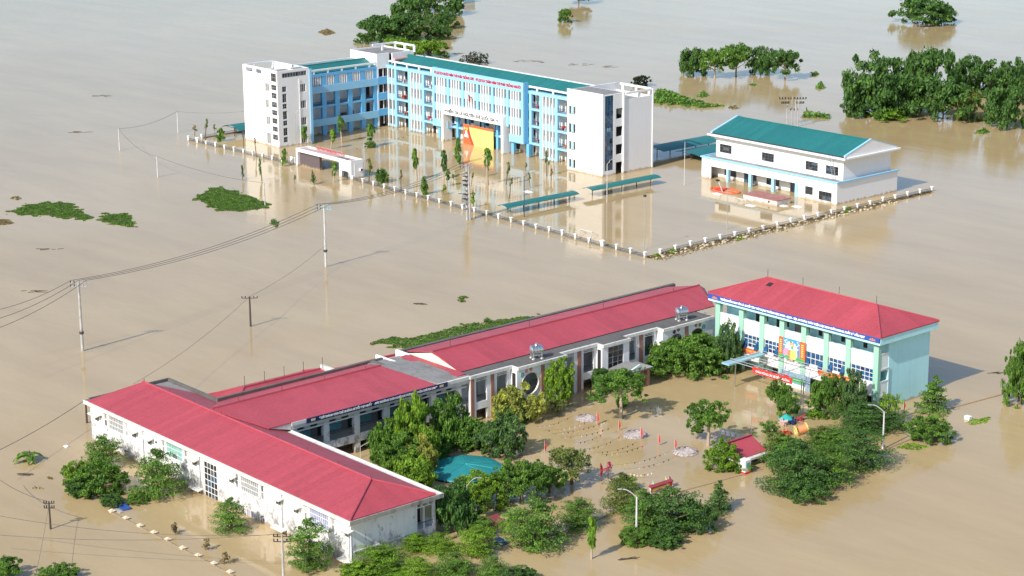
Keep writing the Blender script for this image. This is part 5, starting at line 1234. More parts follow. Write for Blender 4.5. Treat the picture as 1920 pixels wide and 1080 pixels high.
for x, y, mt, lab in ((1468, 797, 'pinkish', 'faded pink seesaw beside the turquoise umbrella'), (1486, 794, 'navy', 'dark blue slide half under water by the turquoise umbrella'), (1500, 788, 'dark_red', 'dark red climbing frame at the foot of the canopy posts'), (1466, 814, 'orange', 'orange spring horse left of the play tunnel')):
    c = at(x, y); q = MB()
    for k in range(4): a = R.random() * 3; q.tube((c.x - .7 * math.cos(a), c.y - .7 * math.sin(a), R.random() * .3), (c.x + .7 * math.cos(a), c.y + .7 * math.sin(a), .25 + R.random() * .5), .11, n=6)
    q.box(c.x - .4, c.x + .4, c.y - .3, c.y + .3, -.3, .35); tag(q.thing('playground_toy', mt, tuple(c)), lab, 'play equipment')
# red signboard in the lower yard
c = at(1240, 921); t_ = thing('notice_board', tuple(c), 'red roofed notice board under a row of small coloured flags', 'notice board')
MB().prism([(c.x - .3, c.y - 1.9, 1.05), (c.x + .15, c.y - 1.9, .9), (c.x + .15, c.y + 1.9, .9), (c.x - .3, c.y + 1.9, 1.05)], .06).build('roof', 'dark_red', t_)
MB().box(c.x - .05, c.x + .05, c.y - 1.8, c.y + 1.8, .25, .85).build('board', 'red_paint', t_); MB().box(c.x + .051, c.x + .07, c.y - 1.5, c.y + 1.3, .35, .65).build('print', 'yellow', t_)
for y in (-1.8, 0.9, 1.85): part('post', t_, c.x - .06, c.x + .06, c.y + y - .05, c.y + y + .05, -.8, .9, 'text_white')
# flags
def flag(px, top, bot, mat, lab):
    b = at(px, bot); h = height_at(b, top); t_ = thing('feather_flag', tuple(b), lab, 'flag', 'small flags on poles in the yard')
    MB().tube((b.x, b.y, -0.5), (b.x, b.y, h), 0.025, n=5).build('pole', 'pole_white', t_)
    q = MB(); n = 7; a = R.uniform(0.3, 1.3); dx, dy = math.cos(a), math.sin(a); L = []; Rr = []
    for k in range(n):
        z = h - (h - 0.25) * k / (n - 1); w = 0.32 * math.sin(math.pi * (0.12 + 0.8 * k / (n - 1))) * h / 1.6; s = 0.07 * math.sin(k * 1.9)
        L.append((b.x + 0.03, b.y + .03, z)); Rr.append((b.x + w * dx - s * dy, b.y + w * dy + s * dx, z - 0.12))
    for k in range(n - 1): q.quad(L[k], L[k + 1], Rr[k + 1], Rr[k])
    q.build('cloth', mat, t_)
for f in ((985, 813, 833, 'flag_red', 'red flag on a pole farthest left in the yard, beside the dotted trees'), (1021, 826, 849, 'flag_red', 'red flag left of the sparse tree in the yard'), (1119, 772, 795, 'flag_red', 'red flag touching the thatched parasol nearest the round windows'), (1160, 788, 807, 'flag_red', 'red flag between the two upper thatched parasols'),
          (1201, 801, 823, 'flag_red', 'red flag standing against the middle thatched parasol'), (1234, 814, 835, 'flag_red', 'red flag right of the middle thatched parasol'), (1265, 823, 843, 'flag_red', 'red flag at the left edge of the thatched parasol by the shed'), (1125, 868, 897, 'red_paint', 'dark red flag beside the magenta blossom tree'),
          (1217, 904, 919, 'flag_red', 'red flag in the row above the notice board'), (1223, 901, 919, 'mintgreen', 'pale green flag in the row above the notice board'), (1239, 900, 916, 'pink', 'pink flag in the row above the notice board'), (1247, 893, 914, 'pale_yellow', 'yellow flag in the row above the notice board'), (1254, 891, 912, 'purple', 'purple flag in the row above the notice board'), (1694, 752, 772, 'flag_red', 'red flag among the trees below the aqua end wall'), (1154, 946, 960, 'red_paint', 'red flag under the tiered tree by the lamp post')): flag(*f)
# strings of small flags across the yard
BC = ['dark', 'text_white', 'flag_red', 'pale_yellow', 'dark', 'text_white', 'purple']
def bunting(pa, pb, z, lab):
    a, b = at(*pa, z), at(*pb, z); L = (b - a).length; n = max(8, int(L / 0.75))
    t_ = thing('bunting', tuple((a + b) / 2), lab, 'bunting', 'bunting strings across the flooded yard')
    P = [a.lerp(b, k / n) - Vector((0, 0, 0.35 * math.sin(math.pi * k / n))) for k in range(n + 1)]
    MB().path(P, 0.012, 3).build('string', 'wire', t_)
    by = {}
    for k in range(1, n):
        d = (b - a).normalized() * 0.11; mt = R.choice(BC); p = P[k]; by.setdefault(mt, MB()).add([p - d, p + d, p + Vector((R.uniform(-.05, .05), R.uniform(-.05, .05), -0.27))], [(0, 1, 2)])
    for mt, m_ in by.items(): m_.build('pennant', mt, t_)
for k, (pa, pb) in enumerate((((1004, 800), (1073, 780)), ((1020, 807), (1106, 789)), ((1036, 813), (1142, 788)), ((1050, 820), (1150, 800)), ((1074, 830), (1133, 812)), ((1098, 842), (1168, 815)), ((1120, 848), (1196, 828)), ((1128, 852), (1214, 832)), ((1152, 872), (1256, 846)), ((1170, 880), (1272, 854)), ((1176, 886), (1228, 884)))):
    bunting(pa, pb, 0.9, ('highest', 'second highest', 'third', 'fourth', 'fifth', 'sixth', 'seventh', 'eighth', 'ninth', 'tenth', 'lowest')[k] + ' string of small flags counted downwards across the flooded yard')
for k, (pa, pb) in enumerate((((696, 264), (768, 254)), ((660, 277), (696, 272)))): bunting(pa, pb, 1.0, ('string of pale pennants from the sapling to the fin screen of the tall school', 'short string of pale pennants between two saplings by the left wing')[k])
# front boundary wall, just under the flood
def low_wall(label, pts, px_posts=None):
    t_ = thing('boundary_wall', tuple(at(*pts[0])), label, 'wall'); P = [at(*p) for p in pts]
    for a, b in zip(P, P[1:]):
        d = (b - a).normalized(); nn = Vector((-d.y, d.x, 0)) * 0.10; w_ = MB(); w_.prism([(a + nn)[:2] + (0.09,), (a - nn)[:2] + (0.09,), (b - nn)[:2] + (0.09,), (b + nn)[:2] + (0.09,)], 0.7); w_.build('coping', 'brick_red' if not px_posts else 'dark_concrete', t_)
    if px_posts:
        for (x, y) in px_posts:
            c = at(x, y); q = MB(); q.box(c.x - .25, c.x + .25, c.y - .25, c.y + .25, -.5, .16); q.add([(c.x - .35, c.y - .35, .16), (c.x + .35, c.y - .35, .16), (c.x + .35, c.y + .35, .16), (c.x - .35, c.y + .35, .16), (c.x, c.y, .42)], [(0, 1, 4), (1, 2, 4), (2, 3, 4), (3, 0, 4), (0, 3, 2, 1)]); q.build('post', 'sand', t_)
low_wall('drowned front wall with pale pyramid capped posts by the whitewashed block', [(208, 960), (440, 1080)], [(210, 960), (237, 973), (263, 987), (289, 1000), (315, 1013), (343, 1029), (372, 1043), (402, 1058), (432, 1074)])
low_wall('brown coping line at the surface between the lone tiered tree and the dark trees', [(1258, 927), (1430, 880)])
low_wall('brown coping line at the surface right of the tall street lamp', [(1660, 843), (1712, 822)])
low_wall('brown coping line at the surface running to the tree at the right edge', [(1775, 768), (1882, 739)])
low_wall('dark sunken kerb line running through the water of the lower yard', [(1030, 1015), (1165, 955)])

# ------------------------------------------------------------------ poles, lamps, wires
def pole_thing(name, px, bot, top, r, mat, label, cat='utility pole', group='utility poles', arms=0, lean=None, arm_mat='galv', L0=1.15):
    b = at(px, bot); h = height_at(b, top); t_ = thing(name, tuple(b), label, cat, group)
    tp = Vector((b.x, b.y, h)) + (lean or Vector((0, 0, 0)))
    MB().tube((b.x, b.y, -1), tp, r, r * 0.72, n=8).build('shaft', mat, t_)
    rt = CR.copy(); rt.z = 0; rt.normalize()
    for k in range(arms):
        z = h - 0.25 - 0.55 * k; a = MB(); L = L0; c = Vector((tp.x, tp.y, z))
        a.tube(c - rt * L, c + rt * L, 0.06, n=5); a.build('crossarm', arm_mat, t_)
        for s in (-1, -0.55, 0.55, 1): q = MB(); q.tube(c + rt * (L * s), c + rt * (L * s) + Vector((0, 0, 0.32)), 0.07, n=5); q.build('insulator', 'dark' if s < 0 else arm_mat, t_)
    return t_, tp
T1, tp1 = pole_thing('utility_pole', 155, 658, 527, 0.23, 'pole_concrete', 'tall concrete power pole at the left, with steel crossarms and a long shadow', arms=2)
T2, tp2 = pole_thing('utility_pole', 611, 500, 384, 0.19, 'pole_white', 'pale power pole in open water in front of the gatehouse', arms=2, arm_mat='aqua_steel')
for q in (T1, T2): g = origin(q); MB().tube((g[0], g[1], 2.6), (g[0], g[1], 2.95), 0.34, n=8).build('band', 'iron', q)
T3, tp3 = pole_thing('transformer_pole', 876, 412, 307, 0.24, 'pole_concrete', 'twin transformer pole loaded with fittings at the school fence', arms=2)
g = origin(T3); MB().tube((g[0] + 0.5, g[1] + 0.3, -1), (g[0] + 0.3, g[1] + 0.2, tp3.z - 0.4), 0.2, 0.15, n=7).build('shaft', 'pole_concrete', T3)
for k in range(9):
    z = 2.2 + k * 0.85; q = MB(); s = R.uniform(.4, .9); q.box(g[0] - .25 - s * .4, g[0] + .25, g[1] - .3 - s * .6, g[1] + .2, z, z + R.uniform(.1, .35)); q.build('fitting', R.choice(['galv', 'iron', 'pole_dark', 'galv']), T3)
q = MB(); q.tube(Vector((g[0], g[1], 4.9)) - CR * 1.6, Vector((g[0], g[1], 4.9)) + CR * 1.6, .07, n=5); q.build('crossarm', 'iron', T3)
for k in range(5): q = MB(); q.path([(g[0] - .6 + .25 * k, g[1] - .4, 4.9), (g[0] - .8 + .2 * k, g[1] - .6, 3.6), (g[0] - .2, g[1] - .3, 2.2 + .2 * k)], .025, 4); q.build('cable_loop', 'wire', T3)
T4, tp4 = pole_thing('utility_pole', 470, 612, 556, 0.17, 'pole_dark', 'thin dark pole standing alone in open water above the red roofs', arms=1, arm_mat='pole_dark')
T5, tp5 = pole_thing('utility_pole', 95, 992, 940, 0.13, 'pole_dark', 'thin dark pole with insulators in the lower left corner', arms=2, arm_mat='pole_dark', L0=.55)
T6, tp6 = pole_thing('utility_pole', 532, 1100, 1002, 0.15, 'pole_concrete', 'grey power pole in front of the whitewashed block with an angled crossarm', arms=2, arm_mat='iron', L0=.85)
T7, tp7 = pole_thing('utility_pole', 163, 793, 750, 0.16, 'pole_dark', 'dark pole right behind the far end of the whitewashed block')
T8, tp8 = pole_thing('telephone_pole', 224.5, 282, 241, 0.15, 'pole_white', 'pale slim pole farthest left beyond the green weed islands')
T9, tp9 = pole_thing('telephone_pole', 334, 248, 209, 0.14, 'pole_white', 'pale slim pole nearest the small teal shelter')
T10, tp10 = pole_thing('telephone_pole', 296, 332, 293, 0.15, 'pole_white', 'pale slim pole in open water left of the round green weed island')
T11, tp11 = pole_thing('telephone_pole', 497, 386, 343, 0.13, 'pole_concrete', 'slim grey pole at the tip of the round green weed island')
pole_thing('telephone_pole', 1512, 213, 201, 0.13, 'pole_dark', 'short dark post in the grass strip beyond the hall roof')
# substation mast group behind the hall
c = at(1485, 236); t_ = thing('substation_mast', tuple(c), 'cluster of thin masts with black insulators beyond the hall roof', 'mast')
for k, (dx, dy) in enumerate(((-1.6, 0), (-1.2, 1.2), (1.4, .4), (1.8, -1.0))): MB().tube((c.x + dx, c.y + dy, -1), (c.x + dx, c.y + dy, 6.2 + .3 * (k % 2)), .1, n=6).build('shaft', 'pole_concrete', t_)
rt = Vector((CR.x, CR.y, 0)).normalized(); fw = Vector((CF.x, CF.y, 0)).normalized()
for s0 in (-1.7, 1.7):
    for z, wd in ((6.2, 1.3), (5.2, .8)):
        MB().tube(c + rt * (s0 - wd) + Vector((0, 0, z)), c + rt * (s0 + wd) + Vector((0, 0, z)), .06, n=5).build('crossarm', 'iron', t_)
        for k in range(5): p = c + rt * (s0 - wd + wd * .5 * k) + Vector((0, 0, z)); MB().tube(p, p + Vector((0, 0, .45)), .14, n=6).build('insulator', 'dark', t_)
for s0 in (-.4, .4, 1.2): p = c + rt * s0 + Vector((0, 0, 3.6)); MB().tube(p, p + Vector((0, 0, .4)), .14, n=6).build('insulator', 'dark', t_)
def wire(a, b, sag, lab, r=0.035, mat='wire'):
    a, b = Vector(a), Vector(b); n = 22
    P = [a.lerp(b, k / n) - Vector((0, 0, sag * 4 * (k / n) * (1 - k / n))) for k in range(n + 1)]
    o = MB().path(P, r, 4).thing('power_line', mat, tuple((a + b) / 2)); tag(o, lab, 'power line', 'overhead lines over the flood')
for k, s in enumerate((-1.1, 0.0, 1.1)):
    w3 = ('left', 'middle', 'right')[k]
    wire(tp1 + rt * s + Vector((0, 0, .1)), tp2 + rt * s + Vector((0, 0, .1)), 1.6, f'{("upper", "middle", "lower")[k]} wire of the three sagging between the two tall power poles')
    wire(tp2 + rt * s + Vector((0, 0, .1)), tp3 + rt * s + Vector((0, 0, .1)), 1.3, f'{("upper", "middle", "lower")[k]} wire of the three from the pale power pole to the transformer pole')
    e = at(-60, 590 + k * 22, 8.5); wire(tp1 + rt * s + Vector((0, 0, .1)), e + Vector((0, 0, 0)), 0.9, f'{("upper", "middle", "lower")[k]} wire of the three leaving the tall concrete pole past the left edge')
wire(tp8, tp9, 0.9, 'single line between the slim pole farthest left and the one by the teal shelter', .03); wire(tp8, tp10, 1.2, 'single line dipping between the two slim poles left of the weed island', .03)
wire(tp10, tp11, 0.8, 'single line passing over the round green weed island', .03); wire(tp9, (-377.9, 252.0, 6.2), 0.5, 'single line from the slim pole to the white end block', .03)
wire(tp7 + Vector((0, 0, .05)), at(-40, 862, 4), 0.4, 'thick single cable from the far end of the whitewashed block to the left edge', .035)
wire(tp5, at(-40, 868, 4.5), 0.8, 'cable dipping from the lower left pole to the left edge', .03); wire(tp5 - Vector((0, 0, .4)), at(60, 1110, 3.5), 0.3, 'cable running down the picture from the lower left pole', .02)
wire(tp6, at(-30, 962, 5), 1.0, 'long cable crossing the lower left water to the crossarm pole', .025); wire(tp6 - rt, at(-40, 1000, 3.0), 0.7, 'lower long cable crossing the lower left corner', .025)
wire(tp4, tp2 - Vector((0, 0, 7)), 0.6, 'thin line from the lone dark pole up to the pale power pole', .02); wire(tp4, at(250, 720, 5), 0.8, 'thin line from the lone dark pole down to the red roofs', .02)
def lamp(px, bot, top, label, side=-1, mat='pole_white', r=0.09, arm=1.6, tele=False):
    b = at(px, bot); h = height_at(b, top); t_ = thing('street_lamp', tuple(b), label, 'street lamp')
    MB().tube((b.x, b.y, -1), (b.x, b.y, h - (0.9 if arm else 0)), r, r * 0.75, n=8).build('post', mat, t_)
    if arm:
        P = [Vector((b.x, b.y, h - 0.95))]
        for k in range(1, 7): t = k / 6; P.append(Vector((b.x, b.y, h - 0.95)) + rt * (side * arm * t) + Vector((0, 0, 0.95 * math.sin(t * 1.5))))
        MB().path(P, 0.05 if r > .12 else 0.032, 5).build('arm', mat, t_)
        e = P[-1]; q = MB(); q.prism([e - rt * .1 - fw * .1 + Vector((0, 0, .06)), e + rt * (side * .6) - fw * .1 + Vector((0, 0, .06)), e + rt * (side * .6) + fw * .12 + Vector((0, 0, .06)), e - rt * .1 + fw * .12 + Vector((0, 0, .06))], .1); q.build('lamp_head', 'galv', t_)
    return t_
lamp(1193, 1016, 917, 'tall street lamp in front of the big dark tree in the lower yard', -1, r=0.125, arm=1.5, mat='pole_white')
lamp(1655, 842, 759, 'tall street lamp right of the dark trees below the aqua block', -1, r=0.125, arm=1.5)
lamp(876, 962, 896, 'street lamp whose bent arm shows among the dark courtyard trees', 1, r=0.06, arm=1.1)
lamp(676, 858, 824, 'street lamp arm curving in front of the middle wing gallery', 1, r=0.05, arm=2.4)
lamp(555, 276, 204, 'thin grey lamp standing in front of the shaded wall of the left end block', 1, 'galv', .07, 1.5)
lamp(683, 300, 257, 'white lamp with bent arm behind the gatehouse', 1, 'pole_white', .07, 1.0)
lamp(1138, 379, 299, 'twin armed white lamp before the glazed strip of the end tower', 1, 'pole_white', .08, 0.9)
lamp(983, 407, 322, 'dark lower lamp post with pale arm by the shelter nearest the fence', 1, 'iron', .08, 2.4)
lamp(1283, 347, 266, 'white slim lamp between the end tower and the hall', 1, 'pole_white', .07, 0)
lamp(1208, 468, 369, 'slim grey pole with a loudspeaker near the fence corner', 1, 'galv', .06, 0)
lamp(1363, 430, 312, 'slim pole crossing the orange oval frame', 1, 'galv', .06, 0)
lamp(1509, 398, 310, 'slim pole in front of the rusty topped block', -1, 'galv', .06, 1.4)
lamp(1408, 818, 766, 'thin wire pole in the yard beside the shed roof', 1, 'galv', .03, 0)
b = at(1208, 468); h = height_at(b, 369); MB().box(b.x - .2, b.x + .2, b.y - .2, b.y + .2, h, h + .35).build('loudspeaker', 'iron', bpy.data.objects[[o.name for o in bpy.data.objects if o.get('label') == 'slim grey pole with a loudspeaker near the fence corner'][0]])
# blue drum and tarps left of the block
c = at(232, 952); tag(MB().prism([(c.x - 1.0, c.y - .4, .2), (c.x + .9, c.y - .6, .15), (c.x + 1.1, c.y + .3, .25), (c.x - .8, c.y + .5, .3)], .3).thing('tarpaulin', 'tarp_blue', tuple(c)), 'bright blue folded tarp afloat by the capped wall posts', 'tarpaulin')
c = at(222, 959); tag(MB().prism([(c.x - .7, c.y - .15, .12), (c.x + .7, c.y - .2, .1), (c.x + .7, c.y + .15, .12), (c.x - .7, c.y + .2, .14)], .2).thing('plank', 'light_blue', tuple(c)), 'pale blue plank afloat below the bright blue tarp', 'plank')
c = at(937, 1020); tag(MB().box(c.x - .7, c.x + .7, c.y - .6, c.y + .5, -.2, .5).thing('tarpaulin', 'tarp_blue', tuple(c)), 'dark blue tub half hidden in the trees by the palm', 'tub')
c = at(1815, 786); tag(MB().box(c.x - .4, c.x + .4, c.y - .3, c.y + .3, -.2, .45).thing('foam_box', 'text_white', tuple(c)), 'white foam box on the weed raft at the right', 'box')
c = at(124, 838); tag(MB().prism([(c.x - .4, c.y - .2, .12), (c.x + .4, c.y - .2, .1), (c.x + .3, c.y + .2, .14), (c.x - .3, c.y + .25, .16)], .2).thing('foam_box', 'text_white', tuple(c)), 'pale foam scrap drifting left of the whitewashed block', 'foam')
# ================================================================== plants
def rv(rr): 
    z = rr.uniform(-1, 1); a = rr.uniform(0, 6.2832); s = math.sqrt(1 - z * z); return Vector((s * math.cos(a), s * math.sin(a), z))
def leaf_quad(b, c, nrm, s, rr, asp=0.55):
    a = nrm.orthogonal().normalized(); q = nrm.cross(a); t = rr.uniform(0, 6.2832)
    x = (a * math.cos(t) + q * math.sin(t)) * s; y = nrm.cross(x) * asp
    o = len(b.v); b.v += [tuple(c - x), tuple(c - y * 0.9 + nrm * s * .12), tuple(c + x), tuple(c + y * 0.9 + nrm * s * .12)]; b.f.append((o, o + 1, o + 2, o + 3))
def lobed(rr):
    k = [(rv(rr), rr.uniform(0.1, 0.34)) for _ in range(9)]
    return lambda d: 0.80 + sum(a * max(0, d.dot(v)) ** 4 for v, a in k)
def crown_round(seed, clumps=80, per=42, leaf=0.085, cr=0.20, flat=0.0, hollow=0.35):
    rr = random.Random(seed); b = MB(); lob = lobed(rr)
    for i in range(clumps):
        d = rv(rr)
        if d.z < -0.7: d.z *= -0.6; d.normalize()
        rad = lob(d) * (rr.uniform(0.72, 1.0) if i > clumps * hollow else rr.uniform(0.25, 0.72))
        c = Vector((d.x * rad, d.y * rad, 0.5 + d.z * rad * 0.5)); k = cr * rr.uniform(0.6, 1.25)
        if i % 8 == 0: c = Vector((c.x * 1.13, c.y * 1.13, .5 + (c.z - .5) * 1.1)); k *= .6
        for _ in range(int(per * rr.uniform(.6, 1.3))):
            e = rv(rr); m_ = e * (rr.random() ** 0.45) * k; p = c + Vector((m_.x, m_.y, m_.z * 0.5))
            n_ = (e * 0.35 + d * 0.25 + Vector((0, -.1, 0.55)) + rv(rr) * 0.95).normalized()
            leaf_quad(b, p, n_, leaf * rr.uniform(.6, 1.25), rr)
    return b
def crown_tier(seed, tiers=6, branches=9, per=46, leaf=0.065, top=0.18, low=1.0, dome=False, zj=.02):
    rr = random.Random(seed); b = MB()
    for i in range(tiers):
        t = i / (tiers - 1); z = 0.05 + 0.9 * t
        R0 = (low * (1 - t ** 2.4) ** 0.55 + top * t ** 3) if dome else (low * (1 - t) ** 0.75 + top * t)
        R0 *= rr.uniform(.85, 1.06)
        if i == 0: R0 *= 0.86
        nb = max(4, int(branches * (0.5 + 0.5 * R0))); ox, oy = rr.uniform(-.1, .1), rr.uniform(-.1, .1)
        a0 = rr.uniform(0, 6.28)
        for j in range(nb):
            a = a0 + 6.2832 * j / nb + rr.uniform(-.3, .3); L = R0 * rr.uniform(.55, 1.1); zb = z + rr.uniform(-1, 1) * zj; up = rr.uniform(-.05, .07)
            for _ in range(int(per * (.4 + .6 * L))):
                s = rr.random() ** 0.6 * L; w = (0.08 + 0.19 * s) * rr.uniform(-1, 1)
                p = Vector((ox + math.cos(a) * s - math.sin(a) * w, oy + math.sin(a) * s + math.cos(a) * w, zb + rr.uniform(-.02, .025) + up * s))
                n_ = (Vector((math.cos(a) * .25, math.sin(a) * .25, 1)) + rv(rr) * .7).normalized(); leaf_quad(b, p, n_, leaf * rr.uniform(.6, 1.2), rr)
    return b
def crown_sprig(seed, clumps=9, per=34, leaf=0.22, lo=0.0, wmid=0.5):
    rr = random.Random(seed); b = MB()
    for i in range(clumps):
        z = lo + (1 - lo) * (i + rr.random()) / clumps; w = 0.85 * math.sin(math.pi * min(0.97, 0.2 + 0.75 * z)) * rr.uniform(.4, 1)
        a = rr.uniform(0, 6.28); c = Vector((math.cos(a) * w * .55, math.sin(a) * w * .55, z))
        for _ in range(per):
            e = rv(rr); p = c + Vector((e.x * .42, e.y * .42, e.z * .10)) * rr.random() ** .5
            leaf_quad(b, p, (e + Vector((0, 0, .8)) + rv(rr) * .5).normalized(), leaf * rr.uniform(.6, 1.2), rr)
    return b
def crown_spiky(seed, n=34):
    rr = random.Random(seed); b = MB()
    for i in range(n):
        a, s = rr.uniform(0, 6.28), rr.random() ** .5; h = (1 - .35 * s) * rr.uniform(.55, 1.0); c = Vector((math.cos(a) * s, math.sin(a) * s, 0))
        for k in range(26): p = c + Vector((rr.uniform(-.07, .07), rr.uniform(-.07, .07), h * rr.random())); leaf_quad(b, p, (rv(rr) + Vector((0, -.2, .5))).normalized(), .07 * rr.uniform(.6, 1.2), rr)
    return b
def crown_palm(seed, fronds=13, droop=.55):
    rr = random.Random(seed); b = MB()
    for i in range(fronds):
        a = 6.2832 * i / fronds + rr.uniform(-.2, .2); up = rr.uniform(.25, .95); L = rr.uniform(.8, 1.05); n = 16; pts = []
        for k in range(n + 1): t = k / n; pts.append(Vector((math.cos(a) * L * t, math.sin(a) * L * t, .35 + up * .75 * t - droop * 1.25 * t * t)))
        sd_ = Vector((-math.sin(a), math.cos(a), 0))
        for k in range(1, n):
            w = .24 * math.sin(math.pi * (.12 + .85 * k / n))
            for s in (-1, 1):
                p = pts[k]; q = p + sd_ * (s * w) + (pts[min(n, k + 1)] - p) * 1.2 + Vector((0, 0, -.10 * w / .2)); e = (pts[k] - pts[k - 1]) * .42
                b.quad(p - e, p + e, q + e * .3, q - e * .3)
    return b
def crown_banana(seed, fronds=9):
    rr = random.Random(seed); b = MB()
    for i in range(fronds):
        a = 6.2832 * i / fronds + rr.uniform(-.3, .3); up = rr.uniform(.3, 1.1); L = rr.uniform(.75, 1.05); n = 7; sd_ = Vector((-math.sin(a), math.cos(a), 0)); prev = None
        for k in range(n + 1):
            t = k / n; c = Vector((math.cos(a) * L * t, math.sin(a) * L * t, .25 + up * .8 * t - .9 * t * t)); w = .2 * math.sin(math.pi * (.1 + .88 * t)); l, r_ = c - sd_ * w + Vector((0, 0, .05)), c + sd_ * w + Vector((0, 0, .05))
            if prev: b.quad(prev[0], l, c, prev[1]); b.quad(prev[1], c, r_, prev[2])
            prev = (l, c, r_)
    return b
CROWN = {}
def reg(kind, bs): CROWN[kind] = [b.mesh('crown', 'leaf_mid') for b in bs]
reg('round', [crown_round(s, 105, 74, .058, .19) for s in (1, 2, 3, 4)])
reg('big', [crown_round(s, 210, 74, .036, .135) for s in (11, 12, 13)])
reg('dense', [crown_round(s, 150, 74, .046, .17, hollow=.25) for s in (21, 22, 23)])
reg('sparse', [crown_round(s, 60, 42, .048, .18, hollow=.5) for s in (31, 32)])
reg('far', [crown_round(s, 95, 50, .062, .19) for s in (41, 42, 43, 44)])
reg('tier', [crown_tier(s, 6, 10, 95, .042, .2, 1.0, False, .03) for s in (51, 52, 53)])
reg('wide', [crown_tier(s, 7, 17, 120, .033, .25, 1.0, True, .07) for s in (61, 62, 63, 64)])
reg('cone', [crown_tier(s, 9, 10, 75, .05, .10, 1.0) for s in (71, 72)])
reg('sprig', [crown_sprig(s) for s in (81, 82, 83)])
reg('slim', [crown_sprig(s, 16, 34, .20) for s in (91, 92)])
reg('wisp', [crown_sprig(s, 8, 9, .20, .25) for s in (95, 96)])
reg('spiky', [crown_spiky(101)]); reg('palm', [crown_palm(111), crown_palm(112)]); reg('banana', [crown_banana(121)])
_tn = [0]
def tree(kind, mat, cx, yb, yt, w, cb, label, name='tree', cat='tree', group=None, bark='bark', lean=0.0, bx=None, sq=1.0):
    """cx, yb, yt, w: centre, foot, top and width as surveyed; cb: share of the height that is bare stem"""
    _tn[0] += 1; rr = random.Random(1000 + _tn[0])
    p0 = at(cx, yb); m_ = px_size(p0)
    foot = yb - (0.30 * w / 2 * 0.8 if cb < 0.16 else 0)
    b = at(bx if bx is not None else cx, foot); r = w / 2 * px_size(b) * 1.02; h = max(0.5, height_at(b, yt)) * 0.98
    t_ = thing(name, tuple(b), label, cat, group)
    off = Vector((CR.x, CR.y, 0)).normalized() * ((cx - bx) * m_ if bx is not None else 0) + Vector((CR.x, CR.y, 0)) * lean
    me = rr.choice(CROWN[kind]); c = bpy.data.objects.new('crown', me); COL.objects.link(c); c.parent = t_
    c.material_slots[0].link = 'OBJECT'; c.material_slots[0].material = MATS[mat]
    cb = cb * (.7 if cb < .3 else .95); zb = cb * h if cb > 0.06 else (-0.1 * h if kind in ('wide', 'tier', 'cone', 'sprig', 'slim', 'wisp', 'palm', 'banana', 'spiky') else -0.17 * h)
    c.location = (off.x, off.y, zb); c.scale = (r, r * sq, (h - zb)); c.rotation_euler = (0, 0, rr.uniform(0, 6.28))
    tk = MB(); rad = max(0.035, min(0.05 * r + 0.02 * h, 0.28)); top = b + off + Vector((0, 0, zb + (h - zb) * 0.62)); fk = b + off * .7 + Vector((0, 0, max(.15, zb * .9 + .1 * h)))
    tk.tube((b.x, b.y, -0.6), fk, rad, rad * .8, n=6); tk.tube(fk, top, rad * .75, rad * .3, n=5)
    for k in range(6 if kind not in ('sprig', 'wisp', 'slim', 'palm', 'banana') else 2):
        a = rr.uniform(0, 6.28); q = fk.lerp(top, rr.uniform(0, .6)); e = q + Vector((math.cos(a) * r * .62, math.sin(a) * r * .62, (h - zb) * rr.uniform(.12, .3))); tk.tube(q, e, rad * .45, rad * .15, n=4)
    tk.build('trunk', bark, t_)
    if name == 'sapling': t_.rotation_euler = (rr.uniform(-.10, .10), rr.uniform(-.10, .10), 0)
    return t_
G1 = 'trees in the water beside the whitewashed block'; G2 = 'trees of the nursery courtyard'; G3 = 'saplings of the tall school yard'; G4 = 'trees in the flood beyond the schools'; G5 = 'trees along the drowned front wall'
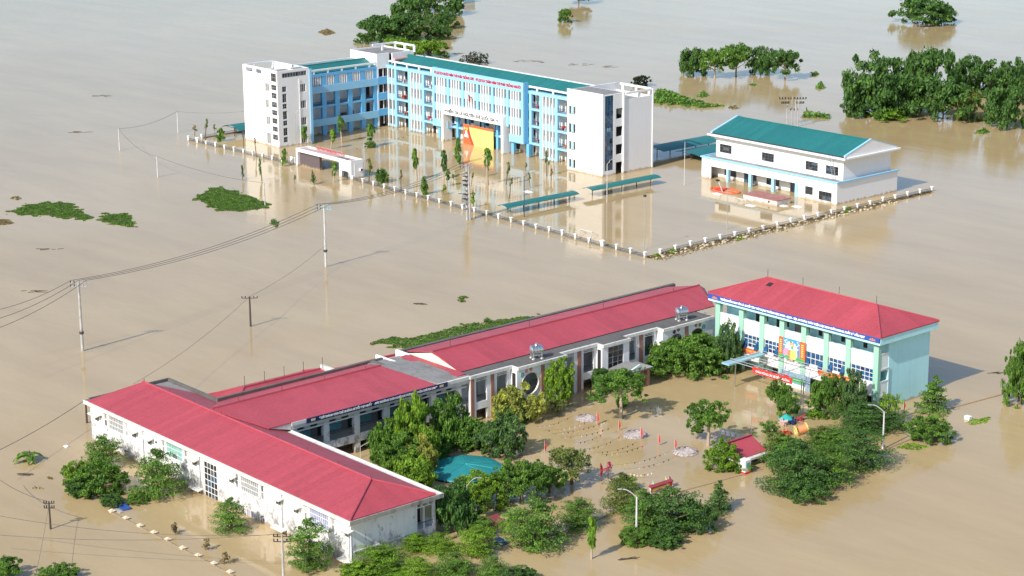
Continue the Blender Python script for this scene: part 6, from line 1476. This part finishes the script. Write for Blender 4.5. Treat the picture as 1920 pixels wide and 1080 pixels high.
TREES = [
 # beside the block nearest the camera
 ('wide', 'leaf_mid', 195, 888, 818, 96, .02, 'tiered tree against the far end of the whitewashed block', G1), ('dense', 'leaf_mid', 186, 934, 868, 100, 0, 'spreading bush farthest left beside the whitewashed block', G1), ('round', 'leaf_bright', 145, 912, 868, 50, 0, 'lighter green bush at the left edge of the spreading bush', G1), ('dense', 'leaf_dark', 152, 936, 900, 56, 0, 'dark low clump hanging into the water below the lighter bush', G1),
 ('wide', 'leaf_mid', 296, 942, 843, 116, .0, 'tiered tree covering the second window pair of the whitewashed block', G1), ('dense', 'leaf_dark', 210, 952, 928, 50, 0, 'low dark shrub above the bright blue tarp', G1), ('dense', 'leaf_mid', 258, 944, 926, 46, 0, 'low shrub right of the blue tarp', G1),
 ('wide', 'leaf_mid', 434, 1005, 934, 80, 0, 'rounded bushy tree right of the tall stair window', G1), ('wide', 'leaf_mid', 581, 1076, 976, 108, .0, 'tiered tree behind the angled crossarm pole', G1),
 ('wide', 'leaf_lime', 715, 1088, 1026, 130, .1, 'bright flat topped tree below the near corner of the whitewashed block', G1), ('dense', 'leaf_bright', 668, 1090, 1058, 70, 0, 'bright bush at the bottom edge below the near corner', G1), ('wide', 'leaf_bright', 785, 1095, 1044, 90, 0, 'dense green bush at the bottom edge right of the bright flat tree', G1),
 ('wide', 'leaf_bright', 822, 1044, 1000, 76, .1, 'low spreading tree in front of the block gallery end', G1), ('wide', 'leaf_mid', 850, 1090, 1036, 96, 0, 'dense green bush at the bottom edge, middle of three', G1), ('wide', 'leaf_bright', 895, 1050, 988, 96, .12, 'layered light tree left of the palm', G1), ('wide', 'leaf_mid', 925, 1092, 1046, 84, 0, 'dense green bush at the bottom edge, right of three', G1), ('round', 'leaf_dark', 980, 1092, 1062, 50, 0, 'small dark bush cut by the bottom edge right of centre', G1),
 ('round', 'leaf_dark', 858, 1008, 908, 90, .0, 'very dark tree beside the gallery end of the whitewashed block', G2), ('dense', 'leaf_deep', 835, 965, 915, 50, 0, 'dark bush touching the gallery corner', G2),
 ('wide', 'leaf_mid', 1005, 1040, 938, 138, .06, 'broad tree right of the palm in the lower yard', G5), ('wide', 'leaf_mid', 1085, 1000, 936, 92, .1, 'dark low spreading tree left of the tiered tree by the lamp', G5), ('slim', 'leaf_lime', 1109, 1048, 970, 27, .36, 'slender bright tree with bare pale trunk in the lower yard', G5),
 ('wide', 'leaf_olive', 1166, 962, 888, 88, .16, 'pale tiered tree just left of the tall street lamp', G5), ('wide', 'leaf_dark', 1258, 1012, 916, 150, 0, 'biggest dark dome tree in the lower yard behind the lamp', G5), ('wide', 'leaf_mid', 1208, 1006, 922, 110, .0, 'green tree right behind the tall street lamp of the lower yard', G5), ('dense', 'leaf_dark', 1300, 1000, 940, 66, 0, 'dark right shoulder of the big dome tree', G5), ('dense', 'leaf_mid', 1190, 1028, 988, 60, 0, 'low green bush at the foot of the tall lamp', G5), ('dense', 'leaf_dark', 1245, 1030, 1000, 80, 0, 'low dark bush hanging in the water under the big dome tree', G5), ('round', 'leaf_bright', 1172, 925, 893, 44, .1, 'small light crown above the pale tiered tree', G5),
 ('cone', 'leaf_dark', 1348, 966, 900, 70, .03, 'lone tiered conical tree in open water at the lower right', G5),
 # courtyard
 ('big', 'leaf_bright', 900, 962, 890, 108, .0, 'large leafy tree overlapping the lower edge of the teal canvas', G2), ('big', 'leaf_mid', 978, 955, 860, 104, .1, 'large leafy tree right of the one over the teal canvas', G2), ('round', 'leaf_mid', 1030, 930, 872, 60, .1, 'dark round tree at the right end of the leafy pair', G2),
 ('sparse', 'leaf_lime', 942, 940, 872, 66, 0.1, 'leafy tree in the gap between the two large ones by the teal canvas', G2), ('dense', 'leaf_bright', 735, 915, 870, 60, 0, 'leafy bush pressed against the back gutter of the whitewashed block', G2), ('round', 'leaf_bright', 755, 850, 800, 60, 0, 'light green tree left of the tall yellow green one', G2), ('dense', 'leaf_mid', 820, 868, 812, 56, 0, 'green bush above the left edge of the teal canvas', G2), ('dense', 'leaf_bright', 905, 842, 796, 60, 0, 'light bush between the brick pier and the teal canvas', G2), ('wide', 'leaf_mid', 905, 1012, 968, 60, .05, 'layered small tree between the dark tree and the play hut', G2), ('wide', 'leaf_lime', 780, 1040, 1000, 80, .05, 'bright layered tree under the gallery end of the whitewashed block', G1), ('wide', 'leaf_lime', 740, 1100, 1066, 84, 0, 'thick green bush at the bottom edge under the bright flat tree', G1),
 ('sparse', 'leaf_olive', 1072, 908, 838, 98, .22, 'thin open tree beside the magenta blossom tree', G2), ('sparse', 'leaf_olive', 1052, 880, 838, 60, .2, 'thin open crown left of the magenta blossom tree', G2),
 ('round', 'leaf_bright', 776, 868, 738, 78, .04, 'tall yellow green tree rising in front of the slogan board', G2), ('round', 'leaf_bright', 790, 880, 790, 80, .02, 'leafy tree below the tall yellow green one', G2), ('round', 'leaf_mid', 848, 850, 745, 78, .0, 'round tree in front of the joint between middle and long wings', G2), ('round', 'leaf_mid', 722, 872, 786, 62, .05, 'bushy tree by the bent white lamp arm', G2), ('dense', 'leaf_mid', 748, 898, 822, 96, 0, 'dark green tree hugging the back gutter of the whitewashed block', G2), ('round', 'leaf_yellow', 794, 892, 820, 62, .0, 'yellow leaved tree left of the teal canvas', G2), ('round', 'leaf_bright', 778, 925, 852, 88, 0, 'leafy tree between the block gutter and the teal canvas', G2), ('round', 'leaf_mid', 876, 850, 776, 92, .0, 'leafy tree above the upper edge of the teal canvas', G2), ('dense', 'leaf_blue', 948, 862, 784, 84, .0, 'grey green dotted tree right of the teal canvas', G2), ('sparse', 'leaf_mid', 926, 856, 796, 60, .2, 'thin leafy tree with pale forked stem at the canvas edge', G2), ('dense', 'leaf_dark', 858, 950, 912, 60, 0, 'dark bush below the lower left edge of the teal canvas', G2), ('round', 'leaf_dark', 705, 848, 800, 40, .05, 'small dark tree by the first gallery column', G2),
 ('round', 'leaf_yellow', 966, 797, 722, 100, .06, 'pale yellow leaved tree under the first round window', G2), ('round', 'leaf_dark', 962, 800, 755, 60, .05, 'dark undergrowth below the pale yellow tree', G2), ('dense', 'leaf_bright', 1049, 774, 684, 62, .1, 'narrow dotted tree covering the second round window', G2), ('sparse', 'leaf_olive', 1045, 780, 745, 60, .1, 'thin low growth at the foot of the narrow dotted tree', G2),
 ('big', 'leaf_mid', 1164, 784, 690, 106, .33, 'rounded tree with visible forked trunk in the middle of the yard', G2), ('round', 'leaf_dark', 1127, 740, 686, 44, .25, 'dark slim crown left behind the rounded forked tree', G2), ('dense', 'leaf_mid', 1165, 766, 740, 22, .02, 'small leafy clump on the stem of the forked tree', G2),
 ('big', 'leaf_mid', 1305, 714, 624, 150, .04, 'largest spreading tree in front of the long wing end', G2), ('big', 'leaf_mid', 1258, 712, 630, 104, .04, 'left part of the spreading trees, with white flowers', G2), ('dense', 'leaf_blue', 1364, 706, 610, 52, .05, 'grey green tree in front of the first aqua column', G2), ('dense', 'leaf_lime', 1312, 640, 618, 46, .1, 'bright crown top in front of the last round opening', G2), ('dense', 'leaf_dark', 1335, 705, 660, 66, .05, 'dark inner crown right of the largest spreading tree', G2),
 ('round', 'leaf_mid', 1328, 836, 754, 74, .4, 'yard tree with thin stem left of the shed', G2), ('round', 'leaf_mid', 1307, 822, 796, 26, .3, 'small side crown on the stem left of the yard tree by the shed', G2),
 ('dense', 'leaf_lime', 1356, 888, 834, 66, 0, 'bright round bush at the side of the shed', G2), ('dense', 'leaf_lime', 1392, 888, 862, 44, 0, 'bright bush in front of the shed gutter', G2),
 ('round', 'leaf_mid', 1458, 772, 714, 44, .12, 'upper crown of the pair in front of the picture hoarding', G2), ('round', 'leaf_mid', 1477, 790, 736, 44, .1, 'lower crown of the pair above the turquoise umbrella', G2),
 ('big', 'leaf_mid', 1549, 786, 706, 74, .04, 'bright leafy tree before the aqua front', G2), ('dense', 'leaf_blue', 1598, 785, 703, 56, .05, 'grey green tree before the near aqua column', G2), ('round', 'leaf_lime', 1530, 786, 766, 36, 0, 'pale low shrub at the foot of the bright tree before the aqua front', G2),
 ('sparse', 'leaf_mid', 1442, 828, 786, 54, .05, 'frond leaved tree behind the red shed roof', G2), ('sparse', 'leaf_olive', 1462, 868, 808, 70, .1, 'feathery yellow green tree right of the red shed roof', G2),
 ('wide', 'leaf_mid', 1468, 878, 820, 110, .15, 'layered tree above the dark mass right of the shed', G5), ('wide', 'leaf_dark', 1492, 930, 826, 155, 0, 'dark spreading tree, biggest right of the shed', G5), ('wide', 'leaf_mid', 1548, 918, 836, 116, 0, 'dark tree right of the biggest one by the shed', G5), ('dense', 'leaf_dark', 1500, 940, 895, 90, 0, 'dark fringe hanging into the water below the biggest tree by the shed', G5), ('wide', 'leaf_dark', 1612, 890, 806, 130, 0, 'dark tree left of the tall street lamp below the aqua block', G5), ('wide', 'leaf_mid', 1560, 858, 806, 120, .15, 'layered tree between the play tunnel and the dark mass', G5), ('wide', 'leaf_dark', 1618, 820, 756, 130, .12, 'layered tree below the near aqua corner', G5), ('wide', 'leaf_olive', 1540, 838, 800, 70, .2, 'yellowish layered tree by the play tunnel', G5), ('sparse', 'leaf_bright', 1668, 800, 736, 60, .1, 'light leaning tree at the foot of the aqua end wall', G5), ('wide', 'leaf_dark', 1672, 812, 772, 76, .08, 'dark layered tree right behind the tall lamp', G5),
 ('cone', 'leaf_mid', 1750, 780, 703, 84, .04, 'conical layered tree right of the aqua block', G5), ('dense', 'leaf_mid', 1739, 836, 784, 86, 0, 'round dark bush below the conical tree', G5), ('big', 'leaf_mid', 1912, 766, 634, 68, .02, 'tree cut by the right edge of the picture', G5),
 ('round', 'leaf_mid', 12, 1092, 1048, 60, 0, 'bush in the very corner at the lower left', G1), ('dense', 'leaf_mid', 112, 1096, 1066, 80, 0, 'low bush cut by the bottom edge at the lower left', G1),
 # beyond the schools
 ('far', 'leaf_dark', 712, 92, 26, 100, 0, 'dark bushy tree left end of the grove behind the tall school', G4), ('far', 'leaf_dark', 752, 86, 22, 91, 0, 'dark bushy tree in the middle of the grove behind the tall school', G4), ('far', 'leaf_dark', 768, 52, -18, 79, .03, 'tall tree of the grove cut by the top edge', G4), ('far', 'leaf_dark', 805, 30, -25, 68, .03, 'tree at the top edge right of the tall grove tree', G4), ('far', 'leaf_dark', 848, 34, -14, 50, .03, 'dark tree at the top edge by the pale flooded building', G4), ('far', 'leaf_dark', 832, 60, 20, 50, .03, 'layered dark tree above the bright bushes', G4), ('far', 'leaf_dark', 818, 80, 44, 52, .03, 'lower layered dark tree above the bright bushes', G4), ('far', 'leaf_bright', 752, 108, 70, 70, 0, 'bright bush left behind the stair tower', G4), ('far', 'leaf_lime', 806, 116, 70, 79, 0, 'bright bush right behind the stair tower', G4),
 ('spiky', 'leaf_black', 890, 126, 92, 66, 0, 'black spiky bush behind the long roof rail', G4), ('far', 'leaf_mid', 1058, 45, 12, 27, .05, 'single small round tree in open water at the top', G4), ('far', 'leaf_dark', 1085, 14, -30, 56, .1, 'small tree cut by the top edge right of the single round one', G4),
 ('far', 'leaf_dark', 1730, 58, -10, 113, .03, 'spreading tree at the top right with a long reflection', G4), ('far', 'leaf_dark', 1765, 50, 2, 56, .03, 'open crowned companion of the spreading tree at the top right', G4),
 ('far', 'leaf_dark', 1300, 149, 88, 59, .03, 'leftmost tree of the row standing in water beyond the hall', G4), ('far', 'leaf_mid', 1340, 147, 86, 63, .16, 'second tree from the left in the row beyond the hall', G4), ('far', 'leaf_mid', 1380, 142, 77, 61, .16, 'middle and tallest tree of the row beyond the hall', G4), ('far', 'leaf_dark', 1426, 146, 87, 50, .03, 'fourth tree in the row beyond the hall', G4), ('far', 'leaf_dark', 1472, 148, 87, 63, .24, 'rightmost tree with bare stem in the row beyond the hall', G4),
 ('far', 'leaf_dark', 1640, 234, 106, 127, .03, 'tall dark tree at the left of the big grove on the right', G4), ('far', 'leaf_dark', 1606, 226, 170, 63, 0, 'dark lower tree at the left tip of the big grove', G4), ('far', 'leaf_dark', 1730, 200, 76, 107, .03, 'tallest tree of the big grove on the right', G4), ('far', 'leaf_dark', 1690, 226, 130, 102, 0, 'dark tree in front of the tallest one in the big grove', G4), ('far', 'leaf_dark', 1768, 238, 138, 125, .03, 'broad tree at the right front of the big grove', G4), ('far', 'leaf_dark', 1810, 180, 102, 63, .03, 'round tree rising right of the tallest grove tree', G4), ('far', 'leaf_dark', 1855, 190, 116, 86, .03, 'tree of the grove left of the right edge', G4), ('far', 'leaf_dark', 1905, 190, 112, 75, .03, 'grove tree cut by the right edge, upper of two', G4), ('far', 'leaf_dark', 1888, 250, 158, 95, .03, 'grove tree at the right edge standing lower in the water', G4), ('far', 'leaf_lime', 1664, 232, 200, 72, 0, 'light green shrub at the front foot of the big grove', G4), ('far', 'leaf_olive', 1812, 232, 160, 50, .03, 'yellowish sparse tree in the gap of the big grove', G4),
]
for T in TREES:
    kind, mat, cx, yb, yt, w, cb, lab, gr = T
    bark = 'pale_bark' if kind in ('round', 'slim', 'far', 'big') and cb > .1 else 'bark'
    tree(kind, mat, cx, yb, yt, w, cb, lab, group=gr, bark=bark, name='bush' if cb == 0 else 'tree', cat='bush' if cb == 0 else 'tree')
SAP = [
 ('sprig', 'leaf_mid', 574, 272, 237, 22, .42, 'sapling at the pilaster of the left end block'), ('sprig', 'leaf_bright', 621, 279, 243, 20, .45, 'sapling right of the gatehouse letters, first before the left wing'), ('sprig', 'leaf_mid', 641, 267, 217, 20, .5, 'sapling with leaning pale stem, second before the left wing'), ('sprig', 'leaf_mid', 696, 276, 232, 25, .38, 'bushy sapling near the inner corner of the tall school'), ('dense', 'leaf_mid', 696, 279, 265, 20, 0, 'small bush at the foot of the corner sapling'),
 ('sprig', 'leaf_mid', 532, 312, 279, 14, .2, 'small double tufted sapling left of the gatehouse'), ('cone', 'leaf_dark', 589, 346, 318, 14, .2, 'small conical sapling in front of the plum wall'), ('sprig', 'leaf_mid', 625, 341, 304, 17, .35, 'sapling in the gateway opening'), ('dense', 'leaf_mid', 716, 345, 318, 27, .06, 'bush like sapling right of the gatehouse'), ('wisp', 'leaf_olive', 692, 341, 296, 18, .3, 'thin brownish sapling at the gatehouse corner'), ('wisp', 'leaf_dry', 752, 357, 318, 12, .4, 'bare twig sapling on the fence line'),
 ('slim', 'leaf_mid', 782, 337, 278, 18, .45, 'tall two tufted sapling right of the bare twig'), ('slim', 'leaf_mid', 798, 367, 332, 21, .05, 'leafy narrow sapling by the fence posts'), ('slim', 'leaf_dark', 832, 336, 283, 20, .35, 'dark round headed sapling left of the transformer pole'), ('sprig', 'leaf_mid', 838, 349, 317, 15, .45, 'small round tuft sapling below the dark round headed one'), ('wisp', 'leaf_lime', 832, 367, 345, 16, .15, 'thin light sapling near the fence left of the transformer pole'), ('slim', 'leaf_mid', 859, 308, 260, 19, .2, 'dense sapling in front of the red end of the backdrop'), ('wisp', 'leaf_bright', 888, 391, 358, 17, .1, 'leafy sapling touching the transformer pole'), ('sprig', 'leaf_mid', 914, 346, 276, 28, .55, 'tall stemmed sapling in front of the yellow backdrop'), ('wisp', 'leaf_olive', 914, 330, 306, 14, .2, 'lower tuft on the stem of the tall sapling before the backdrop'),
 ('wisp', 'leaf_olive', 949, 346, 302, 14, .4, 'thin sapling right of the yellow backdrop'), ('wisp', 'leaf_dark', 955, 372, 332, 10, .5, 'thin dark sapling near the first shelter'), ('wisp', 'leaf_olive', 1025, 330, 282, 16, .35, 'thin sapling before the right fin screen'), ('wisp', 'leaf_dark', 986, 320, 305, 9, .2, 'tiny dark sapling before the lower balconies'), ('wisp', 'leaf_olive', 994, 352, 322, 10, .4, 'thin sapling above the shelter by the fence'), ('wisp', 'leaf_dark', 851, 338, 326, 10, .2, 'tiny sapling left of the transformer pole top'), ('wisp', 'leaf_dark', 884, 345, 323, 9, .4, 'tiny sapling just right of the transformer pole'), ('wisp', 'leaf_dry', 1034, 340, 316, 10, .3, 'dry twig beside the right fin screen reflections'),
 ('sprig', 'leaf_mid', 415, 268, 241, 24, .15, 'bushy sapling left of the white end block'), ('wisp', 'leaf_olive', 385, 263, 222, 12, .4, 'thin sapling at the far fence corner'), ('wisp', 'leaf_dry', 365, 254, 234, 16, .3, 'dry twigs by the far fence corner'), ('wisp', 'leaf_dry', 457, 281, 245, 8, .6, 'bare twig close to the left edge of the white end block'), ('wisp', 'leaf_dry', 481, 294, 257, 8, .6, 'bare twig in front of the white end block'), ('wisp', 'leaf_dark', 455, 338, 308, 10, .1, 'thin dark plant rising from open water left of the gatehouse'), ('wisp', 'leaf_dark', 491, 340, 294, 12, .1, 'thin dark conifer like plant in open water before the end block'), ('wisp', 'leaf_olive', 553, 344, 328, 10, .3, 'small plant in the water left of the gateway'), ('wisp', 'leaf_olive', 403, 250, 232, 10, .3, 'thin shrub before the small teal shelter'),
 ('far', 'leaf_black', 1200, 166, 140, 34, 0, 'dark shrub beyond the end tower roof frame'),
]
for kind, mat, cx, yb, yt, w, cb, lab in SAP:
    bush = kind in ('dense', 'far')
    tree(kind, mat, cx, yb, yt, w, cb, lab, group=G3, bark='pale_bark' if kind in ('sprig', 'slim') else 'bark', name='shrub' if bush else 'sapling', cat='shrub' if bush else 'sapling')
tree('palm', 'leaf_lime', 968, 1008, 936, 66, .3, 'feathery light palm right of the tiny play hut', name='palm', cat='palm', group=G5, bark='pale_bark')
tree('palm', 'leaf_olive', 945, 1000, 955, 54, .2, 'drooping yellowish palm left of the feathery palm', name='palm', cat='palm', group=G5)
tree('banana', 'leaf_mid', 56, 872, 832, 62, .1, 'banana plant standing alone in open water at the left', name='banana_plant', cat='plant')
tree('wisp', 'leaf_mid', 1140, 898, 866, 26, .4, 'magenta blossom tree with a dark stem in the yard', name='blossom_tree', cat='tree', group=G2)
bpy.data.objects[[o.name for o in bpy.data.objects if o.get('label', '').startswith('magenta blossom')][0]].children[0].material_slots[0].material = MATS['magenta']
for x, y, w, h, lab in ((330, 1005, 30, 12, 'bare twigs beside the front wall posts, upper'), (385, 1035, 30, 14, 'bare twigs beside the front wall posts, middle'), (420, 1062, 34, 14, 'bare twigs beside the front wall posts, lower')):
    tree('wisp', 'leaf_dry', x, y, y - h - 12, w, .05, lab, name='dry_shrub', cat='shrub')

# ------------------------------------------------------------------ floating green rafts
def inside(p, poly):
    c = False; j = len(poly) - 1
    for i in range(len(poly)):
        a, b = poly[i], poly[j]
        if (a[1] > p[1]) != (b[1] > p[1]) and p[0] < (b[0] - a[0]) * (p[1] - a[1]) / (b[1] - a[1]) + a[0]: c = not c
        j = i
    return c
def edge_d(p, poly):
    d = 1e9
    for i in range(len(poly)):
        a, b = Vector(poly[i - 1]), Vector(poly[i]); q = Vector(p); t = max(0, min(1, (q - a).dot(b - a) / max(1e-6, (b - a).length_squared))); d = min(d, (q - a - (b - a) * t).length)
    return d
from mathutils import noise as NZ
def raft(name, label, pxs, mat, leaf_s=.12, dens=75, hmax=.12, ragged=2.0, stuff=True):
    poly = [tuple(at(*p))[:2] for p in pxs]; xs, ys = [p[0] for p in poly], [p[1] for p in poly]; rr = random.Random(len(label)); b = MB()
    x0, x1, y0, y1 = min(xs) - 1, max(xs) + 1, min(ys) - 1, max(ys) + 1; n = min(45000, int((x1 - x0) * (y1 - y0) * dens))
    for _ in range(n):
        p = (rr.uniform(x0, x1), rr.uniform(y0, y1)); d = edge_d(p, poly); s = d if inside(p, poly) else -d
        if s + ragged * NZ.noise(Vector((p[0] * .55, p[1] * .55, 3))) + .5 * NZ.noise(Vector((p[0] * 2, p[1] * 2, 9))) < .15: continue
        hh = hmax * (0.35 + .65 * abs(NZ.noise(Vector((p[0] * .8, p[1] * .8, 1)))) * 1.6) * min(1, .35 + s * .6)
        leaf_quad(b, Vector((p[0], p[1], .03 + max(.02, hh) * rr.random())), (Vector((0, -.15, .75)) + rv(rr) * .8).normalized(), leaf_s * rr.uniform(.6, 1.25), rr, .7)
    c = Vector((sum(xs) / len(xs), sum(ys) / len(ys), 0)); o = b.thing(name, mat, tuple(c)); tag(o, label, 'floating plants', kind='stuff' if stuff else None); return o
raft('water_hyacinth', 'long green weed island at the far left of the water', [(14, 398), (50, 382), (95, 378), (140, 381), (160, 400), (174, 414), (120, 410), (70, 404), (30, 404)], 'leaf_weed')
raft('water_hyacinth', 'small green weed island right of the long one at the left', [(183, 412), (196, 400), (238, 399), (254, 420), (250, 426), (215, 422)], 'leaf_weed')
raft('water_hyacinth', 'rounded green weed island below the left end block', [(360, 372), (392, 354), (415, 350), (450, 360), (480, 372), (508, 385), (490, 393), (450, 396), (410, 396), (385, 384)], 'leaf_weed')
raft('water_hyacinth', 'long green weed belt behind the long red roof', [(688, 641), (720, 634), (790, 632), (850, 612), (905, 604), (1015, 590), (1010, 625), (900, 660), (800, 668), (760, 655), (720, 648)], 'leaf_weed')
raft('water_hyacinth', 'tiny weed clump in mid water above the long red roof', [(856, 562), (864, 552), (878, 558), (872, 566), (860, 567)], 'leaf_weed', ragged=.4)
raft('water_hyacinth', 'weed tuft with a standing stem on the belt behind the long roof', [(905, 603), (912, 596), (922, 602), (915, 608)], 'leaf_weed', hmax=1.2, ragged=.3)
raft('water_hyacinth', 'dark weed clump in the reflection of the left end block', [(504, 415), (514, 408), (524, 420), (518, 428)], 'leaf_dark', ragged=.4, hmax=.8)
raft('water_hyacinth', 'brown weed scrap at the left edge', [(-5, 412), (14, 410), (28, 418), (10, 422), (-5, 422)], 'leaf_dry', ragged=.5)
raft('water_hyacinth', 'weed raft carrying a white foam box at the right', [(1805, 796), (1822, 786), (1858, 781), (1852, 793), (1830, 798)], 'leaf_bright', ragged=.5)
raft('water_hyacinth', 'pale weed raft below the round dark bush at the right', [(1670, 842), (1690, 832), (1712, 830), (1746, 838), (1730, 843), (1700, 844)], 'leaf_bright', ragged=.5)
raft('reed_bank', 'green reed bank right of the end tower', [(1215, 190), (1232, 172), (1265, 176), (1290, 188), (1322, 196), (1352, 200), (1320, 203), (1270, 198), (1225, 194)], 'leaf_mid', leaf_s=.45, dens=9, hmax=1.6)
raft('reed_bank', 'green reed bank beyond the hall roof', [(1502, 220), (1508, 211), (1530, 213), (1560, 218), (1555, 223), (1525, 222)], 'leaf_mid', leaf_s=.4, dens=10, hmax=1.2, ragged=.8)
for pxs, lab in ((((1308, 182), (1318, 170), (1330, 180), (1322, 184)), 'small weed tuft beside the row of far trees'), (((1515, 141), (1530, 134), (1538, 140), (1526, 143)), 'weed tuft floating right of the far tree row'), (((1528, 166), (1540, 152), (1548, 165), (1538, 168)), 'spiky weed tuft right of the far tree row'), (((1366, 202), (1378, 198), (1386, 203), (1376, 206)), 'tiny weed patch beyond the hall'), (((595, 60), (615, 54), (630, 62), (610, 66)), 'brown weed scrap in the far water left of the grove'), (((1405, 160), (1412, 156), (1420, 160), (1412, 163)), 'tiny green weed spot in the far tree reflections'), (((1828, 250), (1842, 240), (1856, 248), (1842, 252)), 'weed tuft before the lower grove tree at the right'), (((52, 915), (66, 911), (80, 916), (66, 920)), 'dull weed clump above the lower left pole'), (((85, 899), (92, 895), (100, 898), (90, 902)), 'brown twig clump in the lower left water'), (((20, 372), (30, 368), (45, 372), (32, 375)), 'brown scum at the edge of the long left island')):
    raft('floating_weed', lab, pxs, 'leaf_mid' if 'green' in lab or 'tuft' in lab else 'leaf_dry', leaf_s=.3, dens=14, hmax=.9 if 'tuft' in lab else .25, ragged=.8)
# driftwood and scum streaks on the open water
for k, (x, y, w, lab) in enumerate(((860, 100, 14, 'drift of twigs near the black spiky bush'), (985, 115, 40, 'long line of twigs beyond the roof rail'), (1010, 116, 16, 'green twig tip at the middle of the long twig line'), (1090, 121, 40, 'line of twigs left of the end tower frame'), (1143, 125, 24, 'bent twig line near the end tower frame'), (60, 547, 40, 'scum streak left of the tall concrete pole'), (140, 515, 0, ''), (95, 468, 40, 'faint scum streak in the left water'), (50, 890, 20, 'brown scum left of the banana plant'), (790, 570, 16, 'twig drifting left of the tiny weed clump'), (240, 600, 0, ''), (270, 625, 0, ''), (700, 475, 0, ''), (190, 180, 40, 'thin dark line of debris in the far left water'), (150, 248, 34, 'thin debris line near the slim poles'), (1180, 1048, 10, 'leaf scrap in the lower right water'), (1870, 700, 24, 'twig line in the water right of the aqua block'))):
    if not lab: continue
    b = MB(); rr = random.Random(k)
    for j in range(7):
        c = at(x + rr.uniform(-.5, .5) * w, y + rr.uniform(-1.5, 1.5)); a = rr.uniform(-.35, .35); d = (rt * math.cos(a) + fw * math.sin(a)) * rr.uniform(.3, 1.1)
        b.tube(c - d + Vector((0, 0, .03)), c + d + Vector((0, 0, rr.uniform(.02, .16))), .05, .025, n=4)
    tag(b.thing('driftwood', 'pole_dark', tuple(at(x, y))), lab, 'driftwood')
# rubbish and weeds caught along the right hand fence
b = MB(); b2 = MB(); rr = random.Random(5)
for _ in range(5200):
    y = 239.5 + 78 * rr.random() ** 1.25; wdt = 2.4 if y < 300 else 1.3; x = -240.2 + wdt * abs(rr.gauss(0, .55)) * (1.1 - .5 * (y - 239) / 78) - .8 * rr.random()
    leaf_quad(b, Vector((x, y, .04 + .12 * rr.random())), (Vector((0, 0, 1)) + rv(rr) * .5).normalized(), rr.uniform(.08, .3), rr, .4)
for _ in range(190):
    y = 239.5 + 66 * rr.random(); x = -240 + 2.2 * rr.random() - .5; s = rr.uniform(.08, .22); b2.box(x - s, x + s, y - s * 1.4, y + s, .02, .12 + s * .5)
o = b.thing('floating_debris', 'leaf_debris', (-240, 275, 0)); tag(o, 'brown floating rubbish caught along the right hand fence', 'debris', kind='stuff')
o = b2.thing('floating_litter', 'sand', (-240, 275.5, 0)); tag(o, 'pale bottles and foam scraps in the rubbish along the fence', 'litter', kind='stuff')
for pxs, lab in ((((1222, 482), (1232, 474), (1240, 480), (1230, 485)), 'weed tuft at the fence corner, lower'), (((1252, 474), (1262, 466), (1274, 470), (1264, 477)), 'weed tuft at the fence corner, upper'), (((1378, 450), (1390, 442), (1398, 446), (1386, 452)), 'weed tuft in the fence rubbish near the pale pole'), (((1576, 398), (1588, 387), (1598, 391), (1590, 400)), 'weed tuft in the fence rubbish at the hall corner')):
    raft('floating_weed', lab, pxs, 'leaf_bright', leaf_s=.22, dens=26, hmax=.7, ragged=.5)
# far flooded sheds at the top edge
for x, y, lab in ((872, 4, 'pale blue flooded hut at the top edge beside the grove'),):
    c = at(x, y); t_ = thing('flooded_hut', tuple(c), lab, 'hut'); MB().box(c.x - 2.2, c.x + 2.2, c.y - 2.5, c.y + 2.5, -1, 2.4).build('wall', 'light_blue', t_); part('roof', t_, c.x - 2.5, c.x + 2.5, c.y - 2.8, c.y + 2.8, 2.4, 2.6, 'grimy_white')
